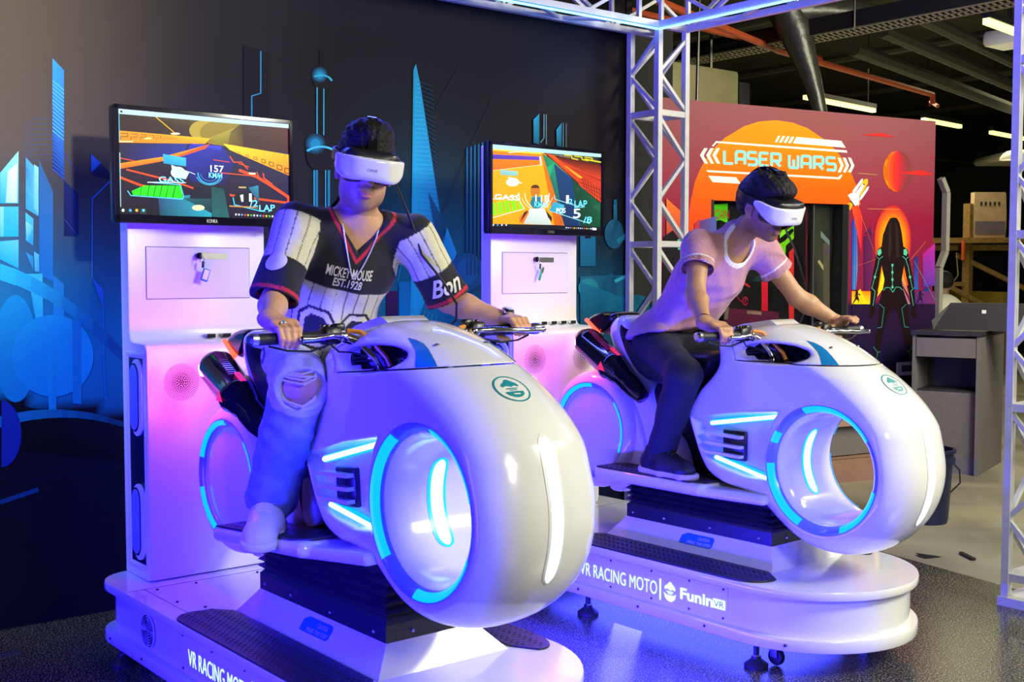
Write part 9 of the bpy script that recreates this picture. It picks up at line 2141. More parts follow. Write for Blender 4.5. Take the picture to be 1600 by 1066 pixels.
def rider(cfg,m4):
    K=cfg; name='person'; t=thing('person',K['label'],'person',m4)
    P,N=V3(K['pelvis']),V3(K['neck']); sh=[V3(p) for p in K['sh']]; el=[V3(p) for p in K['el']]; wr=[V3(p) for p in K['wr']]; gr=[V3(p) for p in K['grip']]
    q=unit(N-P); a=unit(sh[1]-sh[0]); a=unit(a-q*(a@q)); nf=np.cross(a,q); B=np.stack([a,nf,q]); L=np.linalg.norm(N-P); at=lambda u,f=0,x=0:P+q*(u*L)+nf*f+a*x
    ap=unit(V3((1,0,0))); HB=head_frame(*K['hrot']); hc=V3(K['head']); hs=K['hs']; HP=lambda x,f,u:hc+hs*(x*HB[0]+f*HB[1]+u*HB[2])
    kn=[V3(p) for p in K['knee']]; an=[V3(p) for p in K['ankle']]; toe=[V3(p) for p in K['toe']]; heel=[V3(p) for p in K['heel']]
    hip=[at(.0,0,-.085),at(.0,0,.085)]
    lo=np.min([P-.2,N-.2]+[p-.1 for p in el+wr+gr+kn+an+toe+heel],axis=0); hi=np.max([P+.2,N+.2,hc+.22]+[p+.1 for p in el+wr+gr+kn+an],axis=0)
    # --- body
    v=Vol(lo,hi,.0042)
    v.ell(at(0),(.132,.092,.090),B,.03); v.ell(at(.33),(.115,.080,.14),B,.05); v.ell(at(.66),(.152,.102,.165),B,.05); v.ell(at(.86,-.01),(.140,.075,.09),B,.05)
    nb=HP(0,-.035,-.075); v.chain([N-q*.05,N+q*.01,nb],[.060,.054,.054],.035)
    for i in (0,1):
        v.cap(N-q*.015,sh[i],.036,.044,.04); v.cap(sh[i],el[i],.049,.037,.035)
        fm=el[i]*.72+wr[i]*.28; v.chain([el[i],fm,wr[i]],[.036,.0395,.0255],.025)
        v.cap(hip[i],kn[i],.068,.053,.03); cm=kn[i]*.68+an[i]*.32-nf*0; v.chain([kn[i],cm,an[i]],[.052,.054,.036],.03); v.ell(kn[i]+unit(kn[i]-hip[i])*.012,(.046,.05,.05),None,.03)
        v.cap(heel[i]*.8+an[i]*.2,toe[i]*.8+an[i]*.2,.028,.024,.03)
        hand(v,gr[i],(1,0,0) if i==0 else (-1,0,0),wr[i],.017,K['ths'][i],1.0,K['rho'][i])
    head(v,hc,HB,hs)
    bvv,bq=v.mesh(1)
    skin=np.array(K['skin']); cols=np.tile(skin,(len(bvv),1)); cols*= (1+.06*np.sin(bvv@V3((40,33,51)))*np.sin(bvv@V3((-21,60,35))))[:,None]
    hl=(bvv-hc)@HB.T/hs; inh=(hl[:,2]>-.14)&(np.linalg.norm(hl,axis=1)<.17)
    lip=np.exp(-(hl[:,0]/.020)**4-((hl[:,2]+.0715)/.0085)**4)*(hl[:,1]>.08)*inh; cols=mix(cols,K['lip'],np.clip(lip*.85,0,1))
    brd=(sst(-.045,-.085,hl[:,2])*sst(-.03,.01,hl[:,1])*(hl[:,2]>-.14)*inh*K['beard']*(1-lip)); mst=np.exp(-(hl[:,0]/.026)**4-((hl[:,2]+.055)/.007)**2)*(hl[:,1]>.085)*inh*K['mous']
    cols=mix(cols,K['hairc'],np.clip(brd+mst,0,.85))
    tw=[seg_t(bvv,el[i],wr[i]) for i in (0,1)]
    hnd=sum(sst(.95,1.25,tw[i][0])*(tw[i][1]<.14) for i in (0,1)); cols=mix(cols,K['handc'],np.clip(hnd,0,1)*.6)
    body_=npmesh('body',bvv,bq,M['skin'],t,cols=cols)
    bvhb=BVHTree.FromPolygons([tuple(p) for p in bvv],[tuple(x) for x in bq])
    # --- nails on the visible hand
    # --- shirt
    s=Vol(lo,hi,.0040); g=K['fit']
    s.ell(at(.0,-.0),(.156+g,.116+g,.12+g),B,.03); s.ell(at(.33,.0),(.138+g,.100+g,.16),B,.06); s.ell(at(.66),(.152+g,.104+g,.168),B,.06); s.ell(at(.86,-.01),(.146+g*.5,.080+g*.5,.088),B,.05)
    if K['drape']:
        for i in (0,1): s.cap(hip[i],hip[i]*.72+kn[i]*.28,K['drape'],K['drape']-.006,.05)
    if K.get('belly'): s.ell(at(.22,.04),(.15,.10,.13),B,.06)
    s.cap(N-q*.06,N+unit(nb-N)*.028,.088,.074,.03)
    for i in (0,1):
        s.cap(N-q*.02,sh[i],.052,.056,.04); sleeve(s,sh[i]-(el[i]-sh[i])*.05,el[i],K['slv'],.060+g*.4,K['slr'],.045)
    for i in (0,1): hollow(s,sh[i],el[i],K['slv']-.10,K['slv']+.5,K['slr']-.006)
    # hem cut and neck hole
    sl,X,Y,Z=s.sub(lo,hi); hp=((X-P[0])*q[0]+(Y-P[1])*q[1]+(Z-P[2])*q[2]); near=np.sqrt((X-P[0])**2+(Y-P[1])**2+(Z-P[2])**2)<.32
    hc_=(K['hem']*L-hp) if not K.get('hemz') else (K['hemz'][0]+K['hemz'][2]*(Y-K['hemz'][1])-Z+0*X)
    s.F=np.where(near,smax(s.F,hc_.astype(np.float32),.006),s.F)
    nx=((X-N[0])*a[0]+(Y-N[1])*a[1]+(Z-N[2])*a[2]); nf_=((X-N[0])*nf[0]+(Y-N[1])*nf[1]+(Z-N[2])*nf[2]); nq=((X-N[0])*q[0]+(Y-N[1])*q[1]+(Z-N[2])*q[2])
    nd=K['neckfn'](nx,nf_,nq)   # negative inside the opening
    nr=(np.abs(nq+.03)<.20)&(np.abs(nx)<.13)
    s.F=np.where(nr,smax(s.F,-nd.astype(np.float32),.004),s.F)
    sv,sq=s.mesh(2)
    nrm=vnormals(sv,sq); sv=sv+nrm*folds(sv,K['seed'],K['fold'],34)[:,None]+nrm*folds(sv,K['seed']+5,K['fold']*.5,75)[:,None]
    lx,lf,lq=(sv-N)@a,(sv-N)@nf,(sv-N)@q
    st=[seg_t(sv,sh[i],el[i]) for i in (0,1)]
    cols=K['shirtcol'](sv,lx,lf,lq,L,st,K['neckfn'](lx,lf,lq),sh,el)
    shirt=npmesh('shirt',sv,sq,M['cloth'],t,cols=cols); bvs=BVHTree.FromPolygons([tuple(p) for p in sv],[tuple(x) for x in sq])
    # --- trousers
    j=Vol(lo,hi,.0052); gj=K['jfit']
    j.ell(at(.0),(.142,.102,.100),B,.03); j.ell(at(.16),(.128,.092,.09),B,.04)
    for i in (0,1):
        j.cap(hip[i],kn[i],.086,.064+gj,.06); 
        e=unit(an[i]-kn[i]); sleeve(j,kn[i],an[i]+e*.005,K['jt'],.066+gj,.058+gj*K['flare'],.03)
    sl,X,Y,Z=j.sub(lo,hi); hp=((X-P[0])*q[0]+(Y-P[1])*q[1]+(Z-P[2])*q[2]); nr=np.sqrt((X-P[0])**2+(Y-P[1]-.05)**2+(Z-P[2])**2)<.25; j.F=np.where(nr,smax(j.F,(hp-.20*L).astype(np.float32),.006),j.F)
    for i in (0,1): hollow(j,kn[i],an[i],K['jt']-.12,K['jt']+.4,.046+gj*K['flare'])
    if K['rip']:
        c,r=K['rip']; j.ell(c,r,None,.006,'-')
    jv,jq=j.mesh(2); nrm=vnormals(jv,jq); jv=jv+nrm*folds(jv,K['seed']+9,K['jfold'],30)[:,None]+nrm*folds(jv,K['seed']+3,K['jfold']*.5,80)[:,None]
    jeans=npmesh('trousers',jv,jq,M['denim'],t,cols=K['jeancol'](jv,kn,an,hip))
    # --- hair
    h=Vol(hc-.2,hc+.2,.0042); E=lambda p,r,k,mode='+':h.ell(HP(*p),[x*hs for x in r],HB,k,mode)
    K['hairfn'](h,E,HP,HB,hs)
    for q_ in (-1,1): E((q_*.088,.002,-.018),(.030,.034,.044),.008,'-')
    hv,hq=h.mesh(1); nrm=vnormals(hv,hq); l=(hv-hc)@HB.T/hs
    ang=np.arctan2(l[:,0],l[:,2]+.05); dsp=.0012*np.sin(ang*30+4*np.sin(l[:,1]*25))+.0009*np.sin(ang*57+l[:,1]*30)
    hv=hv+nrm*dsp[:,None]; npmesh('hair',hv,hq,M['hair'],t)
    # --- shoes
    for i in (0,1):
        f=unit(toe[i]-heel[i]); up=V3((0,0,1)); up=unit(up-f*(up@f)); sd=np.cross(f,up); BB=np.stack([sd,f,up]); Ls=np.linalg.norm(toe[i]-heel[i]); sp=lambda u,z,x=0:heel[i]+f*u*Ls+up*z+sd*x
        w=Vol(np.minimum(heel[i],toe[i])-.09,np.maximum(heel[i],toe[i])+np.array([.09,.09,.17]),.0042)
        z_=K['shs']; w.chain([sp(.14,.045),sp(.45,.043),sp(.80,.036)],[.040*z_,.046*z_,.044*z_],.02); w.ell(sp(.88,.034),(.044*z_,.045*z_,.032*z_),BB,.02); w.chain([sp(.17,.06),sp(.22,.102)],[.041*z_,.038*z_],.02); w.cap(sp(.30,.092),sp(.64,.056),.036*z_,.032*z_,.03)
        w.cap(sp(.16,.10),sp(.10,.16),.030,.030,.006,'-')
        X,Y,Z=w.all(); 
        pl_=(X-heel[i][0])*up[0]+(Y-heel[i][1])*up[1]+(Z-heel[i][2])*up[2]; w.F=smax(w.F,(.006-pl_).astype(np.float32),.004)
        a_,q_=w.mesh(1); sho_v,sho_q=a_,q_; c_=np.tile(np.array(K['shoec']),(len(a_),1)); sho=npmesh('shoe',a_,q_,M['shoe'],t,cols=c_)
        w=Vol(np.minimum(heel[i],toe[i])-.09,np.maximum(heel[i],toe[i])+np.array([.09,.09,.06]),.0042)
        sh_=K['soleh']; w.chain([sp(.10,.014),sp(.5,.014),sp(.90,.014)],[.043*z_,.047*z_,.046*z_],.02); w.ell(sp(.92,.014),(.046*z_,.048*z_,.03),BB,.02)
        X,Y,Z=w.all(); pl_=(X-heel[i][0])*up[0]+(Y-heel[i][1])*up[1]+(Z-heel[i][2])*up[2]; uu=((X-heel[i][0])*f[0]+(Y-heel[i][1])*f[1]+(Z-heel[i][2])*f[2])/Ls
        w.F=smax(smax(w.F,(pl_-sh_-.012*np.clip(.35-uu,0,1)).astype(np.float32),.004),(-pl_-.004).astype(np.float32),.004)
        a_,q_=w.mesh(1); npmesh('sole',a_,q_,M['shoe'],sho,cols=np.tile(np.array(K['solec']),(len(a_),1)))
        lc=MB()
        sbv=BVHTree.FromPolygons([tuple(p) for p in sho_v],[tuple(p) for p in sho_q])
        for k in range(6):
            u_=.34+.062*k; pts=[]
            for x_ in (-.026,-.016,-.006,.006,.016,.026):
                h_=sbv.ray_cast(Vector(sp(u_+.02*(1-abs(x_)/.026)*(1 if k%2 else -1)*.3,.3,x_)),Vector(-up),.4)[0]
                if h_ is not None: pts.append(tuple(V3(h_)+up*.002))
            if len(pts)>2: lc.tube(pts,.0032,6)
        if K['lace']:
            for sgn in (-1,1): lc.tube([sp(.35,.122,0),sp(.30,.135,.02*sgn),sp(.36,.128,.035*sgn),sp(.35,.120,.005*sgn)],.0028,6)
            lc.tube([sp(.35,.122,0),sp(.36,.11,.045),sp(.40,.06,.055),sp(.42,.02,.056)],.0025,6)
        lc.build('lace',K['lacem'],sho)
    return dict(t=t,bv=bvhb,bs=bvs,at=at,B=B,N=N,P=P,q=q,a=a,nf=nf,L=L,HP=HP,HB=HB,hc=hc,hs=hs,sh=sh,el=el,wr=wr,gr=gr,kn=kn,an=an,shirt=shirt,body=body_)
def headset(r,m4,label,cable):
    HP,HB,hc,hs=r['HP'],r['HB'],r['hc'],r['hs']; t=thing('vr_headset',label,'headset',m4)
    v=Vol(hc-.26,hc+.26,.0042); E=lambda p,rr,k,mode='+':v.ell(HP(*p),[x*hs for x in rr],HB,k,mode)
    Bx=lambda c,hf,rr,k,mode='+':v.box(HP(*c),[x*hs for x in hf],HB,rr,k,mode)
    # white front shell : curved bar, tapering wings toward the temples
    Bx((0,.110,.010),(.092,.050,.041),.026,.0)
    for q in (-1,1): Bx((q*.086,.072,.020),(.010,.065,.024),.010,.03)
    E((0,-.055,.010),(.145,.225,.40),.010,'-') if False else None
    X,Y,Z=v.all(); lx=((X-hc[0])*HB[0,0]+(Y-hc[1])*HB[0,1]+(Z-hc[2])*HB[0,2])/hs; lf=((X-hc[0])*HB[1,0]+(Y-hc[1])*HB[1,1]+(Z-hc[2])*HB[1,2])/hs; lu=((X-hc[0])*HB[2,0]+(Y-hc[1])*HB[2,1]+(Z-hc[2])*HB[2,2])/hs
    front=.165-5.2*lx**2
    v.F=smax(v.F,((lf-front)*.7).astype(np.float32),.016)
    full=v.F.copy()
    band=np.maximum(front-.030-lf,0)*.7; side=(.080-np.abs(lx))
    low=-.035+np.clip((.125-lf)/.125,0,1)*.064; high=.050-.0*lf
    shell=smax(full,(np.minimum(front-.022-lf,side)).astype(np.float32),.004); shell=smax(shell,(low-lu).astype(np.float32),.004); shell=smax(shell,(lu-.040).astype(np.float32),.004)
    v.F=shell; a,q=v.mesh(1); cs=np.tile(np.array((.78,.78,.76)),(len(a),1)); sv=npmesh('front_shell',a,q,M['visor'],t,cols=cs); bvh_=BVHTree.FromPolygons([tuple(p) for p in a],[tuple(x) for x in q])
    v.F=np.full(v.n,.5,np.float32); Bx((0,.093,.014),(.086,.052,.041),.022,.0); Bx((0,.10,.050),(.070,.036,.009),.008,.012); Bx((0,.062,.0),(.074,.030,.040),.02,.02)
    v.F=smax(v.F,((lf-front+.008)*.7).astype(np.float32),.010)
    a,q=v.mesh(1); npmesh('visor_body',a,q,M['black'],t)
    o=HP(0,.5,.004); text_decal('brand_lettering','OPVR',.030*hs,o,-HB[0]*-1*(1) if False else HB[0],HB[2],-HB[1],bvh_,.0006,M['grey'],sv)
    m=MB()
    def strip(path,nrm,w,th):
        V=[];F=[]
        for p,n_,tw in path: p,n_,tw=V3(p),unit(n_),unit(tw); V+=[p+tw*w+n_*th,p-tw*w+n_*th,p-tw*w-n_*th,p+tw*w-n_*th]
        for k in range(len(path)-1): F+=[(k*4+i,k*4+(i+1)%4,k*4+4+(i+1)%4,k*4+4+i) for i in range(4)]
        F+=[(3,2,1,0),tuple(len(path)*4-4+i for i in range(4))]; return [tuple(x) for x in V],F
    pth=[]
    for k in range(17):
        an_=R(10+k*10.5); f_,u_=.112*math.cos(an_)-.012,.118*math.sin(an_)+.035; pth.append((HP(0,f_,u_),HB[1]*math.cos(an_)+HB[2]*math.sin(an_),HB[0]))
    m.add(*strip(pth,None,.014*hs,.003)); m.build('top_strap',M['blackgloss'],t)
    for sg in (-1,1):
        m=MB(); pth=[]
        for k in range(13):
            an_=R(-22-k*13); x_,f_=sg*.100*math.cos(an_*.0+R(90)-R(90)+0)*1.0,0
            th=R(35-k*10.5); x_=sg*.098*math.cos(th); f_=.115*math.sin(th)-.012; u_=.026+.018*(k/12)
            pth.append((HP(x_,f_,u_),HB[0]*sg*math.cos(th)+HB[1]*math.sin(th),HB[2]))
        m.add(*strip(pth,None,.015*hs,.003)); m.build('side_strap',M['black'],t)
    m=MB(); m.lathe([(0,.006),(.018,.006),(.020,0),(.02,-.006)],HP(0,-.132,.045),-HB[1],16); m.build('adjust_knob',M['black'],t)
    m=MB(); m.tube(cable,.0042,6); m.build('headset_cable',M['cable'],t)
    return t
# ---- rider in the baseball shirt
def neckV(x,f,q_):
    # V opening: half width grows with height; point at q=-.115
    w_=(q_+.078)*.80; d=np.abs(x)-w_; ring=np.sqrt(x*x+((f-.012)*.95-(q_+.03)*.25)**2)-.064
    return np.minimum(np.where(f>-.03,d*.88,1.0),np.where(q_>-.09,ring,1.0))
cream=np.array((.68,.66,.46)); navy_=np.array(lin('12121e')); redc=np.array((.55,.015,.04))
def shirtL(V,x,f,qn,L,st,nd,sh,el):
    c=np.tile(navy_,(len(V),1)); u=qn/L   # 0 at neck, -1 at pelvis
    pin=(np.abs(((x/.036)%1)-.5)>.455).astype(float)
    body=sst(-.385,-.392,u+.05*x)
    low=mix(np.tile(cream,(len(V),1)),(.02,.02,.03),pin*.9)
    c=c*(1-body[:,None])+low*body[:,None]
    # big numerals
    for cx in (-.075,.055):
        X_,U_=np.abs(x-cx),u+.655
        oct_=np.maximum(np.maximum(X_/.055,np.abs(U_)/.125),(X_/.055+np.abs(U_)/.125)/1.55)
        fr=(f>0)*body
        c=mix(c,(.012,.012,.02),fr*((oct_<1)&(oct_>.86))); c=mix(c,cream*1.05,fr*((oct_<.86)&(oct_>.62))); c=mix(c,(.012,.012,.02),fr*(oct_<.62))
    for i in (0,1):
        t,d=st[i]; e=unit(el[i]-sh[i]); onslv=((t>-.12)&(d<.112)&(np.abs(x)>.132+.05*np.clip(-u-.1,0,1))).astype(float)
        sv_=np.array(sh[i]); rel=V-sv_; side=np.cross(e,(0,0,1.0)); side=side/np.linalg.norm(side); ang=np.arctan2(rel@side,rel@np.cross(side,e))
        ps=(np.abs(((ang*1.75)%1)-.5)>.455).astype(float)
        sc_=mix(np.tile(cream,(len(V),1)),(.02,.02,.03),ps*.85)
        bnd=sst(.50,.505,t); sc_=mix(sc_,navy_,bnd); rd=((t>.895)&(t<.945)).astype(float); sc_=mix(sc_,redc,rd)
        c=c*(1-onslv[:,None])+sc_*onslv[:,None]
    ed=(np.abs(x)<.13)&(qn>-.17)
    c=mix(c,(.006,.006,.01),((nd<.011)&ed).astype(float)); c=mix(c,redc,((nd>=.011)&(nd<.022)&ed).astype(float))
    return c
def jeanL(V,kn,an,hip):
    light=np.array((.74,.77,.80)); mid=np.array((.33,.43,.62)); dark=np.array((.10,.18,.42))
    c=np.tile(mid,(len(V),1))
    for i in (0,1):
        tt,d=seg_t(V,hip[i],kn[i]); ts,d2=seg_t(V,kn[i],an[i]); n=(V-kn[i]); front=sst(.02,-.05,n[:,1]*.9+n[:,0]*.15)
        onth=(d<.13)&(d<=d2+.02); c=np.where(onth[:,None],mix(mix(np.tile(mid,(len(V),1)),light,np.clip(.75+0*front,0,1)),mid,.35*(1-front)),c)
        osh=(d2<.12)&~onth; fade=front*np.exp(-((ts-.55)/.35)**2)*.75
        c=np.where(osh[:,None],mix(mix(np.tile(mid,(len(V),1)),dark,np.clip(1-front,0,1)*.6),light,fade),c)
        nz=.5+.5*np.sin(V@V3((60,40,90)))*np.sin(V@V3((-50,70,30))); c=np.where(osh[:,None],mix(c,dark,.25*nz),c)
    return c
def hairL(h,E,HP,HB,hs):
    E((0,-.014,.048),(.086,.108,.092),.0); E((0,.01,.105),(.066,.075,.040),.03); E((.02,-.02,.12),(.05,.06,.028),.02)
    h.box(HP(0,.17,-.06),[.12*hs,.105*hs,.115*hs],HB,.01,.01,'-'); h.box(HP(0,.08,-.135),[.12*hs,.12*hs,.115*hs],HB,.01,.015,'-'); h.box(HP(0,-.1,-.20),[.12*hs,.12*hs,.12*hs],HB,.01,.01,'-')
KL=dict(label='man in a navy and cream baseball shirt and ripped jeans riding the left motorbike',
 pelvis=(0,-.02,1.185),neck=(.01,-.270,1.650),sh=((-.182,-.225,1.612),(.195,-.325,1.588)),shs=1.16,el=((-.285,-.275,1.39),(.32,-.335,1.385)),wr=((-.385,-.435,1.345),(.455,-.495,1.315)),
 grip=((-.375,-.510,1.290),(.425,-.566,1.293)),head=(-.005,-.345,1.800),hs=1.03,hrot=(24,9,7),knee=((-.228,-.320,1.140),(.25,-.320,1.140)),ankle=((-.200,-.075,.735),(.21,-.075,.735)),
 heel=((-.175,-.045,.648),(.17,-.045,.648)),toe=((-.335,-.245,.632),(.24,-.28,.64)),ths=((38,92,145,190),(30,84,138,185)),rho=(None,None),
 skin=(.62,.345,.205),lip=(.52,.13,.13),beard=.42,mous=.35,hairc=(.03,.02,.015),handc=(.68,.33,.17),fit=.022,belly=True,slv=.97,slr=.072,hem=-.10,drape=0,neckfn=neckV,seed=3,fold=.0042,shirtcol=shirtL,
 jfit=.020,jt=1.0,flare=1.25,rip=((-.266,-.405,1.128),(.092,.080,.064)),jfold=.005,jeancol=jeanL,hairfn=hairL,shoec=(.78,.76,.75),solec=(.80,.78,.76),soleh=.026,lace=True,lacem=M['thread'])
rL=rider(KL,ML)
# threads across the torn knee
for k,(z0,z1,zm,fr_) in enumerate(((1.185,1.19,1.175,-.352),(1.172,1.178,1.158,-.360),(1.160,1.172,1.146,-.364),(1.105,1.112,1.078,-.352),(1.178,1.165,1.168,-.357))):
    m=MB(); m.tube([(-.298,-.315,z0),(-.288,fr_-.010,(z0+zm)/2),(-.258,fr_-.042,zm),(-.218,fr_-.035,(z1+zm)/2),(-.180,-.345,z1)],.0035 if k!=3 else .005,6); m.build('frayed_thread',M['thread'],rL['t'])
# chest print, sleeve print, patch
def on_shirt(r,px_x,u,dist=.5): return tuple(r['at'](u,dist,px_x))
A_,NF,Q_=rL['a'],rL['nf'],rL['q']
text_decal('shirt_lettering','MICKEY MOUSE',.150,on_shirt(rL,-.012,.735),A_,Q_,-NF,rL['bs'],.003,M['thread'],rL['shirt'],bold=.02,hgt=.034)
text_decal('shirt_lettering','EST.1928',.092,on_shirt(rL,-.012,.668),A_,Q_,-NF,rL['bs'],.003,M['thread'],rL['shirt'],bold=.02,hgt=.030)
eL=unit(rL['el'][1]-rL['sh'][1]); o=rL['sh'][1]*.30+rL['el'][1]*.70; dn=unit(V3((-.5,-.85,.1))); dn=unit(dn-eL*(dn@eL)); sx_=np.cross(dn,eL) 
exv=unit(np.cross(V3((0,0,1)),dn))
text_decal('shirt_lettering','Bon',.105,tuple(o+dn*.4+exv*.012),tuple(exv*.93+V3((0,0,.32))),tuple(unit(-eL*.6+V3((0,0,.9)))),tuple(-dn),rL['bs'],.003,M['thread'],rL['shirt'],bold=.02,hgt=.062,shear=.2)
eR=unit(rL['el'][0]-rL['sh'][0]); o=rL['sh'][0]*.40+rL['el'][0]*.60; dn=unit(V3((-.75,-.65,.1))); dn=unit(dn-eR*(dn@eR)); ex2=unit(np.cross(V3((0,0,1)),dn))
pd=decal('sleeve_patch',circ(0,0,.034,.030,n=24),tuple(o+dn*.4),tuple(ex2),tuple(-eR),tuple(-dn),rL['bs'],.003,M['thread'],rL['shirt'],.01)
# necklace, watch, ring
m=MB(); ch=[]
for k in range(41):
    s_=k/40; x=(-.060+.120*s_); uq=.075*((abs(2*s_-1))**1.25)*2.0-.155
    base=rL['N']+A_*x+Q_*uq+NF*.5; h_,nn,_,_=rL['bs'].ray_cast(Vector(base),Vector(-NF),1.0); hb,nb_,_,_=rL['bv'].ray_cast(Vector(base),Vector(-NF),1.0)
    c_=[p for p in (h_,hb) if p is not None]
    if c_: ch.append(tuple(V3(max(c_,key=lambda p:V3(p)@NF))+NF*.004))
m.tube(ch,.0026,6); m.build('necklace',MAT('silver_chain',(.75,.75,.75),.35,.3,noise=.1),rL['t'])
wd=unit(rL['wr'][1]-rL['el'][1]); wc=rL['wr'][1]-wd*.018
w_=MB(); u1,u2=[V3(x) for x in basis(wd)]
w_.lathe([(.0300,-.010),(.0322,-.010),(.0328,0),(.0322,.010),(.0300,.010)],wc,wd,28); wt=w_.build('watch_strap',M['steel'],rL['t'])
for k in range(24):
    a_=2*math.pi*k/24; p=wc+(u1*math.cos(a_)+u2*math.sin(a_))*.0328; mm_=MB(); mm_.sphere(tuple(p),(.003,.003,.003),6,4); mm_.build('link',M['chrome'],wt)
up_=unit(V3((0,-.25,1))-wd*(V3((0,-.25,1))@wd)); w_=MB(); w_.lathe([(0,.012),(.014,.012),(.019,.010),(.021,.004),(.021,-.003)],wc+up_*.031,up_,28); cs_=w_.build('watch_case',M['chrome'],rL['t'])
w_=MB(); w_.lathe([(0,.0125),(.0145,.0125)],wc+up_*.0312,up_,24); w_.build('watch_dial',M['alu'],cs_)
# ring on finger
gw=rL['wr'][0]-rL['gr'][0]; gw=unit(gw-V3((1,0,0))*gw[0]); e2=np.cross((1,0,0),gw); e2=-e2 if e2[1]>0 else e2
rp=rL['gr'][0]+(gw*math.cos(R(68))+e2*math.sin(R(68)))*.0385+V3((-.011,0,0)); tang=-gw*math.sin(R(68))+e2*math.cos(R(68))
w_=MB(); pts=[]; n1,n2=[V3(x) for x in basis(tang)]
for k in range(13): pts.append(tuple(rp+(n1*math.cos(2*math.pi*k/12)+n2*math.sin(2*math.pi*k/12))*.0112))
w_.tube(pts,.0017,6); fr_=w_.build('finger_ring',M['steel'],rL['t']); w_=MB(); nn_=unit(rp-rL['gr'][0]-V3((-.011,0,0))); w_.sphere(tuple(rp+nn_*.0125),(.0045,.0035,.004),8,6); w_.build('ring_stone',M['teal'],fr_)
headset(rL,ML,'white virtual reality headset on the man in the baseball shirt',[tuple(rL['HP'](.085,.03,.02)),(.12,-.33,1.76),(.14,-.385,1.64),(.18,-.385,1.535),(.235,-.425,1.449),(.285,-.43,1.377),(.305,-.40,1.323),(.29,-.36,1.291),(.22,-.2,1.25),(.16,.0,1.22)])
# ---- rider in pink
def neckC(x,f,q_):
    return np.sqrt(x*x+((f-.022)*.94-(q_+.03)*.36)**2)-.067
pink=np.array(lin('c08c98')); wht=np.array((.80,.80,.80))
def shirtR(V,x,f,qn,L,st,nd,sh,el):
    c=np.tile(pink,(len(V),1)); c*=(1+.05*np.sin(V@V3((400,120,60))))[:,None]
    c=mix(c,wht,((nd<.016)&(np.abs(x)<.12)&(qn>-.14)).astype(float))
    for i in (0,1):
        t,d=st[i]; e=unit(el[i]-sh[i]); on=((d<.10)&(t>.15)).astype(float)
        c=mix(c,wht,on*((t>.325)&(t<.35))); c=mix(c,wht,on*((t>.475)))
    return c
def jeanR(V,kn,an,hip):
    c=np.tile(np.array((.012,.013,.028)),(len(V),1)); return c
def hairR(h,E,HP,HB,hs):
    E((0,-.018,.046),(.087,.108,.090),.0); E((0,.055,.088),(.070,.060,.036),.03); E((0,.0,.110),(.064,.078,.026),.03); E((0,-.07,.01),(.074,.055,.075),.03)
    h.box(HP(0,.175,-.06),[.12*hs,.108*hs,.105*hs],HB,.01,.012,'-'); h.box(HP(0,.07,-.150),[.12*hs,.110*hs,.130*hs],HB,.01,.015,'-'); h.box(HP(0,-.1,-.200),[.12*hs,.12*hs,.12*hs],HB,.01,.01,'-')
    for k in range(14):
        r_=np.random.default_rng(k+40); p=(r_.uniform(-.05,.05),r_.uniform(-.06,.05),.13); h.cap(HP(*p),HP(p[0]*1.15,p[1]-.015,.147),.010,.003,.012)
KR=dict(label='young man in a pink t-shirt and dark trousers riding the right motorbike',
 shs=1.0,pelvis=(0,.018,1.18),neck=(.0,-.335,1.605),sh=((-.165,-.295,1.575),(.175,-.355,1.568)),el=((-.262,-.365,1.395),(.30,-.445,1.372)),wr=((-.375,-.505,1.287),(.45,-.545,1.268)),
 grip=((-.355,-.570,1.235),(.425,-.608,1.235)),head=(.0,-.500,1.742),hs=1.03,hrot=(4,21,-3),knee=((-.235,-.285,1.060),(.235,-.285,1.060)),ankle=((-.200,-.125,.72),(.2,-.125,.72)),
 heel=((-.215,-.045,.632),(.215,-.045,.632)),toe=((-.222,-.315,.632),(.222,-.315,.632)),ths=((32,88,140,188),(22,62,92,112)),rho=(None,[.042,.052,.058,.060]),
 skin=(.46,.245,.13),lip=(.34,.13,.12),beard=.5,mous=.7,hairc=(.02,.013,.01),handc=(.54,.27,.15),fit=.017,belly=False,slv=.50,slr=.070,hem=0,hemz=(1.195,.09,-.20),drape=.104,neckfn=neckC,seed=11,fold=.0036,shirtcol=shirtR,
 jfit=.006,jt=.97,flare=.4,rip=None,jfold=.003,jeancol=jeanR,hairfn=hairR,shoec=(.012,.012,.02),solec=(.62,.56,.62),soleh=.024,lace=False,lacem=M['black'])
rR=rider(KR,MR)
m=MB(); wd=unit(rR['wr'][0]-rR['el'][0]); m.lathe([(.0290,-.0025),(.0305,-.0025),(.0305,.0025),(.0290,.0025)],rR['wr'][0]-wd*.012,wd,24); m.build('wrist_band',M['black'],rR['t'])
# small chest logo strokes
text_decal('shirt_emblem','f',.012,tuple(rR['at'](.66,.5,.07)),rR['a'],rR['q'],-rR['nf'],rR['bs'],.003,M['black'],rR['shirt'],hgt=.032,shear=.3)
headset(rR,MR,'white virtual reality headset on the young man in pink',[tuple(rR['HP'](.03,.13,-.03)),(.06,-.56,1.65),(.20,-.50,1.58),(.33,-.44,1.50),(.42,-.404,1.417),(.46,-.38,1.327),(.44,-.36,1.25),(.36,-.2,1.22)])
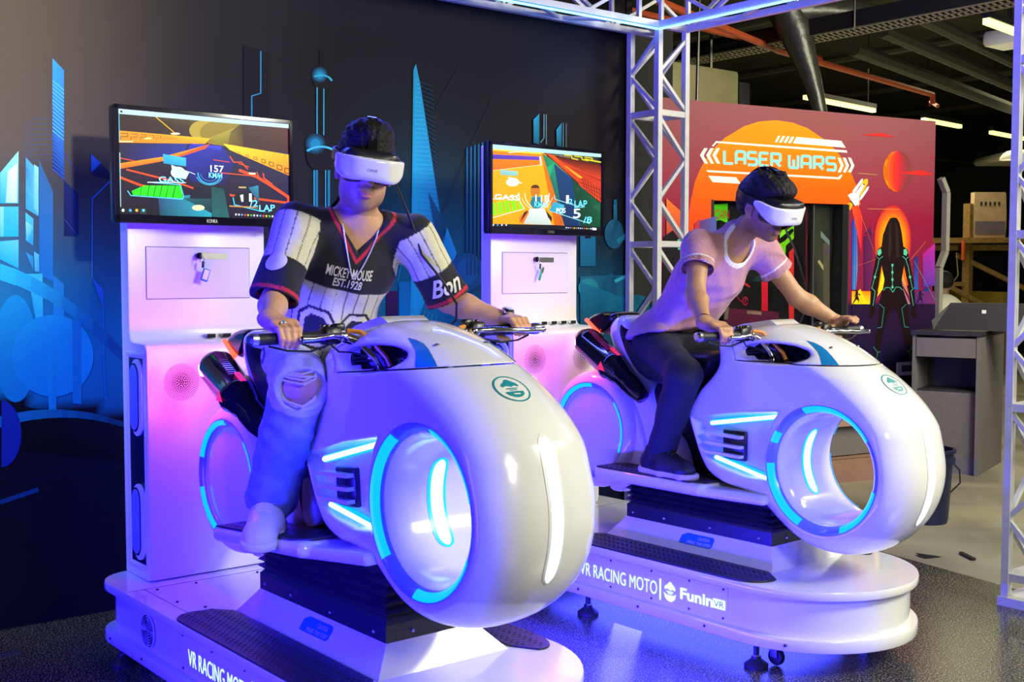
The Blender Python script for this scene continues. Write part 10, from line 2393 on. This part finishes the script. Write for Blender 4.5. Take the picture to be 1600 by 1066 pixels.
# ---- distant person at the scaffold
def far_person():
    t=thing('person','person in a white shirt seen from behind near the scaffold at the back','person')
    D_=unit((.776,-.63,0)); F_=unit((.63,.776,0)); O_=V3((0,0,0))+F_*11.0+D_*4.02; pt=lambda u,z,f=0:O_+D_*u+F_*f+V3((0,0,z))
    v=Vol(O_-.45,O_+np.array([.45,.45,1.6]),.014)
    v.lo=np.array([O_[0]-.45,O_[1]-.45,0]); v=Vol((O_[0]-.45,O_[1]-.45,0),(O_[0]+.45,O_[1]+.45,1.55),.013)
    v.ell(pt(0,1.385,.05),(.075,.085,.10),None,.02); v.cap(pt(0,1.2,.02),pt(0,1.33,.04),.045,.045,.02)
    for s_ in (-1,1): v.chain([pt(s_*.07,.75),pt(s_*.09,.42,.04),pt(s_*.09,.06)],[.08,.06,.045],.03); v.cap(pt(s_*.09,.03,0),pt(s_*.1,.03,.16),.035,.03,.02); v.chain([pt(s_*.17,1.14),pt(s_*.21,.92,.06),pt(s_*.12,.86,.24)],[.045,.038,.03],.03)
    v.chain([pt(0,.78),pt(0,1.12)],[.13,.15],.05); a,q_=v.mesh(1); npmesh('body',a,q_,M['skin'],t,cols=np.tile(np.array((.25,.15,.1)),(len(a),1)))
    v=Vol((O_[0]-.45,O_[1]-.45,.6),(O_[0]+.45,O_[1]+.45,1.55),.013); v.chain([pt(0,.80),pt(0,1.12)],[.145,.165],.05)
    for s_ in (-1,1): v.cap(pt(s_*.11,1.15),pt(s_*.19,1.08),.06,.06,.05); v.cap(pt(s_*.17,1.12),pt(s_*.215,.93,.05),.065,.058,.03)
    a,q_=v.mesh(1); npmesh('shirt',a,q_,M['cloth'],t,cols=np.tile(np.array((.72,.72,.62)),(len(a),1)))
    v=Vol((O_[0]-.3,O_[1]-.3,0),(O_[0]+.3,O_[1]+.3,.95),.013)
    for s_ in (-1,1): v.chain([pt(s_*.07,.80),pt(s_*.09,.42,.04),pt(s_*.09,.09)],[.10,.075,.062],.03)
    a,q_=v.mesh(1); npmesh('trousers',a,q_,M['denim'],t,cols=np.tile(np.array((.02,.03,.08)),(len(a),1)))
    v=Vol((O_[0]-.2,O_[1]-.2,1.2),(O_[0]+.2,O_[1]+.2,1.55),.012); v.ell(pt(0,1.41,.03),(.085,.095,.09),None,.0); a,q_=v.mesh(1); npmesh('hair',a,q_,M['hair'],t)
far_person()
